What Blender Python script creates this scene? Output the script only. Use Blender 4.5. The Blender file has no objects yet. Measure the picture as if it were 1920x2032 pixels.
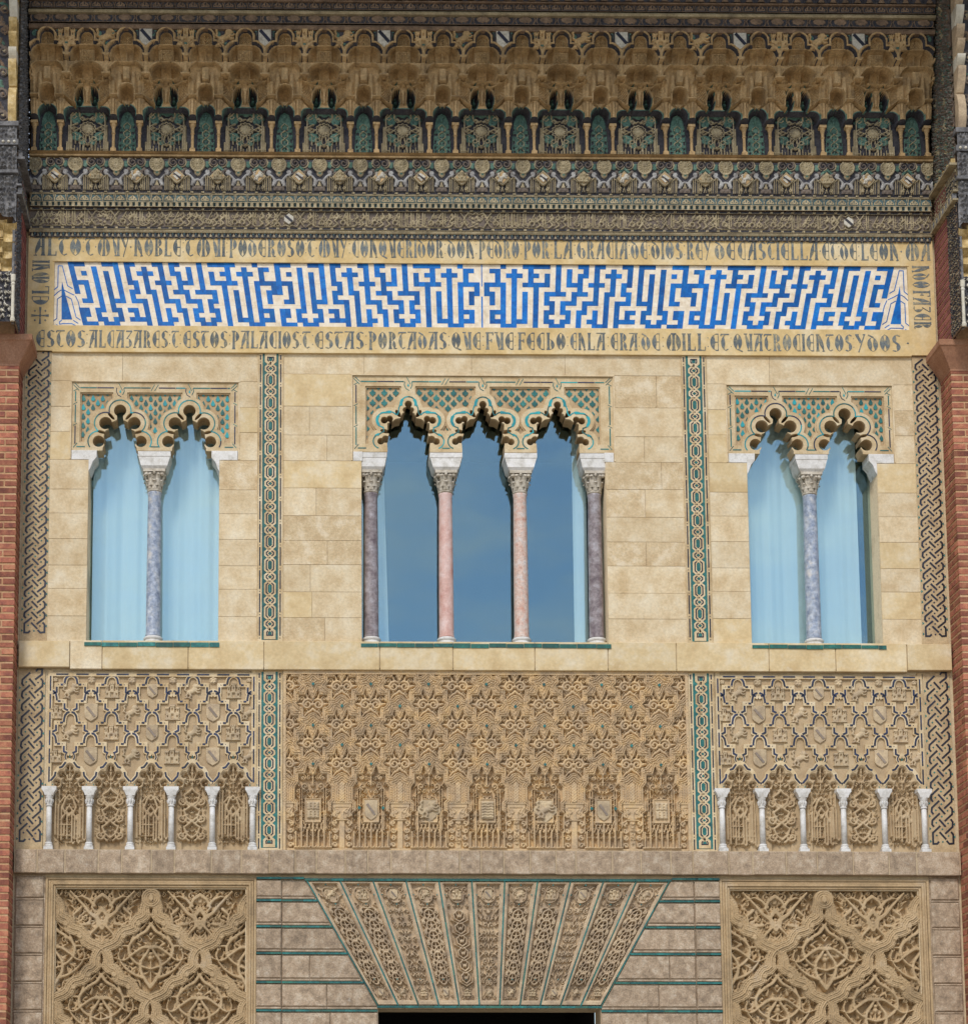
import bpy, math, random
import numpy as np
from mathutils import Matrix, Vector
random.seed(7); RNG = np.random.default_rng(7)
S = bpy.context.scene
C = S.collection

# ------------------------------------------------------------------ camera
MR = np.array([[0.99993851, -0.01105297, 0.00090039],
               [-0.00233774, -0.13072855, 0.99141544],
               [0.01084038, 0.99135658, 0.13074635]])      # rows: right, up, forward
CX, CY, CZ = -2.5707, -26.0, 1.6
FPX, PPX, PPY = 4170.0, 606.492743, 1900.10901
cam_d = bpy.data.cameras.new('camera'); cam = bpy.data.objects.new('camera', cam_d); C.objects.link(cam)
cam_d.sensor_fit = 'HORIZONTAL'; cam_d.sensor_width = 36.0
cam_d.lens = FPX / 1920 * 36.0
cam_d.shift_x = (960 - PPX) / 1920
cam_d.shift_y = (PPY - 1016) / 1920
cam_d.clip_end = 500
_m = Matrix.Identity(4)
for i in range(3):
    _m[i][0] = MR[0][i]; _m[i][1] = MR[1][i]; _m[i][2] = -MR[2][i]
_m.translation = (CX, CY, CZ)
cam.matrix_world = _m
S.camera = cam

# ------------------------------------------------------------------ light
SUN_EL, SUN_AZ = math.radians(43), math.radians(-20)       # azimuth measured from the facade's normal, minus = left
w = bpy.data.worlds.new('World'); S.world = w; w.use_nodes = True
nt = w.node_tree; nt.nodes.clear()
wo = nt.nodes.new('ShaderNodeOutputWorld'); bg = nt.nodes.new('ShaderNodeBackground')
sky = nt.nodes.new('ShaderNodeTexSky'); sky.sky_type = 'NISHITA'; sky.sun_disc = False
sky.sun_elevation = SUN_EL; sky.sun_rotation = math.pi + SUN_AZ * -1
sky.air_density = 1.0; sky.dust_density = 0.6; sky.ozone_density = 1.5
tc = nt.nodes.new('ShaderNodeTexCoord'); mp = nt.nodes.new('ShaderNodeMapping'); mp.inputs['Scale'].default_value = (2.2, 2.2, 8.0)
nz = nt.nodes.new('ShaderNodeTexNoise'); nz.inputs['Scale'].default_value = 4.2; nz.inputs['Detail'].default_value = 7; nz.inputs['Roughness'].default_value = .55
rp = nt.nodes.new('ShaderNodeValToRGB'); rp.color_ramp.elements[0].position = .40; rp.color_ramp.elements[1].position = .64
rp.color_ramp.elements[0].color = (.02, .02, .02, 1); rp.color_ramp.elements[1].color = (.62, .62, .62, 1)
mx = nt.nodes.new('ShaderNodeMixRGB'); mx.inputs[2].default_value = (6.6, 6.8, 7.2, 1)
L = nt.links.new
L(tc.outputs['Generated'], mp.inputs[0]); L(mp.outputs[0], nz.inputs[0]); L(nz.outputs[0], rp.inputs[0])
L(rp.outputs[0], mx.inputs[0]); L(sky.outputs[0], mx.inputs[1]); L(mx.outputs[0], bg.inputs[0]); L(bg.outputs[0], wo.inputs[0])
bg.inputs[1].default_value = 0.12
sd = bpy.data.lights.new('sun', 'SUN'); sun = bpy.data.objects.new('sun', sd); C.objects.link(sun)
sd.energy = 1.45; sd.angle = math.radians(14); sd.color = (1, .95, .87)
_dir = Vector((math.sin(SUN_AZ) * math.cos(SUN_EL), -math.cos(SUN_AZ) * math.cos(SUN_EL), math.sin(SUN_EL)))
sun.rotation_euler = _dir.to_track_quat('Z', 'Y').to_euler(); sun.location = (-6, -10, 30)
S.view_settings.view_transform = 'Standard'; S.view_settings.look = 'None'
S.view_settings.exposure = 0.45; S.view_settings.gamma = 1; S.view_settings.use_curve_mapping = False
S.render.engine = 'CYCLES'
S.cycles.max_bounces = 6; S.cycles.diffuse_bounces = 3

# ------------------------------------------------------------------ photo pixel -> point of the plane d metres before the wall
def P(px, py, d=0.0):
    v = np.array([(px - PPX) / FPX, -(py - PPY) / FPX, 1.0])
    wv = MR.T @ v
    t = (26.0 - d) / wv[1]
    return float(wv[0] * t + CX), float(wv[2] * t + CZ)
def Zc(y, d=0.0): return P(956, y, d)[1]

# ------------------------------------------------------------------ materials
MATS = {}
def nd(t, typ, **kw):
    n = t.nodes.new(typ)
    for k, v in kw.items(): setattr(n, k, v)
    return n
def mat(name, c1, c2=None, c3=None, scale=2.0, rough=.85, bump=.25, bscale=45, rnd=.06, fine=.22, spec=.3, dist=.004, stain=None, coat=0):
    m = bpy.data.materials.new(name); m.use_nodes = True; t = m.node_tree; t.nodes.clear(); l = t.links.new
    c2 = c2 or tuple(min(1, c * .78) for c in c1); c3 = c3 or c1
    out = nd(t, 'ShaderNodeOutputMaterial'); b = nd(t, 'ShaderNodeBsdfPrincipled'); l(b.outputs[0], out.inputs[0])
    g = nd(t, 'ShaderNodeNewGeometry')
    n1 = nd(t, 'ShaderNodeTexNoise'); n1.inputs['Scale'].default_value = scale; n1.inputs['Detail'].default_value = 5; n1.inputs['Roughness'].default_value = .62
    oi = nd(t, 'ShaderNodeObjectInfo')
    ad = nd(t, 'ShaderNodeVectorMath', operation='MULTIPLY_ADD'); l(g.outputs['Position'], ad.inputs[0]); ad.inputs[1].default_value = (1, 1, 1)
    cm = nd(t, 'ShaderNodeCombineXYZ'); mm = nd(t, 'ShaderNodeMath', operation='MULTIPLY'); l(oi.outputs['Random'], mm.inputs[0]); mm.inputs[1].default_value = 40.0 * (1 if rnd > .05 else 0)
    l(mm.outputs[0], cm.inputs[1]); l(cm.outputs[0], ad.inputs[2]); l(ad.outputs[0], n1.inputs[0])
    r = nd(t, 'ShaderNodeValToRGB'); e = r.color_ramp.elements
    e[0].position = .32; e[0].color = (*c2, 1); e[1].position = .68; e[1].color = (*c3, 1); x = e.new(.5); x.color = (*c1, 1)
    l(n1.outputs[0], r.inputs[0])
    n2 = nd(t, 'ShaderNodeTexNoise'); n2.inputs['Scale'].default_value = bscale; n2.inputs['Detail'].default_value = 4; n2.inputs['Roughness'].default_value = .7
    l(g.outputs['Position'], n2.inputs[0])
    mr = nd(t, 'ShaderNodeMapRange'); mr.inputs[1].default_value = .3; mr.inputs[2].default_value = .7; mr.inputs[3].default_value = 1 - fine; mr.inputs[4].default_value = 1 + fine
    l(n2.outputs[0], mr.inputs[0])
    rr = nd(t, 'ShaderNodeMapRange'); rr.inputs[3].default_value = 1 - rnd; rr.inputs[4].default_value = 1 + rnd; l(oi.outputs['Random'], rr.inputs[0])
    m2 = nd(t, 'ShaderNodeMath', operation='MULTIPLY'); l(mr.outputs[0], m2.inputs[0]); l(rr.outputs[0], m2.inputs[1])
    hs = nd(t, 'ShaderNodeVectorMath', operation='SCALE'); l(r.outputs[0], hs.inputs[0]); l(m2.outputs[0], hs.inputs['Scale'])
    col = hs.outputs[0]
    if stain:
        n3 = nd(t, 'ShaderNodeTexNoise'); n3.inputs['Scale'].default_value = stain[1]; n3.inputs['Detail'].default_value = 8; n3.inputs['Roughness'].default_value = .7
        l(g.outputs['Position'], n3.inputs[0])
        q = nd(t, 'ShaderNodeMapRange'); q.inputs[1].default_value = stain[2]; q.inputs[2].default_value = stain[2] + .13; q.inputs[4].default_value = stain[3]; l(n3.outputs[0], q.inputs[0])
        mxs = nd(t, 'ShaderNodeMixRGB'); mxs.inputs[2].default_value = (*stain[0], 1); l(q.outputs[0], mxs.inputs[0]); l(col, mxs.inputs[1]); col = mxs.outputs[0]
    l(col, b.inputs['Base Color']); b.inputs['Roughness'].default_value = rough
    b.inputs['Specular IOR Level'].default_value = spec
    if coat: b.inputs['Coat Weight'].default_value = coat; b.inputs['Coat Roughness'].default_value = .15
    if bump:
        bp = nd(t, 'ShaderNodeBump'); bp.inputs['Strength'].default_value = bump; bp.inputs['Distance'].default_value = dist
        l(n2.outputs[0], bp.inputs['Height']); l(bp.outputs[0], b.inputs['Normal'])
    MATS[name] = m; return m

mat('ashlar', (.665, .53, .34), (.55, .405, .23), (.74, .635, .46), scale=3.6, rnd=.05, fine=.13, bscale=30, bump=1.0, dist=.006, stain=((.52, .37, .20), 2.1, .54, .5))
mat('ashlar_rough', (.62, .48, .295), (.51, .365, .205), (.72, .59, .41), scale=5.0, rnd=.05, fine=.17, bscale=36, bump=1.0, dist=.008, stain=((.74, .63, .46), 5, .53, .7))
mat('ashlar_yellow', (.66, .51, .29), (.56, .405, .21), (.72, .61, .43), scale=3.2, rnd=.05, fine=.09, bscale=25, bump=.6, stain=((.72, .63, .46), 5, .55, .5))
mat('mortar', (.62, .50, .33), (.50, .39, .25), scale=5, rnd=.0, fine=.15)
mat('frame_plaster', (.67, .495, .245), (.57, .40, .175), (.73, .60, .38), scale=2.2, rnd=.0, fine=.10, bscale=20, stain=((.68, .55, .36), 4, .58, .6))
mat('letter_ink', (.155, .172, .172), (.11, .13, .145), (.32, .28, .18), scale=11, rnd=.18, fine=.3, bscale=60, stain=((.50, .38, .19), 16, .58, .65))
mat('stucco', (.56, .405, .24), (.40, .295, .19), (.65, .455, .235), scale=5.5, rnd=.03, fine=.16, bscale=50, bump=.4, stain=((.36, .30, .24), 4.4, .56, .4))
mat('stucco_warm', (.48, .345, .195), (.36, .25, .145), (.55, .42, .26), scale=4, rnd=.04, fine=.13, bscale=50, bump=.3)
mat('stucco_side', (.47, .345, .205), (.36, .255, .15), (.53, .41, .26), scale=3, rnd=.05, fine=.12, bscale=50, bump=.3)
mat('strap', (.61, .47, .28), (.47, .33, .175), (.69, .57, .39), scale=4, rnd=.08, fine=.14, bscale=50, bump=.3)
mat('strip_ground', (.50, .37, .215), (.37, .26, .15), (.58, .45, .27), scale=5, rnd=0, fine=.2, bscale=60, bump=.5, stain=((.30, .22, .15), 5, .58, .5))
mat('emblem_stone', (.50, .385, .245), (.37, .28, .19), (.60, .47, .30), scale=9, rnd=.12, fine=.16, bscale=50, bump=.3)
mat('bend_stone', (.27, .215, .17), (.2, .165, .14), rnd=.1)
mat('stucco_fan', (.46, .345, .225), (.32, .24, .165), (.56, .43, .28), scale=6, rnd=.06, fine=.2, bscale=50, bump=.4, stain=((.30, .25, .20), 5, .56, .4))
mat('stucco_lower', (.46, .325, .18), (.33, .235, .135), (.54, .40, .24), scale=2.5, rnd=.02, fine=.15, bscale=40, bump=.35, stain=((.34, .29, .24), 2.5, .58, .5))
mat('grey_stone', (.40, .295, .20), (.255, .19, .13), (.52, .42, .31), scale=9, rnd=.10, fine=.34, bscale=60, bump=1.0, dist=.006, stain=((.60, .53, .44), 14, .60, .6))
mat('grey_mortar', (.48, .37, .24), (.36, .28, .18), scale=8, rnd=0)
mat('brick_red', (.33, .115, .07), (.20, .07, .052), (.43, .19, .105), scale=7, rnd=.36, fine=.25, bscale=60, bump=.8, stain=((.42, .27, .17), 7, .60, .5))
mat('brick_mortar', (.52, .31, .165), (.42, .24, .13), (.58, .38, .23), scale=6, rnd=0, fine=.2, bump=.5)
mat('terracotta', (.34, .17, .10), (.27, .13, .08), (.40, .22, .14), scale=3, rnd=0)
mat('tile_black', (.011, .011, .022), (.014, .014, .035), (.009, .009, .013), scale=20, rough=.35, rnd=.4, fine=.3, spec=.5, bump=.05)
mat('tile_navy', (.012, .016, .045), (.015, .025, .075), (.010, .012, .025), scale=14, rough=.35, rnd=.4, fine=.3, spec=.5, bump=.05)
mat('tile_teal', (.018, .135, .125), (.012, .085, .088), (.035, .19, .165), scale=14, rough=.4, rnd=.35, fine=.3, spec=.4, bump=.05, stain=((.30, .30, .22), 22, .64, .6))
mat('tile_turquoise', (.018, .30, .32), (.015, .22, .26), scale=9, rough=.3, rnd=.25, fine=.15, spec=.5, bump=.05)
mat('tile_green', (.012, .105, .072), (.008, .07, .06), (.02, .16, .12), scale=12, rough=.22, rnd=.35, fine=.2, spec=.6, bump=.05)
mat('tile_blue', (.001, .125, .44), (.001, .085, .34), (.008, .165, .48), scale=9, rough=.5, rnd=.28, fine=.2, spec=.25, bump=.1, bscale=30, stain=((.42, .44, .46), 26, .655, .85))
mat('tile_white', (.78, .67, .52), (.64, .52, .37), (.82, .75, .63), scale=7, rough=.55, rnd=.04, fine=.09, spec=.3, bump=.2, bscale=25, stain=((.50, .38, .24), 9, .59, .5))
mat('marble_white', (.68, .655, .615), (.50, .47, .42), (.74, .72, .70), scale=9, rough=.55, rnd=.05, fine=.12, bump=.2, stain=((.46, .38, .28), 8, .60, .5))
mat('marble_capital', (.52, .46, .37), (.34, .29, .22), (.66, .60, .51), scale=13, rough=.7, rnd=.06, fine=.2, bump=.5, bscale=60)
mat('marble_pink', (.64, .42, .365), (.52, .27, .22), (.70, .54, .50), scale=6, rough=.45, rnd=0, fine=.12, bump=.1, stain=((.34, .08, .055), 17, .635, .9))
mat('marble_rose', (.62, .46, .38), (.54, .29, .215), (.62, .56, .53), scale=15, rough=.45, rnd=0, fine=.25, bump=.1, stain=((.60, .56, .54), 5, .55, .7))
mat('marble_blue', (.33, .375, .46), (.20, .245, .345), (.50, .52, .55), scale=13, rough=.45, rnd=0, fine=.34, bump=.1, bscale=22, stain=((.66, .61, .54), 6, .585, .85))
mat('marble_purple', (.27, .23, .235), (.15, .115, .125), (.39, .365, .39), scale=8, rough=.4, rnd=0, fine=.3, bump=.1, bscale=26, stain=((.44, .36, .34), 9, .61, .6))
mat('cornice_brown', (.45, .30, .145), (.29, .195, .10), (.56, .385, .20), scale=5, rnd=.10, fine=.3, bscale=40, bump=.6, stain=((.20, .155, .11), 6, .60, .5))
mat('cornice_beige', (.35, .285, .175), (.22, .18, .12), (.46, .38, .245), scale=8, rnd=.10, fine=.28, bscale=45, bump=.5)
mat('paint_green', (.085, .165, .13), (.06, .11, .095), (.15, .235, .185), scale=11, rnd=.22, fine=.35, bscale=45)
mat('paint_dark', (.06, .058, .068), (.075, .068, .072), (.035, .036, .048), scale=12, rnd=.15, fine=.4)
mat('paint_blue', (.07, .115, .125), (.05, .08, .09), (.10, .15, .15), scale=12, rnd=.15, fine=.35)
mat('paint_white', (.54, .50, .42), (.36, .32, .26), scale=14, rnd=.08, fine=.25)
mat('paint_lilac', (.36, .345, .33), (.20, .185, .175), (.48, .47, .45), scale=9, rnd=.08, fine=.25)
mat('paint_mauve', (.17, .135, .11), (.11, .09, .08), scale=10, rnd=.08, fine=.25)
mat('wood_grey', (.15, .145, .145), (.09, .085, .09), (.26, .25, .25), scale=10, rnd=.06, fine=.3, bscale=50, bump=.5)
mat('wood_brown', (.20, .135, .09), (.12, .085, .06), (.28, .19, .125), scale=8, rnd=.08, fine=.3)
mat('wing_brick', (.25, .085, .075), (.17, .06, .058), (.31, .12, .095), scale=6, rnd=.2, fine=.2)
mat('gilding', (.50, .35, .14), (.30, .20, .08), (.64, .50, .28), scale=12, rough=.55, rnd=.12, fine=.2)
mat('stucco_white', (.62, .57, .46), (.48, .43, .34), (.70, .66, .58), scale=6, rnd=.03, fine=.12)
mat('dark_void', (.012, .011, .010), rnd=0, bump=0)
mat('paving', (.34, .29, .22), (.28, .23, .17), scale=.6, rnd=0)
mat('roof_tile', (.30, .16, .09), (.22, .11, .07), scale=3)
mat('curtain', (.78, .79, .78), (.74, .75, .75), scale=2, rnd=0, fine=.03, bump=0)
def glass_mat():
    m = bpy.data.materials.new('window_glass'); m.use_nodes = True; t = m.node_tree; t.nodes.clear(); l = t.links.new
    o = nd(t, 'ShaderNodeOutputMaterial'); mixn = nd(t, 'ShaderNodeMixShader'); gl = nd(t, 'ShaderNodeBsdfGlossy'); tr = nd(t, 'ShaderNodeBsdfTransparent')
    gl.inputs['Roughness'].default_value = 0.0; gl.inputs['Color'].default_value = (.60, .88, .98, 1); tr.inputs['Color'].default_value = (.90, .955, .955, 1)
    g = nd(t, 'ShaderNodeNewGeometry'); n = nd(t, 'ShaderNodeTexNoise'); n.inputs['Scale'].default_value = 1.3; n.inputs['Detail'].default_value = 1; l(g.outputs['Position'], n.inputs[0])
    bp = nd(t, 'ShaderNodeBump'); bp.inputs['Strength'].default_value = .08; bp.inputs['Distance'].default_value = .02; l(n.outputs[0], bp.inputs['Height']); l(bp.outputs[0], gl.inputs['Normal'])
    mixn.inputs[0].default_value = .18
    l(tr.outputs[0], mixn.inputs[1]); l(gl.outputs[0], mixn.inputs[2]); l(mixn.outputs[0], o.inputs[0]); MATS['window_glass'] = m
glass_mat()
def cloth_mat():
    m = bpy.data.materials['curtain']; b = m.node_tree.nodes['Principled BSDF']; b.inputs['Roughness'].default_value = .95
cloth_mat()

# ------------------------------------------------------------------ scene graph helpers
def link(o, parent=None):
    C.objects.link(o)
    if parent is not None: o.parent = parent
    return o
def thing(name, label, cat, loc=(0, 0, 0), group=None, kind=None):
    o = bpy.data.objects.new(name, None); C.objects.link(o); o.location = loc; o.empty_display_size = .1
    o['label'] = label; o['category'] = cat
    if group: o['group'] = group
    if kind: o['kind'] = kind
    return o
def part(name, me, parent=None, loc=(0, 0, 0), label=None, kind=None, world=True):
    """mesh object; loc is in world coordinates"""
    o = bpy.data.objects.new(name, me); C.objects.link(o)
    if parent is not None:
        o.parent = parent
        pl = Vector(parent.get('wl', tuple(parent.location)))
        o.location = Vector(loc) - pl
    else: o.location = loc
    o['wl'] = tuple(loc)
    if label: o['label'] = label
    if kind: o['kind'] = kind
    return o
def tag(o, label, cat, group=None, kind=None):
    o['label'] = label; o['category'] = cat
    if group: o['group'] = group
    if kind: o['kind'] = kind
    return o

def mesh_np(name, V, F4, mats, mi=None, smooth=False, F3=None):
    me = bpy.data.meshes.new(name)
    nv = len(V); nq = len(F4)
    me.vertices.add(nv); me.vertices.foreach_set('co', np.asarray(V, np.float32).ravel())
    me.loops.add(nq * 4); me.loops.foreach_set('vertex_index', np.asarray(F4, np.int32).ravel())
    me.polygons.add(nq); me.polygons.foreach_set('loop_start', np.arange(nq, dtype=np.int32) * 4)
    me.polygons.foreach_set('loop_total', np.full(nq, 4, np.int32))
    if mi is not None: me.polygons.foreach_set('material_index', np.asarray(mi, np.int32))
    me.polygons.foreach_set('use_smooth', np.full(nq, smooth, bool))
    for m in mats: me.materials.append(MATS[m])
    me.update(); me.validate(); return me

class MB:
    """plain mesh builder in (x, z) + depth d coordinates; point = (x, -d, z)"""
    def __init__(s): s.v = []; s.f = []; s.m = []
    def pt(s, x, d, z): s.v.append((x, -d, z)); return len(s.v) - 1
    def face(s, idx, m=0): s.f.append(idx); s.m.append(m)
    def prism(s, poly, d0, d1, m=0, bev=0, back=False):
        a = 0
        n = len(poly)
        for i in range(n):
            x0, z0 = poly[i]; x1, z1 = poly[(i + 1) % n]; a += x0 * z1 - x1 * z0
        if a < 0: poly = poly[::-1]
        b = [s.pt(x, d0, z) for x, z in poly]
        if bev:
            ring = [s.pt(x, d1 - bev, z) for x, z in poly]
            ins = inset(poly, bev)
            top = [s.pt(x, d1, z) for x, z in ins]
            for i in range(n):
                j = (i + 1) % n
                s.face((b[i], b[j], ring[j], ring[i]), m); s.face((ring[i], ring[j], top[j], top[i]), m)
        else:
            top = [s.pt(x, d1, z) for x, z in poly]
            for i in range(n):
                j = (i + 1) % n; s.face((b[i], b[j], top[j], top[i]), m)
        s.face(tuple(top), m)
        if back: s.face(tuple(b[::-1]), m)
        return s
    def rect(s, x0, x1, z0, z1, d0, d1, m=0, bev=0, back=False):
        return s.prism([(x0, z0), (x1, z0), (x1, z1), (x0, z1)], d0, d1, m, bev, back)
    def stroke(s, pts, wd, d0, d1, m=0, closed=False):
        pts = [np.array(p, float) for p in pts]
        n = len(pts); Lp = []; Rp = []
        for i in range(n):
            if closed: a, c = pts[i - 1], pts[(i + 1) % n]
            else: a = pts[i - 1] if i else None; c = pts[i + 1] if i < n - 1 else None
            p = pts[i]
            t1 = (p - a) / (np.linalg.norm(p - a) + 1e-9) if a is not None else None
            t2 = (c - p) / (np.linalg.norm(c - p) + 1e-9) if c is not None else None
            if t1 is None: t1 = t2
            if t2 is None: t2 = t1
            n1 = np.array([-t1[1], t1[0]]); n2 = np.array([-t2[1], t2[0]])
            nn = n1 + n2; l = np.linalg.norm(nn)
            nn = nn / l if l > 1e-6 else n1
            k = 1 / max(.45, float(nn @ n1)); hw = (wd[i] if isinstance(wd, (list, tuple)) else wd) / 2
            Lp.append(p + nn * hw * k); Rp.append(p - nn * hw * k)
        rng = range(n if closed else n - 1)
        lb = [s.pt(q[0], d0, q[1]) for q in Lp]; rb = [s.pt(q[0], d0, q[1]) for q in Rp]
        lt = [s.pt(q[0], d1, q[1]) for q in Lp]; rt = [s.pt(q[0], d1, q[1]) for q in Rp]
        for i in rng:
            j = (i + 1) % n
            s.face((rt[i], rt[j], lt[j], lt[i]), m)
            s.face((rb[i], rb[j], rt[j], rt[i]), m); s.face((lb[j], lb[i], lt[i], lt[j]), m)
        if not closed:
            s.face((rb[0], rt[0], lt[0], lb[0]), m); s.face((lb[-1], lt[-1], rt[-1], rb[-1]), m)
        return s
    def box3(s, x0, x1, d0, d1, z0, z1, m=0):
        a = [s.pt(x, d, z) for x in (x0, x1) for d in (d0, d1) for z in (z0, z1)]
        for q in ((0, 1, 3, 2), (4, 6, 7, 5), (0, 4, 5, 1), (2, 3, 7, 6), (0, 2, 6, 4), (1, 5, 7, 3)): s.face(tuple(a[i] for i in q), m)
        return s
    def lathe(s, prof, cx, d, seg=20, m=0, cap=True):
        rings = []
        for r, z in prof:
            rings.append([s.pt(cx + r * math.cos(t), d + r * math.sin(t), z) for t in [2 * math.pi * k / seg for k in range(seg)]])
        for a, b in zip(rings, rings[1:]):
            for k in range(seg):
                j = (k + 1) % seg; s.face((a[j], a[k], b[k], b[j]), m)
        if cap: s.face(tuple(rings[-1][::-1]), m); s.face(tuple(rings[0]), m)
        return s
    def extr_x(s, prof, x0, x1, m=0):
        """profile [(d,z)] open polyline swept along x, outward = toward the viewer; listed from bottom to top"""
        a = [s.pt(x0, d, z) for d, z in prof]; b = [s.pt(x1, d, z) for d, z in prof]
        for i in range(len(prof) - 1): s.face((a[i], b[i], b[i + 1], a[i + 1]), m)
        s.face(tuple(a), m); s.face(tuple(b[::-1]), m)
        return s
    def mesh(s, name, mats, smooth=False):
        me = bpy.data.meshes.new(name); me.from_pydata(s.v, [], s.f)
        if isinstance(mats, str): mats = [mats]
        for q in mats: me.materials.append(MATS[q])
        me.polygons.foreach_set('material_index', s.m)
        if smooth: me.polygons.foreach_set('use_smooth', [True] * len(s.f))
        me.update(); return me
def inset(poly, b):
    n = len(poly); out = []
    for i in range(n):
        p = np.array(poly[i], float); a = np.array(poly[i - 1], float); c = np.array(poly[(i + 1) % n], float)
        t1 = (p - a) / (np.linalg.norm(p - a) + 1e-9); t2 = (c - p) / (np.linalg.norm(c - p) + 1e-9)
        n1 = np.array([-t1[1], t1[0]]); n2 = np.array([-t2[1], t2[0]]); nn = n1 + n2; l = np.linalg.norm(nn)
        nn = nn / l if l > 1e-6 else n1
        k = 1 / max(.4, float(nn @ n1)); q = p + nn * b * k; out.append((q[0], q[1]))
    return out
def prism_mesh(name, poly, d0, d1, m, bev=0): return MB().prism(poly, d0, d1, 0, bev).mesh(name, m)

def loops_mesh(name, loops, d0, d1, m):
    """filled 2D outline with holes, extruded from d0 to d1"""
    cu = bpy.data.curves.new('tmp', 'CURVE'); cu.dimensions = '2D'; cu.fill_mode = 'BOTH'; cu.extrude = (d1 - d0) / 2
    for lp in loops:
        sp = cu.splines.new('POLY'); sp.points.add(len(lp) - 1)
        for k, (x, z) in enumerate(lp): sp.points[k].co = (x, z, 0, 1)
        sp.use_cyclic_u = True
    ob = bpy.data.objects.new('tmp', cu); me = bpy.data.meshes.new_from_object(ob); bpy.data.objects.remove(ob); bpy.data.curves.remove(cu)
    n = len(me.vertices); co = np.empty(n * 3, np.float32); me.vertices.foreach_get('co', co); co = co.reshape(-1, 3)
    me.vertices.foreach_set('co', np.stack([co[:, 0], -((d0 + d1) / 2 + co[:, 2]), co[:, 1]], 1).ravel())
    me.name = name; me.materials.clear(); me.materials.append(MATS[m]); me.update(); return me

# ------------------------------------------------------------------ 2D distance fields
class Grid:
    def __init__(s, x0, x1, z0, z1, res):
        s.x0, s.z0, s.res = x0, z0, res
        s.nx = int(round((x1 - x0) / res)) + 1; s.nz = int(round((z1 - z0) / res)) + 1
        s.X, s.Z = np.meshgrid(x0 + np.arange(s.nx) * res, z0 + np.arange(s.nz) * res)
    def circ(s, x, z, r): return np.hypot(s.X - x, s.Z - z) - r
    def ell(s, x, z, a, b, ang):
        c, q = math.cos(ang), math.sin(ang); u = (s.X - x) * c + (s.Z - z) * q; v = -(s.X - x) * q + (s.Z - z) * c
        return (np.hypot(u / a, v / b) - 1) * min(a, b)
    def poly(s, pts):
        d = np.full(s.X.shape, 1e9); ins = np.zeros(s.X.shape, bool); n = len(pts)
        for i in range(n):
            ax, az = pts[i]; bx, bz = pts[(i + 1) % n]; ex, ez = bx - ax, bz - az
            wx, wz = s.X - ax, s.Z - az; t = np.clip((wx * ex + wz * ez) / (ex * ex + ez * ez + 1e-12), 0, 1)
            d = np.minimum(d, np.hypot(wx - ex * t, wz - ez * t))
            c1 = (s.Z >= az) != (s.Z >= bz)
            with np.errstate(divide='ignore', invalid='ignore'): xi = ax + (s.Z - az) * ex / (ez if ez else 1e-12)
            ins ^= c1 & (s.X < xi)
        return np.where(ins, -d, d)
    def box(s, x0, x1, z0, z1):
        return np.maximum(np.maximum(x0 - s.X, s.X - x1), np.maximum(z0 - s.Z, s.Z - z1))
    def contour(s, F, simp=0.0012):
        """marching squares, F<0 inside; returns list of closed loops"""
        F = F.copy(); F[0, :] = np.maximum(F[0, :], 1e-4); F[-1, :] = np.maximum(F[-1, :], 1e-4); F[:, 0] = np.maximum(F[:, 0], 1e-4); F[:, -1] = np.maximum(F[:, -1], 1e-4)
        I = F < 0
        code = I[:-1, :-1] * 1 + I[:-1, 1:] * 2 + I[1:, 1:] * 4 + I[1:, :-1] * 8
        jj, ii = np.nonzero((code > 0) & (code < 15)); nxt = {}
        T = {1: [(3, 0)], 2: [(0, 1)], 3: [(3, 1)], 4: [(1, 2)], 5: [(3, 2), (1, 0)], 6: [(0, 2)], 7: [(3, 2)], 8: [(2, 3)], 9: [(2, 0)], 10: [(0, 3), (2, 1)], 11: [(2, 1)], 12: [(1, 3)], 13: [(1, 0)], 14: [(0, 3)]}
        def key(j, i, e): return (0, j, i) if e == 0 else (1, j, i + 1) if e == 1 else (0, j + 1, i) if e == 2 else (1, j, i)
        for j, i in zip(jj.tolist(), ii.tolist()):
            for a, b in T[int(code[j, i])]: nxt[key(j, i, a)] = key(j, i, b)
        def pos(k):
            t, j, i = k
            if t == 0: a, b = F[j, i], F[j, i + 1]; f = a / (a - b); return (s.x0 + (i + f) * s.res, s.z0 + j * s.res)
            a, b = F[j, i], F[j + 1, i]; f = a / (a - b); return (s.x0 + i * s.res, s.z0 + (j + f) * s.res)
        loops = []
        while nxt:
            k0 = next(iter(nxt)); k = k0; lp = []
            while k in nxt:
                lp.append(pos(k)); k = nxt.pop(k)
            if len(lp) > 5: loops.append(simplify(lp, simp))
        return [l for l in loops if len(l) > 3]
def simplify(p, eps):
    out = [p[0]]; n = len(p)
    for i in range(1, n):
        a = out[-1]; b = p[i]; c = p[(i + 1) % n]; ex, ez = c[0] - a[0], c[1] - a[1]; l = math.hypot(ex, ez) + 1e-12
        if abs((b[0] - a[0]) * ez - (b[1] - a[1]) * ex) / l < eps * .4 and l < .09: continue
        out.append(b)
    return out

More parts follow.
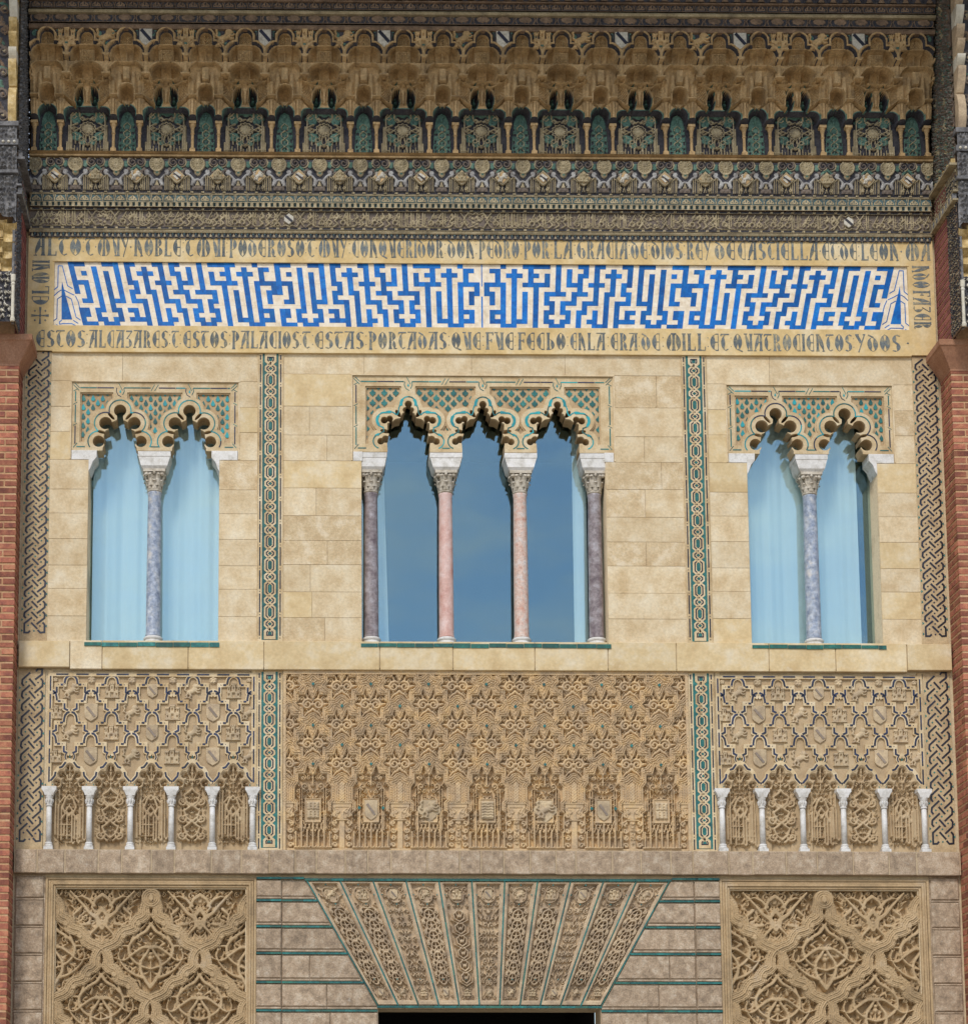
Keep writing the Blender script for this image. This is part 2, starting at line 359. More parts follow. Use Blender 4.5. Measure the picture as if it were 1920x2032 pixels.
class Cv(Grid):
    """relief canvas: height H, material index M"""
    def __init__(s, x0, x1, z0, z1, res, h=0.0, m=0):
        super().__init__(x0, x1, z0, z1, res); s.H = np.full(s.X.shape, float(h)); s.M = np.full(s.X.shape, m, np.uint8); s.ax = None; s.off = (0, 0)
    def _w(s, xa, xb, za, zb):
        i0 = max(0, int((xa - s.x0) / s.res)); i1 = min(s.nx, int((xb - s.x0) / s.res) + 2)
        j0 = max(0, int((za - s.z0) / s.res)); j1 = min(s.nz, int((zb - s.z0) / s.res) + 2)
        return (slice(j0, j1), slice(i0, i1)) if i1 > i0 and j1 > j0 else None
    def seg(s, p, q, w0, w1, h, m=None, prof='r', cut=False, h0=0.0):
        w = max(w0, w1); W = s._w(min(p[0], q[0]) - w, max(p[0], q[0]) + w, min(p[1], q[1]) - w, max(p[1], q[1]) + w)
        if W is None: return
        X = s.X[W]; Z = s.Z[W]; ex, ez = q[0] - p[0], q[1] - p[1]; l2 = ex * ex + ez * ez + 1e-12
        t = np.clip(((X - p[0]) * ex + (Z - p[1]) * ez) / l2, 0, 1)
        d = np.hypot(X - p[0] - ex * t, Z - p[1] - ez * t); ww = w0 + (w1 - w0) * t + 1e-9
        u = d / ww; k = u < 1
        if prof == 'r': val = h0 + (h - h0) * np.sqrt(np.clip(1 - u * u, 0, 1)) ** .7
        else: val = h0 + (h - h0) * np.clip((ww - d) / (s.res * 1.1), 0, 1)
        H = s.H[W]
        if cut: up = k & (val < H) if prof != 'r' else k & (h < H)
        else: up = k & (val > H)
        if cut: H[up] = h if prof == 'r' else h
        else: H[up] = val[up]
        if m is not None: s.M[W][up] = m
    def path(s, pts, w, h, m=None, prof='r', w1=None, closed=False, cut=False, sym=False, h0=0.0):
        n = len(pts); w1 = w if w1 is None else w1
        if closed: pts = list(pts) + [pts[0]]; n += 1
        for i in range(n - 1):
            a = w + (w1 - w) * i / max(1, n - 1); b = w + (w1 - w) * (i + 1) / max(1, n - 1)
            s.seg(pts[i], pts[i + 1], a, b, h, m, prof, cut, h0)
            if sym:
                ax = s.ax or 0; s.seg((2 * ax - pts[i][0], pts[i][1]), (2 * ax - pts[i + 1][0], pts[i + 1][1]), a, b, h, m, prof, cut, h0)
    def spiral(s, cx, cz, r, turns, a0, dr, w, h, m=None, sym=False, w1=None, rin=.18, step=22):
        pts = []; k = max(6, int(turns * 360 / step))
        for i in range(k + 1):
            t = i / k; a = a0 + dr * t * turns * 2 * math.pi; rr = r * (1 - (1 - rin) * t); pts.append((cx + rr * math.cos(a), cz + rr * math.sin(a)))
        s.path(pts, w, h, m, 'r', w1 if w1 is not None else w * .7, sym=sym); return pts
    def disc(s, x, z, r, h, m=None, prof='r', sym=False, cut=False):
        s.seg((x, z), (x + 1e-5, z), r, r, h, m, prof, cut)
        if sym: s.seg((2 * (s.ax or 0) - x, z), (2 * (s.ax or 0) - x + 1e-5, z), r, r, h, m, prof, cut)
    def field(s, F, h, m=None, bev=None, op='max', band=None):
        """raise (or cut) where F<0 to h"""
        k = F < 0
        if op == 'max': u = k & (s.H < h)
        elif op == 'min': u = k & (s.H > h)
        else: u = k
        s.H[u] = h
        if m is not None: s.M[u] = m
    def wear(s, amp, sc=18, seed=1):
        r = np.random.default_rng(seed)
        def oct(n):
            k = max(3, int(n)); a = r.random((k + 2, int(k * s.nx / s.nz) + 3))
            zi = np.linspace(0, a.shape[0] - 1.001, s.nz); xi = np.linspace(0, a.shape[1] - 1.001, s.nx)
            zf = zi - zi.astype(int); xf = xi - xi.astype(int); z_ = zi.astype(int); x_ = xi.astype(int)
            A = a[z_][:, x_]; B = a[z_][:, x_ + 1]; Cc = a[z_ + 1][:, x_]; D = a[z_ + 1][:, x_ + 1]
            xf = xf[None, :]; zf = zf[:, None]; xf = xf * xf * (3 - 2 * xf); zf = zf * zf * (3 - 2 * zf)
            return (A * (1 - xf) + B * xf) * (1 - zf) + (Cc * (1 - xf) + D * xf) * zf - .5
        s.H += amp * (oct((s.nz * s.res) * sc) + .6 * oct((s.nz * s.res) * sc * 2.7)); return s
    def mesh(s, name, mats, d0=0.0, keep=None, warp=None, smooth=True):
        X, Z, D = s.X, s.Z, s.H + d0
        if warp: X, Z, D = warp(X, Z, D)
        V = np.stack([X.ravel(), -D.ravel(), Z.ravel()], 1)
        idx = np.arange(s.nx * s.nz).reshape(s.nz, s.nx)
        F = np.stack([idx[:-1, :-1], idx[:-1, 1:], idx[1:, 1:], idx[1:, :-1]], -1).reshape(-1, 4)
        mi = np.maximum(s.M[:-1, :-1], 0).ravel()
        if keep is not None:
            kk = (keep[:-1, :-1] | keep[:-1, 1:] | keep[1:, 1:] | keep[1:, :-1]).ravel(); F = F[kk]; mi = mi[kk]
            used = np.unique(F); rm = np.full(len(V), -1); rm[used] = np.arange(len(used)); V = V[used]; F = rm[F]
        if isinstance(mats, str): mats = [mats]
        return mesh_np(name, V, F, mats, mi, smooth)
def arc(cx, cz, r, a0, a1, n=10, rz=None):
    rz = rz or r
    return [(cx + r * math.cos(math.radians(a0 + (a1 - a0) * i / n)), cz + rz * math.sin(math.radians(a0 + (a1 - a0) * i / n))) for i in range(n + 1)]

# ------------------------------------------------------------------ heraldic emblems as relief meshes (centred on 0,0; unit = height)
def emblem_canvas(x, z, res): return Cv(-x, x, -z, z, res, 0)
def draw_castle(c, s, h, m=0, md=None):
    F = np.full(c.X.shape, 1e9)
    for x0, x1, z0, z1 in ((-.42, .42, -.5, -.05), (-.42, -.22, -.1, .3), (.22, .42, -.1, .3), (-.13, .13, -.1, .46), (-.48, .48, -.5, -.4), (-.46, .46, -.08, 0)):
        F = np.minimum(F, c.box(x0 * s, x1 * s, z0 * s, z1 * s))
    c.field(F, h, m)
    for tx, tz, hw in ((-.32, .3, .13), (.32, .3, .13), (0, .46, .16)):
        c.field(c.box((tx - hw) * s, (tx + hw) * s, (tz - .07) * s, tz * s), h * 1.25, m)
        for k in (-1, 0, 1): c.field(c.box((tx + k * hw * .75 - .035) * s, (tx + k * hw * .75 + .035) * s, tz * s, (tz + .09) * s), h, m)
    for x, z, hw, hz in ((0, -.27, .09, .17), (-.3, -.24, .04, .07), (.3, -.24, .04, .07), (-.32, .12, .035, .06), (.32, .12, .035, .06), (0, .2, .04, .08)):
        c.field(c.box((x - hw) * s, (x + hw) * s, (z - hz) * s, (z + hz) * s), h * .25, md, op='min')
def draw_lion(c, s, h, m=0, ox=0, oz=0):
    q = lambda pts: [(ox + x * s, oz + z * s) for x, z in pts]
    c.path(q([(-.22, -.08), (-.02, 0), (.14, .12)]), .15 * s, h, m, w1=.17 * s)
    c.disc(ox + .2 * s, oz + .3 * s, .16 * s, h * 1.15, m); c.path(q([(.25, .3), (.38, .26)]), .07 * s, h, m, w1=.05 * s)
    c.path(q([(.12, .42), (.05, .3), (.08, .12)]), .06 * s, h * .95, m)
    c.path(q([(.2, .1), (.36, .08), (.46, .16)]), .06 * s, h, m, w1=.05 * s); c.path(q([(.16, .02), (.3, -.08), (.42, -.06)]), .06 * s, h, m, w1=.05 * s)
    c.path(q([(-.2, -.12), (-.1, -.28), (-.2, -.42), (-.08, -.46)]), .08 * s, h, m, w1=.045 * s); c.path(q([(-.25, -.1), (-.36, -.26), (-.3, -.4), (-.44, -.44)]), .07 * s, h, m, w1=.045 * s)
    c.path(q([(-.32, -.02), (-.46, .06), (-.4, .22), (-.46, .36), (-.36, .44)]), .045 * s, h, m, w1=.06 * s)
def shield_poly(w, h): 
    return [(-w, h), (w, h), (w, -h * .25)] + [(w * math.cos(a), -h * .25 - h * .62 * math.sin(a)) for a in (.35, .75, 1.1)] + [(0, -h)] + [(-w * math.cos(a), -h * .25 - h * .62 * math.sin(a)) for a in (1.1, .75, .35)] + [(-w, -h * .25)]
EMB = {}
def emblem_mesh(kind, s, mt, h=.03, res=.0065):
    k = (kind, s, mt)
    if k in EMB: return EMB[k]
    c = emblem_canvas(s * .56, s * .6, res)
    if kind == 'castle': draw_castle(c, s, h)
    elif kind == 'lion': draw_lion(c, s, h)
    else:
        c.disc(0, 0, s * .5, h, 0); c.disc(0, 0, s * .12, h * 1.3, 0)
        for k2 in range(5):
            a = math.radians(90 + 72 * k2); c.disc(.3 * s * math.cos(a), .3 * s * math.sin(a), .15 * s, h * 1.35)
    EMB[k] = c.mesh(kind, [mt], 0, keep=c.H > 0); return EMB[k]
def put_shield(parent, x, z, d, w, h, th=.02, mf='emblem_stone', mb='bend_stone', flip=False):
    k = ('sh', w, h, th, mf)
    if k not in EMB:
        EMB[k] = MB().prism(shield_poly(w, h), 0, th, 0, bev=th * .3).mesh('shield', mf)
        f = -1 if flip else 1
        EMB[k + ('b',)] = MB().stroke([(-w * .62 * f, h * .62), (w * .55 * f, -h * .45)], w * .36, th * .9, th * 1.35).mesh('bend', mb)
    o = part('shield', EMB[k], parent, (x, -d, z)); part('bend', EMB[k + ('b',)], o, (x, -d, z)); return o
# ================================================================== SETTING
g = MB(); g.v = [(-60, -70, 0), (60, -70, 0), (60, 20, 0), (-60, 20, 0)]; g.f = [(0, 1, 2, 3)]; g.m = [0]
tag(part('ground', g.mesh('ground', 'paving')), 'pale paved courtyard floor in front of the palace facade', 'ground', kind='structure')

# facade core: one thick wall with its openings; the stones lie on it
WIN = {'left': (-5.081, -3.405), 'centre': (-1.572, 1.572), 'right': (3.405, 5.081)}
wall = thing('upper_wall', 'golden ashlar wall of sandstone blocks around the three arched windows', 'wall', (0, 0, 0))
def rect(x0, x1, z0, z1): return [(x0, z0), (x1, z0), (x1, z1), (x0, z1)]
holes = [rect(-6.9, 6.9, 3.4, 15.2)]
for s_ in (-1, 1):
    X = sorted((s_ * 5.081, s_ * 3.405)); Y = sorted((s_ * 5.31, s_ * 3.165))
    holes.append([(X[0], 9.045), (X[1], 9.045), (X[1], 11.61), (Y[1], 11.61), (Y[1], 12.535), (Y[0], 12.535), (Y[0], 11.61), (X[0], 11.61)])
holes.append([(-1.572, 9.045), (1.572, 9.045), (1.572, 11.61), (1.685, 11.61), (1.685, 12.64), (-1.685, 12.64), (-1.685, 11.61), (-1.572, 11.61)])
holes.append(rect(-1.385, 1.385, 3.2, 4.39)[:])
holes[0] = [(-6.9, 3.4), (-1.385, 3.4), (-1.385, 4.39), (1.385, 4.39), (1.385, 3.4), (6.9, 3.4), (6.9, 15.2), (-6.9, 15.2)]; holes.pop()
part('wall_core', loops_mesh('wall_core', holes, -.46, -.13, 'mortar'), wall)
cuts = [rect(-4.235 * q - 1.30, -4.235 * q + 1.30, 6.38, 8.68) for q in (-1, 1)] + [rect(-2.56, 2.55, 6.375, 8.69)] + [rect(4.222 * q - 1.18, 4.222 * q + 1.18, 3.8, 5.89) for q in (-1, 1)]
cuts.append([(-2.255, 5.985), (-1.395, 4.43), (1.395, 4.43), (2.255, 5.985)])
part('wall_face', loops_mesh('wall_face', holes + cuts, -.13, -.012, 'mortar'), wall)
def stones(parent, intervals, z0, z1, mats, d=0.0, wmin=.35, wmax=.75, gap=.0016, bev=.0025, dep=.014, jit=.0022, name='stone'):
    for a, b in intervals:
        x = a
        while x < b - 1e-4:
            wd = random.uniform(wmin, wmax)
            if b - x - wd < wmin * .8: wd = b - x
            dj = d + random.uniform(-jit, jit)
            m = random.choice(mats)
            me = MB().rect(-wd / 2 + gap, wd / 2 - gap, -(z1 - z0) / 2 + gap, (z1 - z0) / 2 - gap, 0, dep, 0, bev).mesh('stone', m)
            part(name, me, parent, (x + wd / 2, -(dj - dep), (z0 + z1) / 2)); x += wd
def sub(iv, obs):
    out = []
    for a, b in iv:
        segs = [(a, b)]
        for o0, o1 in obs:
            ns = []
            for p, q in segs:
                if o1 <= p or o0 >= q: ns.append((p, q)); continue
                if o0 > p: ns.append((p, o0))
                if o1 < q: ns.append((o1, q))
            segs = ns
        out += segs
    return out
zs_side = [9.075, 9.41, 9.77, 10.08, 10.43, 10.77, 11.09, 11.485, 11.86, 12.20, 12.55, 12.94]
zs_cen = [9.075, 9.40, 9.74, 10.10, 10.42, 10.75, 11.12, 11.485, 11.83, 12.22, 12.655, 12.94]
for (a, b), zs in (((-5.585, -2.905), zs_side), ((-2.585, 2.585), zs_cen), ((2.905, 5.585), zs_side)):
    for k in range(len(zs) - 1):
        z0, z1 = zs[k], zs[k + 1]; zm = (z0 + z1) / 2; obs = []
        if zm < 11.485: obs = [(-5.083, -3.403), (-1.574, 1.574), (3.403, 5.083)]
        elif zm < 12.55: obs = [(-5.325, -3.15), (-1.70, 1.70), (3.15, 5.325)]
        elif zm < 12.655 and a > -3 and a < 0: obs = [(-1.70, 1.70)]
        ms = ['ashlar'] * 6 + ['ashlar_rough'] * (3 if a == -2.585 else 1) + ['ashlar_yellow'] * (1 if a < 2 else 4)
        if k == len(zs) - 2: stones(wall, sub([(a, b)], obs), z0, z1, ['ashlar'], wmin=.8, wmax=1.6)
        else: stones(wall, sub([(a, b)], obs), z0, z1, ms, wmin=.34, wmax=.92)

# sill course under the windows
sc = thing('sill_course', 'projecting plain sandstone course running under all three windows', 'ledge', (0, -.06, 8.72))
part('core', MB().rect(-5.93, 5.93, 8.735, 9.04, -.01, .05).mesh('core', 'mortar'), sc)
xs = [-5.93, -5.28, -4.87, -3.78, -2.82, -1.35, -.42, .62, 1.55, 2.42, 3.6, 4.45, 5.36, 5.93]
for i in range(len(xs) - 1):
    e = i in (0, 12)
    me = MB().rect(xs[i] + .004, xs[i + 1] - .004, 8.72 - (0 if e else .02), 9.072 if not e else 9.06, .0, .085 if e else .07, 0, .006).mesh('stone', random.choice(['ashlar_yellow', 'ashlar', 'ashlar_yellow']))
    part('stone', me, sc)
for nm, (a, b) in WIN.items():
    t = thing('sill_tile_row', {'left': 'row of dark green glazed tiles edging the sill of the left double window', 'centre': 'row of dark green glazed tiles edging the sill of the wide middle window', 'right': 'row of dark green glazed tiles edging the sill of the right double window'}[nm], 'tiles', ((a + b) / 2, -.08, 8.99), group='green glazed window sills')
    x = a - .02
    while x < b + .01:
        wd = random.choice((.22, .235, .25)); wd = min(wd, b + .02 - x)
        z1 = 9.046 + random.uniform(-.006, .004)
        part('tile', MB().box3(x + .003, x + wd - .003, -.40, .082 + random.uniform(-.003, .003), 8.995 + random.uniform(-.008, .006), z1).mesh('tile', random.choice(['tile_green'] * 4 + ['tile_teal'])), t)
        x += wd

# ================================================================== WINDOWS
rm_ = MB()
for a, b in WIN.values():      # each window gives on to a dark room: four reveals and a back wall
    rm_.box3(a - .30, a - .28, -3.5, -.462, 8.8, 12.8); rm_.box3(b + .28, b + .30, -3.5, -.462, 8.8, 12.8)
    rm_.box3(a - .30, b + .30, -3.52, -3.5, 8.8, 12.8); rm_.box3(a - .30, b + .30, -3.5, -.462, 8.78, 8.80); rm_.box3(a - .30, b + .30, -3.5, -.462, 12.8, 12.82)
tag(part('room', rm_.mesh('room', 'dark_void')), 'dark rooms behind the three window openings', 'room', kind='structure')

Z0W = 11.615
def arch_openings(gr, cx, kind, slits=True):
    """signed distance of one multifoil arch opening"""
    F = np.full(gr.X.shape, 1e9)
    if kind == 'side':
        u = .00125
        for sx in (-1, 1):
            for x, z, r in ((148, 296, 67), (218, 100, 61)): F = np.minimum(F, gr.circ(cx + sx * x * u, Z0W + z * u, r * u))
            if slits: F = np.minimum(F, gr.ell(cx + sx * 92 * u, Z0W + 372 * u, 52 * u, 17 * u, sx * math.radians(48)))
            if slits: F = np.minimum(F, gr.ell(cx + sx * 188 * u, Z0W + 199 * u, 50 * u, 17 * u, sx * math.radians(14)))
        F = np.minimum(F, gr.circ(cx, Z0W + 432 * u, 65 * u))
        core = [(-28, 400), (-34, 330), (-82, 306), (-120, 228), (-150, 214), (-166, 150), (-158, 60), (-176, 30), (-176, -60)]
    else:
        u = .00104
        for sx in (-1, 1):
            for x, z, r in ((300, 412, 45), (232, 430, 42), (345, 138, 44), (285, 165, 48), (38, 548, 34)): F = np.minimum(F, gr.circ(cx + sx * x * u, Z0W + z * u, r * u))
            if slits: F = np.minimum(F, gr.ell(cx + sx * 128 * u, Z0W + 500 * u, 54 * u, 27 * u, sx * math.radians(58)))
            if slits: F = np.minimum(F, gr.ell(cx + sx * 290 * u, Z0W + 268 * u, 62 * u, 27 * u, sx * math.radians(12)))
        F = np.minimum(F, gr.circ(cx, Z0W + 622 * u, 46 * u))
        core = [(-26, 600), (-44, 520), (-78, 500), (-100, 440), (-160, 430), (-196, 400), (-262, 372), (-262, 300), (-242, 230), (-262, 190), (-268, 110), (-262, 40), (-262, -60)]
    pts = [(cx + x * u, Z0W + z * u) for x, z in core]; pts += [(2 * cx - x, z) for x, z in pts[::-1]]
    return np.minimum(F, gr.poly(pts))
def arch_window(nm, x0, x1, ztop, centres, kind, lab):
    cx = (x0 + x1) / 2
    t = thing('arch_panel', lab, 'arch panel', (cx, 0, Z0W), group='multifoil arch panels over the windows')
    gr = Grid(x0 - .02, x1 + .02, Z0W - .02, ztop + .02, .005)
    F = np.full(gr.X.shape, 1e9)
    F2 = F.copy()
    for c_ in centres: F = np.minimum(F, arch_openings(gr, c_, kind)); F2 = np.minimum(F2, arch_openings(gr, c_, kind, False))
    rectF = gr.box(x0 + .002, x1 - .002, Z0W, ztop - .002)
    off = .105 if kind == 'side' else .115
    # triangular lattice fields between the arches
    fx0, fx1, fz1 = x0 + (.105 if kind == 'side' else .165), x1 - (.105 if kind == 'side' else .165), ztop - .135
    field = np.maximum(gr.box(fx0, fx1, Z0W + .11, fz1), off - F2)
    for c_ in centres: field = np.maximum(field, -gr.box(c_ - .09, c_ + .09, Z0W + .45, ztop))
    fl = gr.contour(field)
    solid = np.maximum(rectF, -F)
    body = gr.contour(solid)
    part('arch_body', loops_mesh('arch_body', body, -.285, -.055, 'stucco_warm'), t)
    front = gr.contour(np.maximum(solid, -field))
    part('arch_face', loops_mesh('arch_face', front, -.055, -.015, 'strap'), t)
    rim = gr.contour(np.maximum(np.maximum(field, solid), -(field + .018)))
    part('field_moulding', loops_mesh('field_moulding', rim, -.055, -.032, 'stucco_warm'), t)
    # glazed drops in the fields
    px, pz = (.124, .122) if kind == 'side' else (.150, .138)
    sx = cx; k = 0
    drop = {}
    n = int((x1 - x0) / px) + 2; rows = int((ztop - Z0W) / (pz * .5)) + 2
    for r_ in range(rows):
        z = fz1 - .012 - r_ * pz * .5
        for i in range(-n, n):
            x = sx + (i + (.5 if r_ % 2 else 0)) * px
            if not (fx0 < x < fx1 and Z0W < z < fz1 + .01): continue
            gi = int((x - gr.x0) / gr.res); gj = int((z - gr.z0) / gr.res)
            dd = field[min(gj, gr.nz - 1), min(gi, gr.nx - 1)]
            if dd > -.008: continue
            if kind == 'side': pl = [(0, .052), (.012, .026), (.027, -.004), (.021, -.026), (0, -.037), (-.021, -.026), (-.027, -.004), (-.012, .026)]
            else: pl = [(0, .056), (.014, .032), (.020, .020), (.040, .010), (.035, -.014), (.018, -.026), (0, -.048), (-.018, -.026), (-.035, -.014), (-.040, .010), (-.020, .020), (-.014, .032)]
            sc_ = min(1, .35 + (-dd) / .045)
            part('glazed_drop', prism_mesh('glazed_drop', [(p * sc_, q * sc_ if z + q * sc_ < fz1 else fz1 - z) for p, q in pl], 0, .006, random.choice(['tile_teal', 'tile_teal', 'tile_turquoise'] if kind == 'side' else ['tile_teal'])), t, (x, .051, z))
    part('field_lattice', MB().rect(fx0 - .0, fx1, Z0W + .10, fz1, -.0545, -.0535).mesh('field_lattice', 'stucco_warm'), t) if False else None
    # glazed line that follows the lobes
    lo = .060 if kind == 'side' else .052
    for lp in gr.contour(np.maximum(F2 - lo, -(gr.Z - (Z0W + .045)))):
        pts = [p for p in lp]
        # keep the run above the foot, cut into short glazed lengths
        run = []; acc = 0; runs = []
        for a, b in zip(pts, pts[1:] + pts[:1]):
            if a[1] < Z0W + .052 and b[1] < Z0W + .052:
                if len(run) > 1: runs.append(run)
                run = []; continue
            if not run: run = [a]; acc = 0
            run.append(b); acc += math.hypot(b[0] - a[0], b[1] - a[1])
            if acc > .16: runs.append(run); run = [b]; acc = 0
        if len(run) > 1: runs.append(run)
        for r_ in runs:
            r_ = [r_[0]] + [p for p, q in zip(r_[1:-1], r_[:-2]) if math.hypot(p[0] - q[0], p[1] - q[1]) > .004] + [r_[-1]]
            part('glazed_line', MB().stroke(r_, .0155, -.015, -.0115).mesh('glazed_line', random.choice(['tile_teal', 'tile_teal', 'tile_turquoise', 'tile_navy'] if kind == 'side' else ['tile_turquoise', 'tile_teal'])), t)
    if kind != 'side':   # turquoise leaves in the lobes' shoulders
        lo2 = np.maximum(F2 - .066, .030 - F2); u = .00104
        for c_ in centres:
            for sx_ in (-1, 1):
                for (ax, az, bx, bz, mm) in ((60, 600, 165, 690, 0), (215, 500, 345, 560, 0), (355, 330, 430, 470, 0), (365, 210, 455, 262, 0)):
                    X = sorted((c_ + sx_ * ax * u, c_ + sx_ * bx * u))
                    reg = np.maximum(lo2, gr.box(X[0], X[1], Z0W + az * u, Z0W + bz * u))
                    for lp in gr.contour(reg):
                        part('turquoise_leaf', loops_mesh('turquoise_leaf', [lp], -.015, -.0105, 'tile_turquoise'), t)
    # frame lines, corner and crossing marks
    a0, a1, b0, b1 = x0 + .045, x1 - .045, Z0W + .05, ztop - .075
    m = .0145
    def ln(pts, mt='tile_teal', w_=m): part('glazed_line', MB().stroke(pts, w_, -.015, -.0115).mesh('glazed_line', mt), t)
    zt = b0 + .10
    for sx_, a_ in ((1, a0), (-1, a1)):
        z = b0 + .04
        while z < b1 - .10:
            e = min(z + .24, b1 - .05); ln([(a_, z), (a_, e)], random.choice(['tile_navy', 'tile_teal'])); ln([(a_ - sx_ * .028, e + .004), (a_ + sx_ * .022, e + .034)], 'tile_teal', .007)
            z = e + .045
        ln([(a_ - sx_ * .03, b1 + .04), (a_ + sx_ * .045, b1 - .035)], 'tile_teal', .008); ln([(a_ - sx_ * .01, b1 + .06), (a_ + sx_ * .05, b1)], 'tile_teal', .008)
        ln([(a_ + sx_ * .02, b0), (a_ + sx_ * .13, b0)], 'tile_teal'); ln([(a_ - sx_ * .02, b0 - .01), (a_ + sx_ * .03, b0 + .05)], 'tile_teal', .008)
    marks = sorted(list(centres) + [(p + q) / 2 for p, q in zip(centres, centres[1:])])
    x = a0 + .06
    for mk in marks + [a1 - .01]:
        e = mk - .05
        while x < e - .03:
            f_ = min(x + .22, e); ln([(x, b1), (f_ - .006, b1)], random.choice(['tile_teal', 'tile_navy', 'tile_turquoise'])); x = f_
        x = mk + .05
    for c_ in centres:      # knot over each arch
        hk = ztop - .075 - (Z0W + (.56 if kind == 'side' else .70))
        zc = b1 - .045
        ln([(c_ - .045, b1), (c_ - .052, zc), (c_ - .03, zc - .05), (c_ + .012, zc - .075)], 'tile_navy' if kind == 'side' else 'tile_teal', .009); ln([(c_ + .045, b1), (c_ + .052, zc), (c_ + .03, zc - .05)], 'tile_teal', .009)
        ln([(c_ - .02, b1 + .06), (c_ + .028, zc + .01)], 'tile_teal', .007)
        part('glazed_drop', prism_mesh('glazed_drop', [(0, .03), (.013, -.004), (0, -.018), (-.013, -.004)], 0, .005, 'tile_turquoise'), t, (c_, .0155, zc - .008))
    for p, q in zip(centres, centres[1:]):
        c_ = (p + q) / 2; ln([(c_ - .05, b1 - .04), (c_ - .005, b1 + .045)], 'tile_teal', .007); ln([(c_ - .005, b1 - .04), (c_ + .045, b1 + .045)], 'tile_teal', .007)
        ln([(c_ - .05, Z0W + .052), (c_ + .05, Z0W + .052)])
    # stone rim of the recess and the foot slab of the arch
    rimm = MB()
    for z_ in (ztop + .0,): rimm.rect(x0 - .018, x1 + .018, z_, z_ + .016, -.02, .010)
    rimm.rect(x0 - .018, x0 - .002, Z0W - .12, ztop, -.02, .006).rect(x1 + .002, x1 + .018, Z0W - .12, ztop, -.02, .006)
    part('rim', rimm.mesh('rim', 'ashlar'), t)
    # marble impost blocks let into the wall ends
    wx = {'left': WIN['left'], 'centre': WIN['centre'], 'right': WIN['right']}[nm]
    for sx_, xe, xo in ((1, wx[0], x0 + .006), (-1, wx[1], x1 - .006)):
        ov = .085 if kind == 'side' else .30
        if kind == 'side':
            prof = [(xo, 11.487), (xe - sx_ * .004, 11.487), (xe - sx_ * .004, 11.33), (xe + sx_ * .02, 11.37), (xe + sx_ * .05, 11.46), (xe + sx_ * .10, 11.52), (xe + sx_ * .10, 11.612), (xo, 11.612)]
            part('impost', MB().prism(prof, -.30, .004, 0, .004, back=True).mesh('impost', 'marble_white'), t)
        else:
            part('impost', MB().rect(*sorted((xo, xe + sx_ * .01)), 11.487, 11.612, -.02, .002, 0, .003).mesh('impost', 'marble_white'), t)
    return t
arch_window('left', -5.312, -3.162, 12.535, (-4.69, -3.795), 'side', 'cream multifoil double arch panel with teal glazed drops over the left window')
arch_window('centre', -1.687, 1.687, 12.64, (-.965, 0, .965), 'mid', 'cream panel of three lobed arches with turquoise leaves over the wide middle window')
arch_window('right', 3.162, 5.312, 12.535, (3.795, 4.69), 'side', 'cream multifoil double arch panel with teal glazed drops over the right window')

def capital(mb_parent, cx, d, z0, z1, r, seed, mt='marble_capital'):
    """leafy capital: bell, two rows of leaves, volutes and abacus (one mesh)"""
    rr = random.Random(seed); m = MB(); h = z1 - z0
    m.lathe([(r * 1.0, z0), (r * 1.12, z0 + .012), (r * 1.12, z0 + .026), (r * .98, z0 + .032), (r * 1.05, z0 + h * .5), (r * 1.45, z1 - h * .16)], cx, d, 24)
    for row, (zb, zt, n, ro) in enumerate(((z0 + .03, z0 + h * .5, 8, 1.05), (z0 + h * .25, z0 + h * .80, 8, 1.2))):
        for k in range(n):
            a = 2 * math.pi * (k + .5 * row) / n; ca, sa = math.cos(a), math.sin(a); wv = r * .34
            pts = []
            for u, (rad, zz) in enumerate(((ro * .98, zb), (ro * 1.12, zb + (zt - zb) * .6), (ro * 1.42, zt), (ro * 1.5, zt - (zt - zb) * .16))):
                ww = wv * (1, 1.1, .9, .4)[u] * rr.uniform(.85, 1.1); R_ = r * rad
                pts.append(((cx + R_ * ca - ww * sa, d + R_ * sa + ww * ca, zz), (cx + (R_ + .008) * ca, d + (R_ + .008) * sa, zz + .004), (cx + R_ * ca + ww * sa, d + R_ * sa - ww * ca, zz)))
            ids = [[m.pt(x, dd, z) for x, dd, z in tri] for tri in pts]
            for q1, q2 in zip(ids, ids[1:]):
                m.face((q1[0], q2[0], q2[1], q1[1])); m.face((q1[1], q2[1], q2[2], q1[2])); m.face((q1[1], q2[1], q2[0], q1[0])); m.face((q1[2], q2[2], q2[1], q1[1]))
    for k in range(4):      # corner volutes and middle flowers
        a = math.pi / 4 + k * math.pi / 2; x, dd = cx + r * 1.62 * math.cos(a), d + r * 1.62 * math.sin(a); zc = z1 - h * .2
        R_ = r * .36
        for j in range(6):
            pass
        m.lathe([(R_ * .3, zc - R_), (R_, zc - R_ * .5), (R_ * 1.05, zc + R_ * .3), (R_ * .5, zc + R_)], x, dd, 10)
        a = k * math.pi / 2; x, dd = cx + r * 1.45 * math.cos(a), d + r * 1.45 * math.sin(a)
        m.lathe([(R_ * .3, zc - R_ * .6), (R_ * .75, zc), (R_ * .4, zc + R_ * .9)], x, dd, 8)
    b = r * 1.62; m.box3(cx - b, cx + b, d - b, d + b, z1 - h * .13, z1)
    return part('capital', m.mesh('capital', mt, smooth=False), mb_parent)
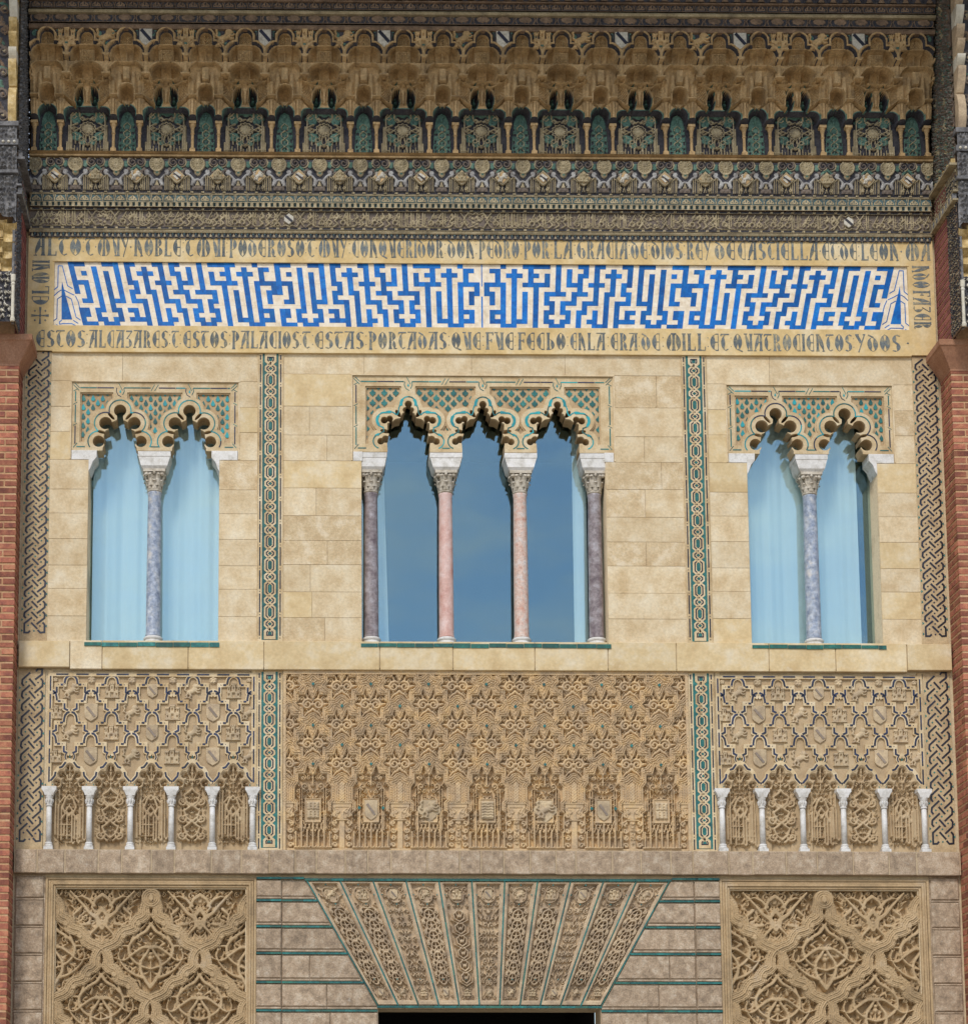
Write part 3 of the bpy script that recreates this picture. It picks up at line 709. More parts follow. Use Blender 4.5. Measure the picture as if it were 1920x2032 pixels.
def window_column(cx, shaft, lab, slab=.21, dpt=-.175, r=.093, seed=1, ends=0):
    t = thing('column', lab, 'column', (cx, -dpt, 9.046), group='marble columns standing in the windows')
    b = MB().box3(cx - .135, cx + .135, dpt - .135, dpt + .135, 9.046, 9.075)
    b.lathe([(.135, 9.075), (.142, 9.09), (.136, 9.108), (.112, 9.122), (.108, 9.135), (.122, 9.15), (.124, 9.165), (.112, 9.178), (.104, 9.185)], cx, dpt, 28)
    part('base', b.mesh('base', 'marble_white', smooth=False), t)
    part('shaft', MB().lathe([(r * 1.1, 9.185), (r * 1.08, 9.20), (r * 1.02, 9.23), (r * 1.01, 9.8), (r * .96, 10.6), (r * .91, 11.06), (r * .98, 11.085), (r * .98, 11.10), (r * .9, 11.105)], cx, dpt, 32).mesh('shaft', shaft, smooth=True), t)
    capital(t, cx, dpt, 11.105, 11.385, r * .93, seed)
    m = MB(); lo, hi = .15, slab
    # splayed impost block and its slab
    a = [m.pt(cx + sx * lo, dpt + sy * lo * .9, 11.386) for sx, sy in ((-1, -1), (1, -1), (1, 1), (-1, 1))]
    c1 = [m.pt(cx + sx * (lo + .02), dpt + sy * (lo + .01), 11.42) for sx, sy in ((-1, -1), (1, -1), (1, 1), (-1, 1))]
    c2 = [m.pt(cx + sx * hi * .96, dpt + sy * .155, 11.535) for sx, sy in ((-1, -1), (1, -1), (1, 1), (-1, 1))]
    c3 = [m.pt(cx + sx * hi, dpt + sy * .162, 11.545) for sx, sy in ((-1, -1), (1, -1), (1, 1), (-1, 1))]
    c4 = [m.pt(cx + sx * hi, dpt + sy * .162, 11.608) for sx, sy in ((-1, -1), (1, -1), (1, 1), (-1, 1))]
    for p, q in ((a, c1), (c1, c2), (c2, c3), (c3, c4)):
        for i in range(4): m.face((p[i], p[(i + 1) % 4], q[(i + 1) % 4], q[i]))
    m.face(tuple(a[::-1])); m.face(tuple(c4))
    part('impost', m.mesh('impost', 'marble_white'), t)
window_column(-4.243, 'marble_blue', 'blue grey veined marble column between the arches of the left window', seed=3)
window_column(-1.447, 'marble_purple', 'dark purple marble column at the left jamb of the middle window', slab=.20, seed=4)
window_column(-.482, 'marble_pink', 'smooth pink marble column with red veins, left of the two in mid window', seed=5)
window_column(.482, 'marble_rose', 'mottled rose and cream marble column, right of the two in mid window', seed=6)
window_column(1.447, 'marble_purple', 'grey purple marble column at the right jamb of the middle window', slab=.20, seed=7)
window_column(4.243, 'marble_blue', 'blue marble column with white streaks between the arches of the right window', seed=8)

for nm, (a, b) in WIN.items():
    t = thing('window_pane', {'left': 'large sheet of glass reflecting the sky behind the left double arch', 'centre': 'large sheet of glass reflecting blue sky behind the middle columns', 'right': 'large sheet of glass reflecting the sky behind the right double arch'}[nm], 'window glass', ((a + b) / 2, .41, 9.05), group='sheets of glass behind the window columns')
    part('glass', MB().rect(a - .12, b + .12, 8.99, 12.7, -.362, -.350, back=True).mesh('glass', 'window_glass'), t)
    fr = MB().rect(a - .14, a - .11, 8.98, 12.72, -.40, -.349).rect(b + .11, b + .14, 8.98, 12.72, -.40, -.349)
    part('frame', fr.mesh('frame', 'wood_brown'), t)
def curtain(x0, x1, lab, seed, flare=0.0, amp=.03):
    rr = random.Random(seed); n = max(10, int((x1 - x0) / .02)); m = MB(); cols = []
    ph = [rr.uniform(0, 6) for _ in range(4)]
    for i in range(n + 1):
        u = i / n; q = []
        for k, z in enumerate((8.9, 9.6, 10.3, 11.0, 11.7, 12.6)):
            x = x0 + (x1 - x0) * u + flare * (12.6 - z) / 3.7 * u
            d = -.46 + amp * math.sin(x * 9 + ph[0] + z * .15) + amp * .75 * math.sin(x * 21 + ph[1] - z * .25) + .01 * math.sin(x * 47 + ph[2])
            q.append(m.pt(x, d, z))
        cols.append(q)
    for p, q in zip(cols, cols[1:]):
        for k in range(5): m.face((p[k], q[k], q[k + 1], p[k + 1]))
    o = part('curtain', m.mesh('curtain', 'curtain', smooth=True)); tag(o, lab, 'curtain')
curtain(-5.06, -3.2, 'full width white curtain hanging behind the left double window', 1)
curtain(3.2, 4.93, 'white curtain hanging behind the right double window, open at its right edge', 2)
curtain(-1.55, -1.29, 'narrow strip of white curtain at the left edge of the middle window', 3, flare=.09)
curtain(1.20, 1.38, 'white curtain drawn to the right edge of the middle window', 4, amp=.02)

# ================================================================== INSCRIPTION FRAME
fr = thing('inscription_frame', 'yellow plaster frame with grey gothic lettering around the blue tiled frieze', 'inscription', (0, -.03, 12.94))
fr_l = [rect(-5.905, 5.905, 12.94, 14.512), rect(-5.565, 5.565, 13.285, 14.168)]
part('frame_body', loops_mesh('frame_body', [[(-5.905, 12.94), (5.905, 12.94), (5.905, 14.512), (-5.905, 14.512)], fr_l[1]], -.012, .035, 'frame_plaster'), fr)
part('moulding', MB().rect(-5.575, 5.575, 12.925, 12.945, -.005, .042).rect(-5.9, 5.9, 14.20 - .0, 14.2005, .034, .0352).mesh('moulding', 'frame_plaster'), fr)
part('moulding', MB().rect(-5.58, 5.58, 14.158, 14.178, .02, .043).mesh('moulding', 'frame_plaster'), fr)

def crescent(x0, z0, x1, z1, b, w, n=9):
    """bowed stroke from bottom to top, b = bulge of its outer edge, w = thickness at the middle"""
    w = w * 1.5; dx, dz = x1 - x0, z1 - z0; o = []; i_ = []
    for k in range(n + 1):
        t = k / n; s_ = math.sin(math.pi * t) ** .55; bx = x0 + dx * t; bz = z0 + dz * t; sg = 1 if b > 0 else -1
        o.append((bx + b * s_, bz)); i_.append((bx + (b - sg * w * math.sin(math.pi * t) ** .8) * s_ - sg * .014, bz))
    return o + i_[::-1]
def stem(x, z0=0, z1=1, w=.175): return [(x - w * .62, z0), (x + w * .62, z0), (x + w * .42, z0 + .12), (x + w * .38, z1 - .12), (x + w * .6, z1), (x - w * .6, z1), (x - w * .38, z1 - .12), (x - w * .42, z0 + .12)]
def bar(x0, z0, x1, z1, w=.055):
    dx, dz = x1 - x0, z1 - z0; l = math.hypot(dx, dz); nx, nz = -dz / l * w / 2, dx / l * w / 2
    return [(x0 - nx, z0 - nz), (x1 - nx, z1 - nz), (x1 + nx, z1 + nz), (x0 + nx, z0 + nz)]
def dot(x, z, r=.04): return [(x - r, z), (x, z - r), (x + r, z), (x, z + r)]
GL = {
 'A': (.56, [stem(.44), crescent(.10, 0, .34, 1, -.12, .13), bar(.02, .985, .56, .985, .05), bar(.12, .5, .42, .5, .05), bar(0, .02, .16, .02)]),
 'B': (.5, [stem(.12), crescent(.16, .5, .16, 1, .26, .12), crescent(.16, 0, .16, .52, .32, .14)]),
 'C': (.5, [crescent(.34, 0, .34, 1, -.33, .17), bar(.43, .02, .43, .98, .03), bar(.3, .97, .46, .97), bar(.3, .03, .46, .03)]),
 'D': (.54, [crescent(.26, 0, .2, .82, -.24, .15), crescent(.28, 0, .22, .86, .27, .15), bar(.04, .97, .3, .82, .07)]),
 'E': (.5, [crescent(.34, 0, .34, 1, -.33, .17), bar(.44, .03, .44, .97, .035), bar(.12, .5, .43, .5, .05), bar(.3, .97, .46, .97), bar(.3, .03, .46, .03)]),
 'F': (.44, [stem(.13), bar(.02, .975, .44, .975, .06), bar(.14, .52, .36, .52, .05), bar(.42, .84, .42, .97), bar(.34, .42, .34, .62)]),
 'G': (.54, [crescent(.32, 0, .30, .97, -.31, .16), bar(.18, .975, .52, .975, .05), crescent(.34, 0, .34, .56, .2, .12), bar(.28, .55, .42, .55)]),
 'H': (.5, [stem(.12), crescent(.22, 0, .18, .62, .27, .13)]),
 'I': (.18, [stem(.09), bar(0, .5, .18, .5, .03)]),
 'L': (.46, [stem(.12), bar(.08, .03, .44, .03, .06), bar(.42, .02, .42, .24, .05)]),
 'M': (.8, [crescent(.24, 0, .34, 1, -.24, .16), stem(.42), crescent(.58, 0, .48, 1, .26, .16), bar(.28, .985, .56, .985)]),
 'N': (.56, [stem(.12), crescent(.44, -.02, .18, .98, .15, .15), bar(.08, .975, .24, .975, .06), bar(.40, .0, .54, .03)]),
 'O': (.54, [crescent(.27, 0, .27, 1, -.26, .17), crescent(.27, 0, .27, 1, .26, .17)]),
 'P': (.48, [stem(.12, -.06), crescent(.16, .36, .16, 1, .3, .14), bar(0, .985, .2, .985)]),
 'Q': (.58, [crescent(.27, .04, .27, 1, -.26, .17), crescent(.27, .04, .27, 1, .26, .17), bar(.26, .1, .56, -.04, .07)]),
 'R': (.52, [stem(.12), crescent(.16, .48, .16, 1, .27, .13), crescent(.3, 0, .26, .5, .16, .12), bar(.38, .02, .5, .04)]),
 'S': (.46, [crescent(.28, .46, .3, 1, -.26, .13), crescent(.16, 0, .16, .54, .28, .13), bar(.26, .97, .42, .9, .06), bar(.04, .08, .2, .03, .06), bar(.08, .62, .36, .4, .1)]),
 'T': (.46, [crescent(.28, 0, .26, .93, -.25, .14), bar(.02, .955, .46, .955, .075), bar(.26, .03, .4, .1, .05), bar(.02, .86, .02, .96)]),
 'U': (.52, [crescent(.28, 0, .12, 1, -.08, .13), stem(.42), bar(.2, .02, .44, .02, .05), bar(0, .985, .2, .985)]),
 'V': (.5, [crescent(.26, 0, .10, 1, -.06, .13), crescent(.24, 0, .2, 1, .26, .15), bar(0, .985, .2, .985)]),
 'Y': (.46, [bar(.06, .98, .26, .5, .13), bar(.42, .98, .14, -.04, .05), bar(0, .985, .16, .985), bar(.34, .985, .46, .985)]),
 'Z': (.44, [bar(.04, .95, .42, .95, .08), bar(.4, .93, .08, .5, .05), crescent(.16, 0, .12, .55, .27, .12), bar(.02, .04, .2, .02)]),
 ':': (.14, [dot(.07, .25), dot(.07, .75)]),
 ';': (.14, [dot(.07, .5, .06)]),
 '+': (.9, [[(.38, 0), (.52, 0), (.47, .4), (.43, .4)], [(.38, 1), (.52, 1), (.47, .6), (.43, .6)], [(0, .43), (.4, .48), (.4, .52), (0, .57)], [(.9, .43), (.5, .48), (.5, .52), (.9, .57)], dot(.45, .5, .1), dot(.2, .2, .06), dot(.7, .2, .06), dot(.2, .8, .06), dot(.7, .8, .06)]),
}
GLM = {}
def glyph(ch):
    if ch not in GLM:
        m = MB()
        for k, pl in enumerate(GL[ch][1]): m.prism(pl, 0, .0030 + .0004 * k)
        GLM[ch] = m.mesh('letter', 'letter_ink')
    return GLM[ch]
def word(txt, x0, x1, z0, h, ang=0, origin=None):
    """ang 0: runs along +x. otherwise along a direction from origin"""
    sp = .07; tot = sum(GL[c_][0] for c_ in txt) + sp * (len(txt) - 1); k = (x1 - x0) / tot; x = x0
    for c_ in txt:
        if ang == 0: o = part('letter', glyph(c_), fr, (x, -.0352, z0)); o.scale = (k, 1, h)
        else:
            o = part('letter', glyph(c_), fr, (z0, -.0352, x)); o.scale = (abs(k), 1, h); o.rotation_euler = (0, ang, 0)
        x += (GL[c_][0] + sp) * k
top = [('ALTO', 68, 162), (':', 164, 168), ('T', 170, 188), (';', 189, 192), ('MUY', 193, 256), (';', 258, 262), ('NOBLE', 266, 360), (':', 362, 366), ('T', 368, 386), ('MUI', 389, 447), (':', 449, 452), ('PODEROSO', 455, 604), (':', 605, 608), ('T', 610, 625), (';', 626, 629), ('MUY', 631, 688), (':', 691, 695), ('CONQUERIDOR', 698, 879), (':', 881, 884), ('DON', 887, 940), (':', 942, 946), ('PEDRO', 949, 1029), (':', 1031, 1035), ('POR', 1038, 1089), (':', 1091, 1095), ('LA', 1097, 1135), (':', 1137, 1141), ('GRACIA', 1143, 1244), (':', 1245, 1248), ('DE', 1250, 1283), (':', 1284, 1288), ('DIOS', 1290, 1353), (':', 1354, 1358), ('REY', 1360, 1408), ('DE', 1416, 1457), ('CASTIELLA', 1461, 1621), (';', 1623, 1626), ('ET', 1628, 1659), (':', 1660, 1663), ('DE', 1664, 1698), (':', 1699, 1703), ('LEON', 1705, 1780), (';', 1783, 1787), ('MA', 1792, 1843)]
bot = [('ESTOS', 72, 170), (':', 171, 175), ('ALCAZARES', 177, 334), (':', 335, 339), ('T', 341, 355), (':', 356, 360), ('ESTOS', 363, 452), (':', 454, 458), ('PALACIOS', 460, 594), (':', 595, 598), ('T', 600, 616), (':', 618, 622), ('ESTAS', 624, 722), (':', 724, 728), ('PORTADAS', 731, 886), (':', 888, 892), ('QUE', 895, 954), (':', 956, 960), ('FUE', 962, 1019), (':', 1020, 1023), ('FECHO', 1026, 1121), (':', 1123, 1127), ('EN', 1130, 1161), ('LA', 1164, 1200), (':', 1203, 1207), ('ERA', 1210, 1264), (':', 1265, 1268), ('DE', 1271, 1309), (':', 1312, 1316), ('MILL', 1319, 1399), (':', 1401, 1405), ('ET', 1407, 1445), (':', 1447, 1450), ('QUATROCIENTOS', 1453, 1689), (':', 1690, 1693), ('Y', 1695, 1715), ('DOS', 1719, 1785), (';', 1796, 1802)]
for wd, a, b in top: word(wd, P(a, 480)[0], P(b, 480)[0], 14.236, .25)
for wd, a, b in bot: word(wd, P(a, 680)[0], P(b, 680)[0], 12.985, .235)
# vertical runs: left reads upward, right reads downward
def vword(txt, za, zb, x, h, up):
    sp = .07; tot = sum(GL[c_][0] for c_ in txt) + sp * (len(txt) - 1); k = abs(zb - za) / tot; z = za
    for c_ in txt:
        o = part('letter', glyph(c_), fr, (x, -.0352, z)); o.scale = (k, 1, h); o.rotation_euler = (0, (-1 if up else 1) * math.pi / 2, 0)
        z += (GL[c_][0] + sp) * k * (1 if up else -1)
vword('+', 13.30, 13.53, -5.625, .225, True); vword('EL', 13.56, 13.82, -5.625, .225, True); vword('MUI', 13.85, 14.17, -5.625, .225, True)
vword('NDO', 14.17, 13.86, 5.625, .225, False); vword('FAZER', 13.83, 13.30, 5.625, .225, False)

# ================================================================== BLUE AND WHITE TILE FRIEZE
tf = thing('tile_frieze', 'long panel of blue and white square kufic tile lettering mirrored about its middle', 'tile panel', (0, -.01, 13.285))
tb = MB(); x = -5.565; random.seed(11)
part('white_ground', MB().rect(-5.565, 5.565, 13.285, 14.168, -.012, .010).mesh('white_ground', 'tile_white'), tf)
G14 = np.zeros((14, 38), bool)
def V_(c_, a, b): G14[a:b + 1, c_] = True
def H_(r_, a, b): G14[r_, a:b + 1] = True
for q in ((0,0,6),(2,4,8),(0,10,13),(4,1,10),(3,10,12),(7,10,12),(6,2,10),(8,0,8),(10,0,4),(11,4,6),(10,6,8),(12,8,13),(10,10,12),(13,1,6),(14,6,13),(16,10,13),(16,0,8),(18,8,10),(19,10,13),(18,0,2),(19,2,6),(20,6,8),(22,8,10),(21,1,4),(21,10,12),(25,10,12),(24,8,10),(25,6,8),(23,0,6),(28,0,4),(25,2,4),(27,4,13),(29,6,12),(31,1,13),(33,4,13),(34,1,3),(36,4,6),(35,6,8),(35,10,12)): V_(*q)
for q in ((0,0,2),(2,2,2),(4,0,2),(8,1,2),(10,0,1),(11,0,1),(13,0,2),(12,3,4),(13,4,6),(12,6,7),(8,6,8),(0,6,8),(0,10,11),(8,10,12),(10,9,10),(12,9,12),(2,12,14),(6,13,14),(13,14,16),(12,16,17),(0,15,16),(4,15,17),(8,16,18),(10,18,19),(0,18,19),(2,18,19),(6,18,20),(8,20,22),(4,20,21),(10,21,22),(12,21,22),(13,22,24),(12,24,25),(6,22,25),(0,25,29),(2,27,27),(4,25,29),(12,29,31),(2,30,32),(13,31,33),(0,33,33),(1,34,35),(4,33,36),(10,33,35),(12,33,35)): H_(*q)
def kx(u, r_):   # column position u in 0..74 and row line r_ -> x
    t = r_ / 14.0; f = u / 74.4
    return (-5.40 + (-5.18 + 5.40) * t) * (1 - f)
def kz(r_): return 14.166 - r_ * (14.166 - 13.287) / 14
G74 = np.concatenate([G14[:, :37], G14[:, :37]], 1); used = np.zeros_like(G74)
rects = []
for c_ in range(74):
    r_ = 0
    while r_ < 14:
        if G74[r_, c_] and not used[r_, c_]:
            e = r_
            while e + 1 < 14 and G74[e + 1, c_] and not used[e + 1, c_]: e += 1
            if e - r_ >= 2 or True and e > r_: rects.append((c_, c_ + 1, r_, e + 1)); used[r_:e + 1, c_] = True
            r_ = e + 1
        else: r_ += 1
for r_ in range(14):
    c_ = 0
    while c_ < 74:
        if G74[r_, c_] and not used[r_, c_]:
            e = c_
            while e + 1 < 74 and G74[r_, e + 1] and not used[r_, e + 1]: e += 1
            rects.append((c_, e + 1, r_, r_ + 1)); used[r_, c_:e + 1] = True; c_ = e + 1
        else: c_ += 1
blues = []
for (c0, c1, r0, r1) in rects:
    j = random.uniform(0, .0008)
    poly = [(kx(c0, r1) , kz(r1)), (kx(c1, r1), kz(r1)), (kx(c1, r0), kz(r0)), (kx(c0, r0), kz(r0))]
    blues += [((c1 - c0) * (r1 - r0), poly, j), ((c1 - c0) * (r1 - r0), [(-x, z) for x, z in poly], j)]
blues.sort(key=lambda q: -q[0])
for _, poly, j in blues[:292]: part('blue_tile', prism_mesh('blue_tile', poly, .0, .0125 + j, 'tile_blue'), tf)
rest = MB()
for _, poly, j in blues[292:]: rest.prism(poly, .0, .0125 + j)
part('small_blue_tile', rest.mesh('small_blue_tile', 'tile_blue'), tf, kind='stuff')
ml = MB().rect(-.009, .009, 13.287, 13.72, .0, .0122).rect(-.006, .006, 13.86, 14.166, .0, .0122)
part('blue_tile', ml.mesh('blue_tile', 'tile_blue'), tf)
def q1(zx, zy): return P(90 + zx / 7.215, 510 + zy / 7.215, .01)
for fl in (1, -1):
    f_ = lambda pts: [(fl * q1(*p)[0], q1(*p)[1]) for p in pts]
    part('blue_tile', prism_mesh('blue_tile', f_([(240, 345), (262, 440), (385, 893), (232, 893), (232, 440)]), 0, .0125, 'tile_blue'), tf)
    for ln_ in ([(122, 470), (178, 425), (185, 125), (243, 125), (318, 410), (390, 452)], [(122, 555), (180, 500), (228, 470)], [(268, 470), (330, 505), (415, 545)], [(232, 560), (172, 600), (165, 878), (112, 918)], [(300, 560), (372, 600), (440, 860), (505, 902)], [(160, 965), (195, 995)], [(235, 900), (200, 930), (205, 960), (250, 952), (380, 952), (440, 985)], [(400, 905), (470, 950)], [(430, 555), (470, 640), (535, 900)]):
        part('blue_line', MB().stroke(f_(ln_), .011, 0, .0125).mesh('blue_line', 'tile_navy' if False else 'tile_blue'), tf)
# fine joints between the tile slabs
jt = MB()
for r_ in (4.5, 9.3):
    for k in range(28): jt.rect(-5.56 + k * .397, -5.56 + k * .397 + .39, kz(r_) - .001, kz(r_) + .001, .0098, .0104)
part('joint', jt.mesh('joint', 'grey_mortar'), tf, kind='stuff')
# ================================================================== GEOMETRIC TILE STRIPS
random.seed(5)
def lattice_strip(xl, z0, z1, per, lab, sc=1.0):
    """woven lattice of black glazed bars and small teal dots; xl = left edge, width .33"""
    t = thing('lattice_strip', lab, 'tile strip', (xl + .165, 0, z0), group='woven black and teal tile strips at the outer edges')
    part('ground', MB().rect(xl, xl + .33, z0, z1, -.012, .006, 0, .003).mesh('ground', 'strip_ground'), t)
    MM = {}
    def mk(k, pts=None, poly=None, wd=.0235, mt='tile_black'):
        if k not in MM: MM[k] = MB().stroke(pts, wd, 0, .0042).mesh('bar', mt) if pts else prism_mesh('dot', poly, 0, .0042, mt)
        return MM[k]
    n = int((z1 - z0 - .13) / per)
    f = per / .1405; zt = z1 - .035
    ends = []
    for i in range(n):
        zz = zt - i * per
        for k, pts in (('l', [(.142, 0), (.046, -.079), (.040, -.125), (.063, -.152)]), ('d', [(.132, -.069), (.211, -.150)]), ('r', [(.277, -.066), (.302, -.095), (.299, -.150), (.201, -.228)])):
            pts = [(x, z * f) for x, z in pts]
            if i == 0 and k == 'r': 
                part('bar', MB().stroke([(.215, -.045), (.24, -.012), (.292, -.012), (.292, -.085), (.205, -.152)], .0235, 0, .0042).mesh('bar', 'tile_black'), t, (xl, -.006, zz + .062))
            if i == n - 1 and k == 'r': pts = [pts[0], pts[1], (pts[1][0], pts[1][1] - .10 * f), (.25, -.20 * f), (.215, -.165 * f)]
            if i == n - 1 and k == 'l': pts = [pts[0], pts[1], (pts[1][0], -.20 * f), (.095, -.20 * f), (.12, -.175 * f)]
            kk = k if not (i == n - 1 and k != 'd') else k + 'e'
            part('bar', mk(kk, pts), t, (xl, -.006, zz))
        for k, x, z in (('p', .094, -.106), ('p', .168, -.178), ('p', .243, -.112)):
            part('dot', mk('p' if random.random() < .7 else 'q', poly=[(-.013, 0), (0, -.013), (.013, 0), (0, .013)], mt='tile_teal' if random.random() < .8 else 'tile_navy'), t, (xl + x, -.006, zz + z * f))
        part('dot', mk('tl', poly=[(-.010, -.020), (.013, 0), (-.010, .020)], mt='tile_teal'), t, (xl + .016, -.006, zz - .172 * f))
        part('dot', mk('tr', poly=[(.008, -.020), (-.015, 0), (.008, .020)], mt='tile_teal'), t, (xl + .322, -.006, zz - .175 * f + .06))
    if sc: part('border', MB().rect(xl - .002, xl + .003, z0, z1, 0, .0085).rect(xl + .327, xl + .332, z0, z1, 0, .0085).mesh('border', 'strap'), t)
lattice_strip(-5.915, 9.075, 12.935, .1405, 'tall woven black bar tile strip beside the left window')
lattice_strip(5.585, 9.075, 12.935, .1405, 'tall woven black bar tile strip beside the right window')
lattice_strip(-5.925, 6.385, 8.70, .162, 'short woven black bar tile strip left of the left carved heraldic panel')
lattice_strip(5.575, 6.385, 8.70, .162, 'short woven black bar tile strip right of the right carved heraldic panel')
def chain_strip(xc, z0, z1, per, lab, wh):
    """chain of long and short octagons on a teal ground between dashed black lines"""
    t = thing('chain_strip', lab, 'tile strip', (xc, 0, z0), group='teal octagon chain tile strips beside the middle bay')
    W = .16
    part('ground', MB().rect(xc - W, xc + W, z0, z1, -.012, .006, 0, .003).mesh('ground', wh), t)
    part('teal_ground', MB().rect(xc - .103, xc + .103, z0 + .03, z1 - .012, 0, .0085).mesh('teal_ground', 'tile_teal'), t)
    if wh == 'strap': part('border', MB().rect(xc - W - .008, xc - W, z0, z1, -.012, .012).rect(xc + W, xc + W + .008, z0, z1, -.012, .012).mesh('border', 'strap'), t)
    MM = {}
    def put(k, fn, x, z, nm, dz=0):
        if k not in MM: MM[k] = fn()
        part(nm, MM[k], t, (x, -(.0085 + dz), z))
    s = per / .31; L_, Sh = .195 * s, .115 * s; cr = .0
    z = z1 - .12; wd = .050; a = .050
    # squared end at the top
    part('link', MB().stroke([(xc, z - .035), (xc - a, z + .01), (xc - a, z + .085), (xc + a, z + .085), (xc + a, z + .01), (xc, z - .035)], wd, .0, .0135).mesh('link', wh), t)
    part('bar', MB().stroke([(xc - .022, z + .005), (xc - .038, z + .02), (xc - .038, z + .06), (xc + .038, z + .06), (xc + .038, z + .02), (xc + .022, z + .005)], .014, .0, .0165).mesh('bar', 'tile_black'), t)
    z -= .035; k = 0
    def link_m(h, c): return MB().stroke([(0, h / 2), (-a, h / 2 - c), (-a, -h / 2 + c), (0, -h / 2)], wd, 0, .005).mesh('link', wh)
    def link_r(h, c): return MB().stroke([(0, h / 2), (a, h / 2 - c), (a, -h / 2 + c), (0, -h / 2)], wd, 0, .0042).mesh('link', wh)
    def brk(h, c, sg): return MB().stroke([(sg * .020, h / 2 - .024), (sg * .046, h / 2 - .046), (sg * .046, -h / 2 + .046), (sg * .020, -h / 2 + .024)], .0165, 0, .0062).mesh('bar', 'tile_black')
    while z - (Sh if k % 2 == 0 else L_) > z0 + .10:
        h = Sh if k % 2 == 0 else L_; zc = z - h / 2
        put(('m', k % 2), lambda: link_m(h, .042), xc, zc, 'link'); put(('r', k % 2), lambda: link_r(h, .042), xc, zc, 'link')
        put(('bl', k % 2), lambda: brk(h, .04, -1), xc, zc, 'bar'); put(('br', k % 2), lambda: brk(h, .04, 1), xc, zc, 'bar')
        if k % 2: put('c1', lambda: prism_mesh('dot', [(-.008, -.046 * s), (.008, -.046 * s), (.008, .046 * s), (-.008, .046 * s)], 0, .0062, 'tile_teal'), xc, zc, 'dot')
        else: put('c0', lambda: prism_mesh('dot', [(-.010, 0), (0, -.010), (.010, 0), (0, .010)], 0, .0062, 'tile_teal'), xc, zc, 'dot')
        put('x', lambda: prism_mesh('dot', [(-.010, 0), (0, -.010), (.010, 0), (0, .010)], 0, .0075, 'tile_black'), xc, z, 'dot')
        z -= h; k += 1
    put('x', None, xc, z, 'dot')
    zb = z0 + .062
    part('link', MB().stroke([(xc, z), (xc - a, z - .042), (xc - a, zb), (xc + a, zb), (xc + a, z - .042), (xc, z)], wd, .0, .0135).mesh('link', wh), t)
    part('bar', MB().stroke([(xc - .022, z - .035), (xc - .038, z - .05), (xc - .038, zb + .026), (xc + .038, zb + .026), (xc + .038, z - .05), (xc + .022, z - .035)], .014, .0, .0165).mesh('bar', 'tile_black'), t)
    for sg in (-1, 1):
        zz = z1 - .03; first = True
        while zz > z0 + .05:
            l = .06 if first else .245 * s; e = max(z0 + .02, zz - l); first = False
            part('bar', MB().rect(-.0075, .0075, e - zz, 0, 0, .0055).mesh('bar', 'tile_black'), t, (xc + sg * .131, -.006, zz))
            zz = e - .032
            if zz > z0 + .05: put('o', lambda: prism_mesh('dot', [(-.008, 0), (0, -.008), (.008, 0), (0, .008)], 0, .0031, 'tile_black'), xc + sg * .131, zz, 'dot', -.0025)
            zz -= .030
chain_strip(-2.748, 9.075, 12.935, .31, 'tall octagon chain tile strip between the left and middle windows', 'strap')
chain_strip(2.741, 9.075, 12.935, .31, 'tall octagon chain tile strip between the middle and right windows', 'strap')
chain_strip(-2.748, 6.385, 8.70, .285, 'short octagon chain tile strip left of the carved centre panel', 'strap')
chain_strip(2.735, 6.385, 8.70, .285, 'short octagon chain tile strip right of the carved centre panel', 'strap')

# ================================================================== ARABESQUE HELPERS
def smooth(pts, n=5):
    """Catmull-Rom through the points"""
    P_ = [np.array(p, float) for p in pts]; P_ = [2 * P_[0] - P_[1]] + P_ + [2 * P_[-1] - P_[-2]]; out = []
    for a, b, c_, d in zip(P_, P_[1:], P_[2:], P_[3:]):
        for k in range(n):
            t = k / n; out.append(tuple(.5 * (2 * b + (c_ - a) * t + (2 * a - 5 * b + 4 * c_ - d) * t * t + (3 * b - a - 3 * c_ + d) * t ** 3)))
    return out + [tuple(P_[-2])]
def scroll(c, x, z, r, h, sym=True, m=None, a0=90, d=1, turns=1.25, w=.3):
    c.spiral(x, z, r, turns, math.radians(a0), d, r * w, h, m, sym=sym, rin=.22)
    c.disc(x, z, r * .24, h, m, sym=sym)
def leafp(c, x, z, l, ang, wd, h, sym=True, m=None):
    a = math.radians(ang); c.path([(x, z), (x + l * .35 * math.cos(a + .25), z + l * .35 * math.sin(a + .25)), (x + l * .75 * math.cos(a + .12), z + l * .75 * math.sin(a + .12)), (x + l * math.cos(a), z + l * math.sin(a))], wd, h, m, w1=wd * .2, sym=sym)
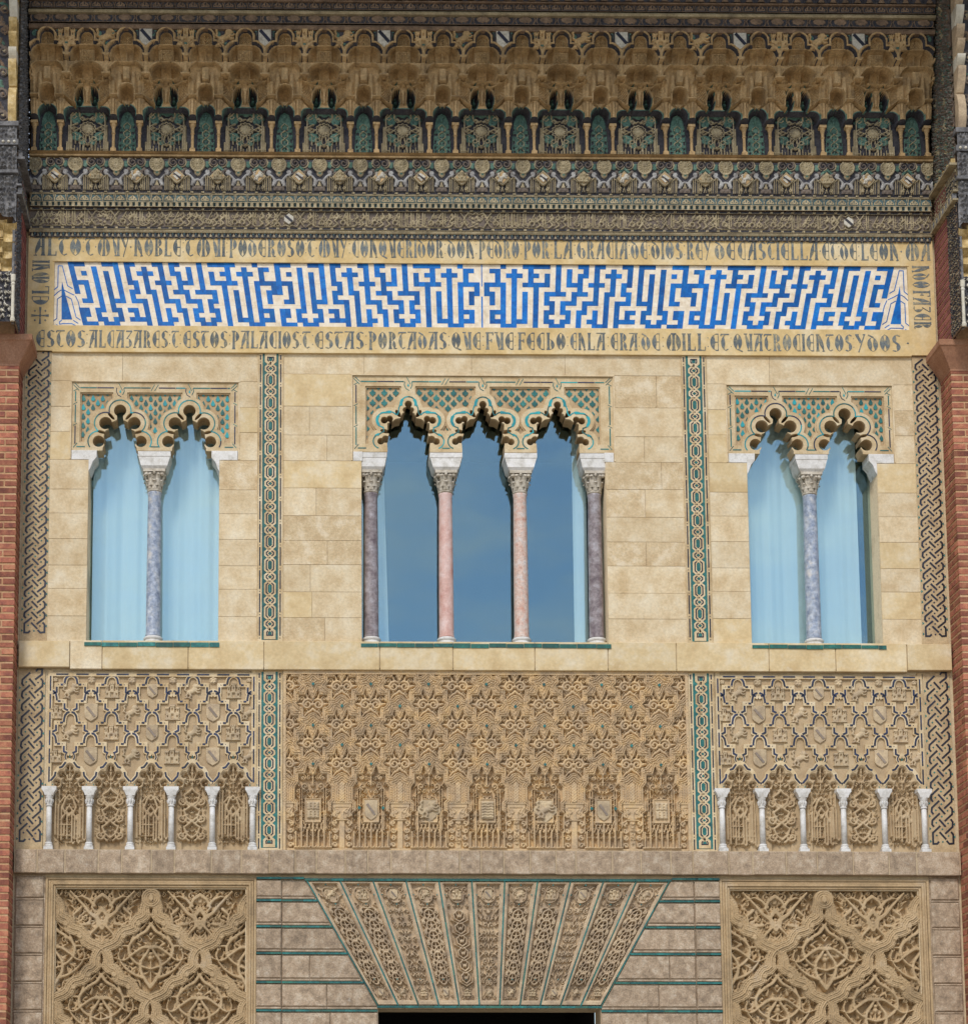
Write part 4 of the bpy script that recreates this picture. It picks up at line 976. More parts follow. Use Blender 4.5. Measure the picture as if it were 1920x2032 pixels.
def ataurique(c, x0, x1, z0, z1, h, seed, size=.05, m=None, dens=1.0, sym=True):
    """dense symmetrical leaf scroll filling of a rectangle; symmetric about its middle axis"""
    r = random.Random(seed); cx = (x0 + x1) / 2; old = c.ax; c.ax = cx; hw = (x1 - x0) / 2
    nz_ = max(1, int((z1 - z0) / (size * 2.0) * dens)); nx_ = max(1, int(hw / (size * 1.7) * dens))
    for j in range(nz_):
        for i in range(nx_):
            x = cx + (i + .5 + r.uniform(-.15, .15) + (.25 if j % 2 else 0)) * hw / nx_; z = z0 + (j + .5 + r.uniform(-.15, .15)) * (z1 - z0) / nz_
            if x > x1 - size * .3: continue
            rr = size * r.uniform(.7, 1.0)
            if r.random() < .6: scroll(c, x, z, rr * .8, h * r.uniform(.8, 1), sym, m, r.choice((0, 90, 180, 270)), r.choice((-1, 1)), r.uniform(.9, 1.4), .28)
            else:
                a = r.choice((45, 90, 135, -45, 20)); leafp(c, x - rr * .5, z - rr * .4, rr * 1.7, a, rr * .34, h * r.uniform(.8, 1), sym, m); leafp(c, x - rr * .3, z - rr * .2, rr * 1.3, a + 70, rr * .26, h * .85, sym, m)
            if r.random() < .6: c.path([(x, z), (x + r.uniform(-1, 1) * size, z + size * 1.3)], size * .13, h * .8, m, sym=sym)
    for j in range(nz_): leafp(c, cx, z0 + (j + .2) * (z1 - z0) / nz_, size * 1.2, 60, size * .26, h * .9, sym, m)
    c.ax = old

# ================================================================== SIDE HERALDIC PANELS
def strap_path(cx, az, h1=.145, full=True, side=0):
    """centre line of one mixtilinear strap: apex (cx, az) down to the two lower crossings"""
    right = [(0, 0), (.045, -.016), (.070, -.05), (.080, -.10), (.082, -h1), (.180, -h1), (.180, -h1 - .100), (.2575, -h1 - .134)]
    R = [(cx + x, az + z) for x, z in right]; Lp = [(cx - x, az + z) for x, z in right]
    if side == 1: return R
    if side == -1: return Lp
    return Lp[::-1] + R[1:]
def side_panel(s_):
    xc = 4.235 * s_; x0, x1, z0, z1 = xc - 1.318, xc + 1.318, 6.37, 8.70; nm = 'left' if s_ < 0 else 'right'
    t = thing('heraldic_panel', 'carved panel of interlaced straps, lions, castles and shields under the %s window' % nm, 'relief panel', (xc, 0, z0), group='heraldic stucco panels')
    RS = .0075
    # spandrel plate with its five blind lobed arches, field behind, arabesque inside the arches
    c = Cv(x0, x1, z0, z1, RS, -.045)
    zf = P(956, 1565)[1]
    u = .000774
    arches = [xc + .515 * (k - 2) for k in range(5)]
    lob = np.full(c.X.shape, 1e9)
    for a in arches:
        for x, z, r in ((0, 318, 66), (-127, 208, 62), (127, 208, 62), (-203, 70, 64), (203, 70, 64)): lob = np.minimum(lob, c.circ(a + x * u, zf + z * u, r * u))
        lob = np.minimum(lob, c.poly([(a - 60 * u, zf + 330 * u), (a - 110 * u, zf + 160 * u), (a - 160 * u, zf + 20 * u), (a - 160 * u, z0), (a + 160 * u, z0), (a + 160 * u, zf + 20 * u), (a + 110 * u, zf + 160 * u), (a + 60 * u, zf + 330 * u)]))
    # field above the arches
    ztop_arch = zf + .385
    plate = np.maximum(c.Z * 0 - 1, zf - c.Z)
    c.field(zf - c.Z, -.020)                                  # everything above the springing: field level
    # solid spandrels just round the lobes
    near = np.maximum(lob - .048, zf - c.Z); c.field(near, .004)
    c.field(np.maximum(np.maximum(c.Z - zf - .06, zf - c.Z), -1), .004)
    c.field(lob, -.088, op='set')
    c.field(np.maximum(np.maximum(lob, -(lob + .012)), zf - c.Z), -.012, op='set')
    # columns' backing between arches
    r_ = random.Random(3 if s_ < 0 else 8)
    for i, a in enumerate(arches):
        c.ax = a; hh = -.008; base = -.062
        kuf = (i % 2 == 0)
        sub_ = Cv(a - .22, a + .22, z0, zf + .37, RS, 0); sub_.ax = a
        if kuf:
            ataurique(sub_, a - .17, a + .17, z0 + .42, zf + .30, .04, 10 * i + 3 + (50 if s_ > 0 else 0), .026)
            for k in range(5):
                x = a + .035 + k * .036; zb = z0 + .10 + r_.uniform(0, .09); zt_ = z0 + .46 + r_.uniform(-.06, .25) * (1 if k > 2 else .5)
                sub_.path([(x, zt_), (x, zb)], .0150, .052, sym=False); sub_.path([(2 * a - x + .01, zt_ + r_.uniform(-.1, .1)), (2 * a - x + .01, zb + r_.uniform(-.03, .08))], .0150, .052)
                if k % 2 == 0: sub_.path([(x, zb), (x + .02, zb - .03), (x + .036, zb)], .0125, .052)
            for zz in (z0 + .20, z0 + .34): sub_.path([(a - .13, zz), (a + .02, zz)], .012, .052, prof='f')
            ataurique(sub_, a - .19, a + .19, z0 + .10, z0 + .44, .034, 4 + i, .024)
            sub_.path([(a, z0 + .72), (a + .05, z0 + .66), (a + .085, z0 + .56), (a + .05, z0 + .48), (a + .10, z0 + .40)], .018, .054, sym=True); sub_.path([(a + .12, z0 + .62), (a + .06, z0 + .70), (a, z0 + .66)], .016, .05, sym=True); sub_.path([(a, z0 + .58), (a + .04, z0 + .52), (a, z0 + .45)], .016, .052, sym=True)
            for xx in (.175, .125): sub_.path([(a + xx, z0 + .2), (a + xx, zf - .02)], .011, .052, prof='f', sym=True)
        else:
            ataurique(sub_, a - .19, a + .19, z0 + .12, zf + .02, .04, 7 * i + 1 + (90 if s_ > 0 else 0), .028)
            ataurique(sub_, a - .13, a + .13, zf + .0, zf + .27, .048, 5 * i + 2, .045)
            for zc_ in (z0 + .27, z0 + .48, z0 + .68):
                sub_.path([(a, zc_ - .1), (a + .07, zc_ - .04), (a + .10, zc_ + .04), (a + .03, zc_ + .09), (a, zc_ + .13)], .019, .054, sym=True)
            for zc_ in (z0 + .2, z0 + .42, z0 + .64): scroll(sub_, a + .125, zc_, .055, .052, True, None, 180, 1, 1.2, .36); leafp(sub_, a + .04, zc_ - .06, .11, 30, .022, .05); leafp(sub_, a + .06, zc_ + .05, .10, -35, .020, .05)
        for xx, zz, ll, an in ((.02, zf + .10, .1, 60), (.0, zf + .22, .09, 75), (.07, zf + .05, .1, 20)): leafp(sub_, a + xx, zz, ll, an, .017, .046)
        sub_.disc(a, zf + .30, .022, .045); sub_.path([(a, zf + .0), (a, zf + .30)], .010, .04)
        for sg in (-1, 1): sub_.disc(a + sg * .115, zf + .185, .024, .04); sub_.disc(a + sg * .175, zf + .06, .024, .04)
        W = c._w(sub_.x0, sub_.x0 + (sub_.nx - 1) * RS, sub_.z0, sub_.z0 + (sub_.nz - 1) * RS)
        i0 = int(round((sub_.x0 - c.x0) / RS)); j0 = 0; nx_, nz_ = min(sub_.nx, c.nx - i0), min(sub_.nz, c.nz)
        A = c.H[j0:j0 + nz_, i0:i0 + nx_]; B = sub_.H[:nz_, :nx_]; Lb = lob[j0:j0 + nz_, i0:i0 + nx_]
        ok = (B > .001) & ((Lb < 0) | (c.Z[j0:j0 + nz_, i0:i0 + nx_] < zf - .02))
        A[ok] = np.maximum(A[ok], np.where(Lb[ok] < 0, -.084, -.062) + B[ok] * 1.35)
    # below springing outside arabesque: plain floor near the bottom
    c.wear(.0035, 9, 4 if s_ < 0 else 9)
    part('carved_ground', c.mesh('carved_ground', ['stucco_side'], 0), t)
    # interlaced straps, each arch of the net its own piece
    cols = [xc + .2575 * (k - 5) for k in range(11)]
    W_ = .053; rows = [P(956, 1343)[1], P(956, 1373)[1], P(956, 1415.5)[1], P(956, 1457.5)[1]]
    h1s = [.124, .142, .142, .142]
    SM = {}
    for r_i, az in enumerate(rows):
        for k in range(11):
            if (k % 2 == 1) != (r_i % 2 == 0): continue
            side = 0 if 0 < k < 10 else (1 if k == 0 else -1); key = (r_i, side); 
            if key not in SM:
                pts = strap_path(0, 0, h1s[r_i], side=side)
                SM[key] = MB().stroke(pts, W_, 0, .024 + .0022 * (r_i % 2)).mesh('strap', 'strap')
                rs = strap_path(0, 0, h1s[r_i], side=1); h1 = h1s[r_i]
                segs = [[(.012, -.004), (.045, -.016), (.070, -.05), (.080, -.10), (.082, -h1 + .008)], [(.094, -h1), (.130, -h1)], [(.180, -h1 - .03), (.180, -h1 - .098), (.225, -h1 - .120)]]
                SM[key + ('g',)] = [MB().stroke(([(x, z) for x, z in sg] if q > 0 else [(-x, z) for x, z in sg]), .0235, .02, .0302).mesh('glazed_bar', 'tile_navy') for sg in segs for q in ((1, -1) if side == 0 else (side,))]
                SM[key + ('d',)] = prism_mesh('dot', [(-.006, 0), (0, -.006), (.006, 0), (0, .006)], .02, .0302, 'tile_navy')
            d_ = -.018
            part('strap', SM[key], t, (cols[k], -d_, az))
            for mg in SM[key + ('g',)]: part('glazed_bar', mg, t, (cols[k], -d_, az))
            for q in ((1, -1) if side == 0 else (side,)): part('dot', SM[key + ('d',)], t, (cols[k] + q * .160, -d_, az - h1s[r_i]))
    # rings over the five arches and the stepped strap round each arch
    ring = MB().stroke(arc(0, 0, .058, 0, 342, 16), .036, 0, .027, closed=True).mesh('ring', 'strap')
    rg = [MB().stroke(arc(0, 0, .058, a0, a0 + 80, 6), .0145, .02, .0315).mesh('glazed_bar', 'tile_navy') for a0 in (-40, 140)]
    outer = [(0, .0), (.054, -.026), (.093, -.084), (.139, -.098), (.180, -.156), (.186, -.200), (.2575, -.285)]
    om = MB().stroke([(-x, z) for x, z in outer[::-1]] + outer[1:], .050, 0, .0262).mesh('strap', 'strap')
    og = [MB().stroke([(q * x, z) for x, z in sg], .0235, .02, .0305).mesh('glazed_bar', 'tile_navy') for q in (-1, 1) for sg in ([(.050, -.024), (.093, -.084), (.132, -.096)], [(.176, -.150), (.185, -.200), (.240, -.266)])]
    az = zf + .345
    zr = P(956, 1504.5)[1]
    for a in arches:
        part('ring', ring, t, (a, .018, zr)); [part('glazed_bar', m_, t, (a, .018, zr)) for m_ in rg]
        part('dot', prism_mesh('dot', [(-.012, -.014), (.012, -.014), (0, .018)], 0, .028, 'tile_teal'), t, (a, .018, zr))
        part('strap', om, t, (a, .0155, az)); [part('glazed_bar', m_, t, (a, .0155, az)) for m_ in og]
        for dx, dz in ((.06, -.028), (-.06, -.028), (0, -.015)): pass
    for k in range(0, 11, 2):
        part('dot', prism_mesh('dot', [(-.014, 0), (0, -.014), (.014, 0), (0, .014)], 0, .0335, 'tile_navy'), t, (cols[k], .018, zf + .075))
        for dx in (-.045, .045): part('dot', prism_mesh('dot', [(-.010, -.008), (.010, -.008), (0, .012)], 0, .026, 'tile_teal'), t, (cols[k] + dx, .018, zf + .035))
    # frame strap with dashed glazed line
    fm = MB().rect(x0, x0 + .058, zf, z1, -.02, .0125).rect(x1 - .058, x1, zf, z1, -.02, .0125).rect(x0 + .058, x1 - .058, z1 - .082, z1 - .03, -.02, .0125)
    part('frame', fm.mesh('frame', 'strap'), t)
    for xx in (x0 + .030, x1 - .030):
        z = z1 - .08
        while z > zf + .08:
            e = max(zf + .05, z - .19); part('glazed_bar', MB().rect(xx - .009, xx + .009, e, z, .0, .0165).mesh('glazed_bar', 'tile_navy'), t); z = e - .045
    x = x0 + .10
    while x < x1 - .12:
        e = min(x + .155, x1 - .08); part('glazed_bar', MB().rect(x, e, z1 - .065, z1 - .047, .0, .0165).mesh('glazed_bar', 'tile_navy'), t); x = e + .10
    # emblems in the meshes: rows as in the photograph
    zr_ = [P(956, y)[1] for y in (1330 + 375 / 8.53, 1330 + 740 / 8.53, 1330 + 1080 / 8.53, 1330 + 1480 / 8.53)]
    lay = {0: ['lion', 'castle', 'shield', 'lion', 'castle'], 2: ['lion', 'castle', 'shield', 'lion', 'castle']}
    lay2 = {1: ['castle', 'shield', 'lion', 'castle', 'shield', 'lion'], 3: ['castle', 'shield', 'lion', 'castle', 'shield', 'lion']}
    if s_ > 0: lay = {0: ['lion', 'castle', 'shield', 'lion', 'castle'], 2: ['lion', 'castle', 'shield', 'lion', 'castle']}; lay2 = {1: ['castle', 'shield', 'lion', 'castle', 'shield', 'lion'], 3: ['castle', 'shield', 'lion', 'castle', 'shield', 'lion']}
    for rr_ in (0, 2):
        for i, k in enumerate((1, 3, 5, 7, 9)):
            e = lay[rr_][i]; zz = zr_[rr_]
            if e == 'shield': put_shield(t, cols[k], zz, -.018, .078 if rr_ else .068, .108 if rr_ else .092, .022)
            else: part(e, emblem_mesh(e, .215 if e == 'lion' else .195, 'emblem_stone', .034, .0062), t, (cols[k] + random.uniform(-.006, .006), .02, zz))
    for rr_ in (1, 3):
        for i, k in enumerate((0, 2, 4, 6, 8, 10)):
            e = lay2[rr_][i]; zz = zr_[rr_]; xx = cols[k] + (.075 if k == 0 else -.065 if k == 10 else 0)
            if e == 'shield': put_shield(t, xx, zz, -.018, .086, .118, .022)
            else: part(e, emblem_mesh(e, (.22 if e == 'lion' else .20) * (.85 if k in (0, 10) else 1), 'emblem_stone', .034, .0062), t, (xx, .02, zz))
    for k in range(0, 11, 2):
        part('rosette', emblem_mesh('rosette', .105 if 0 < k < 10 else .07, 'emblem_stone', .028, .0062), t, (cols[k] + (.06 if k == 0 else -.06 if k == 10 else 0), .02, P(956, 1352)[1]))
    return cols, zf
colsL, ZF = side_panel(-1); colsR, ZF = side_panel(1)
# little marble columns carrying the blind arches
def small_col_meshes():
    r = .034; cap = MB()
    z0, z1 = 6.375, ZF - .005; sh = .215
    b = MB().box3(-.058, .058, -.058, .058, z0, z0 + .035).lathe([(.055, z0 + .035), (.058, z0 + .05), (.046, z0 + .066), (.050, z0 + .085), (.040, z0 + .098)], 0, 0, 16)
    s = MB().lathe([(r * 1.05, z0 + .098), (r * 1.03, z0 + .4), (r * .95, z1 - sh - .03)], 0, 0, 20)
    c = MB().lathe([(r * 1.25, z1 - sh - .03), (r * 1.3, z1 - sh - .018), (r * 1.02, z1 - sh - .01), (r * 1.08, z1 - sh + .03), (r * 1.3, z1 - sh + .035), (r * 1.12, z1 - sh + .045), (r * 1.5, z1 - sh + .085), (r * 1.62, z1 - sh + .105)], 0, 0, 16)
    for k in range(8):
        a = k * math.pi / 4; x, d = r * 1.28 * math.cos(a), r * 1.28 * math.sin(a); c.lathe([(.004, z1 - sh), (.012, z1 - sh + .03), (.014, z1 - sh + .05), (.003, z1 - sh + .062)], x, d, 6)
    i = MB(); q = []
    for hw, hd, z in ((.055, .05, z1 - .11), (.062, .055, z1 - .085), (.078, .06, z1 - .055), (.092, .062, z1 - .04), (.092, .062, z1)):
        q.append([i.pt(sx * hw, sy * hd, z) for sx, sy in ((-1, -1), (1, -1), (1, 1), (-1, 1))])
    for p_, n_ in zip(q, q[1:]):
        for k in range(4): i.face((p_[k], p_[(k + 1) % 4], n_[(k + 1) % 4], n_[k]))
    i.face(tuple(q[0][::-1])); i.face(tuple(q[-1]))
    return b.mesh('base', 'marble_white'), s.mesh('shaft', 'marble_white', True), c.mesh('capital', 'marble_white'), i.mesh('impost', 'marble_white')
SB, SS, SCp, SI = small_col_meshes()
ords = ['first', 'second', 'third', 'fourth', 'fifth', 'sixth']
for nm, cols in (('left', colsL), ('right', colsR)):
    for i, k in enumerate(range(0, 11, 2)):
        x = cols[k] + (.01 if k == 0 else -.01 if k == 10 else 0)
        t = thing('small_column', '%s slim white marble colonette from the left under the arches of the %s heraldic panel' % (ords[i], nm), 'column', (x, -.03, 6.375), group='slim white colonettes of the heraldic panels')
        for n_, me in (('base', SB), ('shaft', SS), ('capital', SCp), ('impost', SI)): part(n_, me, t, (x, -.03, 0))

# ================================================================== CENTRE CARVED PANEL
def centre_panel():
    x0, x1, z0, z1 = -2.575, 2.565, 6.365, 8.70
    t = thing('carved_centre_panel', 'wide stucco panel of dense scroll carving and rope bands under the middle window', 'relief panel', (0, 0, z0))
    RS = .0062
    c = Cv(x0, x1, z0, z1, RS, .012)
    k = 9.38; u = .0066 / k * 1.0
    px = .3662; rows = {0: [P(956, y)[1] for y in (1360, 1442, 1518.5)], 1: [P(956, y)[1] for y in (1403.5, 1480.5)]}
    cellR = [(0, 85), (28, 150), (95, 318), (138, 190), (142, 172), (265, 172), (258, 70), (318, 8), (258, -62), (190, -70), (186, -205), (184, -268), (120, -250), (62, -190), (0, -168)]
    cell = [(x * u, z * u) for x, z in cellR] + [(-x * u, z * u) for x, z in cellR[::-1][1:-1]]
    cen = []
    for par in (0, 1):
        ys = rows[par]
        full = [2 * ys[0] - ys[1]] + ys
        for i in range(-7, 8):
            if (i % 2 == 0) != (par == 0): continue
            X = i * px
            for a, b in zip(full, full[1:]):
                cen.append((X, (a + b) / 2 + .015, 0))
            if par == 1: cen.append((X, 2 * ys[-1] - (ys[-1] + ys[-2]) / 2 + .015, 1))
    # top row half cells of the even columns come from the extra row
    D = np.full(c.X.shape, 1e9)
    for X, Z, kd in cen:
        W = c._w(X - .34, X + .34, Z - .36, Z + .36)
        if W is None: continue
        g_ = Grid.__new__(Grid); g_.X, g_.Z = c.X[W], c.Z[W]
        D[W] = np.minimum(D[W], g_.poly([(X + a, Z + b) for a, b in cell]))
    # lower medallion bays on the even columns
    med = [i * px for i in range(-6, 7, 2)]; zc0 = P(956, 1520)[1]
    for X in med:
        W = c._w(X - .34, X + .34, z0, zc0 + .1); g_ = Grid.__new__(Grid); g_.X, g_.Z = c.X[W], c.Z[W]
        top_ = zc0 - .02
        pl = [(0, top_ - .11), (.03, top_ - .05), (.07, top_ + .04), (.10, top_ - .06), (.105, top_ - .085), (.19, top_ - .085), (.19, top_ - .20), (.235, top_ - .26), (.235, top_ - .42), (.20, top_ - .45), (.20, z0 + .53), (.24, z0 + .50), (.245, z0 + .06), (0, z0 + .05)]
        D[W] = np.minimum(D[W], g_.poly([(X + a, b) for a, b in pl] + [(X - a, b) for a, b in pl[::-1]]))
    # bands: plateau with two rounded ridges and rope grooves following the cell outlines
    band = .022 + .012 * np.cos(np.clip(D, 0, .105) / .0262 * 2 * math.pi) * (D > 0)
    rope = .0085 * np.sin((c.X * 1.0 + c.Z * 1.2) * 2 * math.pi / .036) * ((D > .018) & (D < .034)) - .007 * (np.sin(c.X * 2 * math.pi / .041) * np.sin(c.Z * 2 * math.pi / .037) > .25) * (D > .055)
    c.H = np.where(D > 0, band + rope, .012)
    c.H = np.where((D <= 0), -.062, c.H)
    c.H = np.where((D > -.010) & (D <= 0), .016, c.H)
    inner = Cv(-.22, .22, -.22, .26, RS, 0); inner.ax = 0
    def s_(x): return x * u
    for v_ in range(2):
        I = Cv(-.24, .24, -.21, .245, RS, 0); I.ax = 0
        ataurique(I, -.22, .22, -.19, .20, .028, 500 + v_, .032, dens=1.25)
        I.spiral(s_(98), s_(0), s_(92), 1.45, math.radians(100), -1, s_(30), .050, sym=True, rin=.2); 
        scroll(I, s_(200), s_(105), s_(48), .046, True, None, 200, -1, 1.2, .3)
        I.path([(s_(40), s_(80)), (s_(95), s_(120)), (s_(120), s_(210)), (s_(95), s_(270))], s_(28), .044, w1=s_(8), sym=True)
        I.path([(s_(60), s_(170)), (s_(80), s_(250))], s_(14), .04, sym=True)
        I.disc(0, 0, s_(42), .052); leafp(I, s_(170), s_(-10), s_(130), 8, s_(44), .044)
        I.path([(0, s_(-80)), (s_(40), s_(-120)), (s_(110), s_(-165)), (s_(160), s_(-235))], s_(32), .046, w1=s_(16), sym=True); scroll(I, s_(120), s_(-135), s_(38), .046)
        I.path([(0, s_(40)), (s_(30), s_(85))], s_(14), .05, sym=True)
        if v_:
            scroll(I, s_(60), s_(-70), s_(45), .048); I.disc(s_(200), s_(-5), s_(30), .05, sym=True); 
            for q in range(4): I.disc(s_(70), s_(150 + 30 * q), s_(9), .056, sym=True)
        if v_ == 0: I0 = I
        else: I1 = I
    for X, Z, kd in cen:
        I = (I0, I1, I0)[int((X * 7 + Z * 13) % 3)] if kd == 0 else I1
        i0 = int(round((X - .24 - c.x0) / RS)); j0 = int(round((Z - .21 - c.z0) / RS))
        a0, b0 = max(0, -i0), max(0, -j0); a1, b1 = min(I.nx, c.nx - i0), min(I.nz, c.nz - j0)
        if a1 <= a0 or b1 <= b0: continue
        A = c.H[j0 + b0:j0 + b1, i0 + a0:i0 + a1]; B = I.H[b0:b1, a0:a1]; Dd = D[j0 + b0:j0 + b1, i0 + a0:i0 + a1]
        ok = (B > 0) & (Dd < -.004); A[ok] = np.maximum(A[ok], -.060 + B[ok] * 1.45)
    # lower bays
    r_ = random.Random(12)
    for n_, X in enumerate(med):
        J = Cv(X - .26, X + .26, z0, zc0 + .05, RS, 0); J.ax = X
        ataurique(J, X - .22, X + .22, z0 + .50, zc0 - .12, .046, 20 + n_, .040)
        ataurique(J, X - .23, X + .23, z0 + .17, z0 + .50, .046, 40 + n_, .030, dens=1.15)
        for k2 in range(7):
            x = X - .215 + k2 * .0715; zt_ = z0 + .52 if k2 % 2 else z0 + .26
            J.path([(x, zt_), (x, z0 + .07)], .0145, .056); J.path(arc(x + .018, z0 + .075, .018, 180, 360, 6), .0135, .054); J.disc(x, z0 + .07, .018, .056)
        for xx in (.135, .165): J.path([(X + xx, z0 + .28), (X + xx, zc0 - .30)], .009, .054, prof='f', sym=True)
        for q in range(5): J.path([(X - .12 + q * .05, z0 + .26), (X - .07 + q * .05, z0 + .40)], .009, .050); J.path([(X - .07 + q * .05, z0 + .26), (X - .12 + q * .05, z0 + .40)], .009, .047)
        J.path([(X - .20, z0 + .47), (X + .20, z0 + .47)], .010, .052, prof='f')
        leafp(J, X + .03, zc0 - .10, .13, 75, .020, .046); scroll(J, X + .12, zc0 - .155, .035, .046); scroll(J, X + .10, zc0 - .27, .042, .05, True, None, 270, 1); J.path([(X, zc0 - .25), (X, zc0 - .12)], .012, .05)
        i0 = int(round((J.x0 - c.x0) / RS)); A = c.H[:J.nz, i0:i0 + J.nx]; Dd = D[:J.nz, i0:i0 + J.nx]; B = J.H[:A.shape[0], :A.shape[1]]
        ok = (B > 0) & (Dd < -.002); A[ok] = np.maximum(A[ok], -.066 + B[ok] * 1.6)
        # tablet for the emblem
        zz = P(956, 1520 + 700 / 7.82)[1]
        c.field(c.box(X - .105, X + .105, zz - .155, zz + .155), .022, op='set'); c.field(c.box(X - .088, X + .088, zz - .138, zz + .138), .008, op='set')
    # pilasters with capitals between the bays
    for i in range(-7, 8, 2):
        X = i * px; zc = P(956, 1520 + 580 / 7.82)[1]
        c.field(c.box(X - .125, X + .125, z0, zc + .01), -.045, op='set')
        c.field(c.box(X - .035, X + .035, z0, zc - .2), -.006); c.field(c.box(X - .14, X + .14, zc - .012, zc + .012), .018); c.field(c.box(X - .12, X + .12, zc - .06, zc - .012), .006)
        c.field(c.poly([(X - .12, zc - .06), (X + .12, zc - .06), (X + .06, zc - .20), (X - .06, zc - .20)]), -.006)
        c.field(c.box(X - .085, X + .085, zc - .225, zc - .205), .008)
        c.ax = X; scroll(c, X + .06, zc - .11, .03, .012); leafp(c, X + .01, zc - .19, .10, 78, .018, .012); c.path([(X + .10, zc - .06), (X + .05, zc - .13)], .010, .012, sym=True)
        if i in (-1, 1, 5): ataurique(c, X - .03, X + .03, z0 + .1, zc - .24, .018, 77 + i, .02)
        for q in range(5): scroll(c, X + .088, z0 + .09 + q * .095, .034, .004, True, None, 90 * q, 1, 1.2, .34)
        for q in range(3): leafp(c, X + .10, zc - .17 + q * .06, .06, 60, .014, .0)
    c.field(np.maximum(c.Z - (z0 + .05), -1), -.010, op='set')
    c.wear(.004, 9, 2)
    part('carved_ground', c.mesh('carved_ground', ['stucco'], 0), t)
    for par in (0, 1):
        for zz in rows[par]:
            for i in range(-7, 8):
                if (i % 2 == 0) != (par == 0): continue
                s2 = .024 if abs(i) < 7 else .0
                if s2 == 0: continue
                part('diamond_seat', MB().stroke([(0, .034), (.034, 0), (0, -.034), (-.034, 0)], .012, 0, .012, closed=True).mesh('diamond_seat', 'stucco'), t, (i * px, -.034, zz)) if False else None
                part('glazed_diamond', prism_mesh('glazed_diamond', [(0, .024), (.021, 0), (0, -.024), (-.021, 0)], 0, .012, 'tile_teal'), t, (i * px, -.038, zz))
    zz = P(956, 1520 + 700 / 7.82)[1]
    for n_, X in enumerate(med):
        kind = ['tower', 'shield', 'lion', 'bands', 'lion', 'shield', 'tower'][n_]
        if kind == 'shield':
            put_shield(t, X, zz, .006, .082, .13, .02)
            for sg in (-1, 1): part('glazed_quatrefoil', prism_mesh('glazed_quatrefoil', [(0, .026), (.010, .012), (.024, 0), (.010, -.012), (0, -.026), (-.010, -.012), (-.024, 0), (-.010, .012)], 0, .01, 'tile_teal'), t, (X + sg * .150, -.020, zz + .03))
        elif kind == 'lion':
            fr_ = Cv(-.15, .15, -.17, .17, .0065, 0); F = np.minimum(np.minimum(fr_.circ(-.075, 0, .07), fr_.circ(.075, 0, .07)), np.minimum(fr_.box(-.085, .085, -.085, .12), fr_.poly([(-.1, -.08), (.1, -.08), (0, -.165)]))); fr_.field(F, .014)
            draw_lion(fr_, .24, .045); part('lion', fr_.mesh('lion', ['emblem_stone'], 0, keep=fr_.H > 0), t, (X, -.010, zz + .01))
        else:
            put_shield(t, X, zz, .006, .080, .12, .016) if kind == 'bands' else None
            cv = Cv(-.09, .09, -.13, .13, .0065, 0); cv.field(cv.box(-.075, .075, -.11, .11), .012)
            for q in range(6): cv.path([(-.07, -.09 + q * .035), (-.035, -.08 + q * .035), (0, -.09 + q * .035), (.035, -.08 + q * .035), (.07, -.09 + q * .035)], .007, .026)
            if kind == 'tower':
                for q in (-.05, 0, .05): cv.field(cv.box(q - .016, q + .016, -.1, -.01), .03); cv.field(cv.box(q - .016, q + .016, .01, .09), .03)
            part('tablet', cv.mesh('tablet', ['emblem_stone'], 0, keep=cv.H > 0), t, (X, -.010 if kind != 'bands' else -.028, zz))
    part('frame', MB().rect(x0, x1, 8.655, 8.70, 0, .03).rect(x0, x0 + .035, z0, 8.655, 0, .028).rect(x1 - .035, x1, z0, 8.655, 0, .028).mesh('frame', 'stucco'), t)
centre_panel()
# ================================================================== GREY STONE COURSE
random.seed(21)
gc = thing('grey_stone_course', 'projecting course of grey brown stone blocks above the flat arch', 'ledge', (0, -.08, 6.07))
part('core', MB().rect(-5.93, 5.93, 6.078, 6.37, -.01, .092).mesh('core', 'grey_mortar'), gc)
part('top_bed', MB().box3(-5.93, 5.93, -.01, .09, 6.366, 6.374).mesh('top_bed', 'grey_mortar'), gc)
x = -5.92; brk_ = [-4.62, -2.9, 2.88, 4.6]
while x < 5.90:
    wd = min(random.uniform(.24, .46), 5.925 - x)
    if 5.925 - x - wd < .15: wd = 5.925 - x
    pr = .012 if (-2.9 < x + wd / 2 < -2.5 or 2.5 < x + wd / 2 < 2.95) else 0
    part('stone', MB().rect(x + .009, x + wd - .009, 6.072 + random.uniform(-.004, .004), 6.368, .05, .103 + pr + random.uniform(-.004, .005), 0, .009).mesh('stone', 'grey_stone'), gc); x += wd

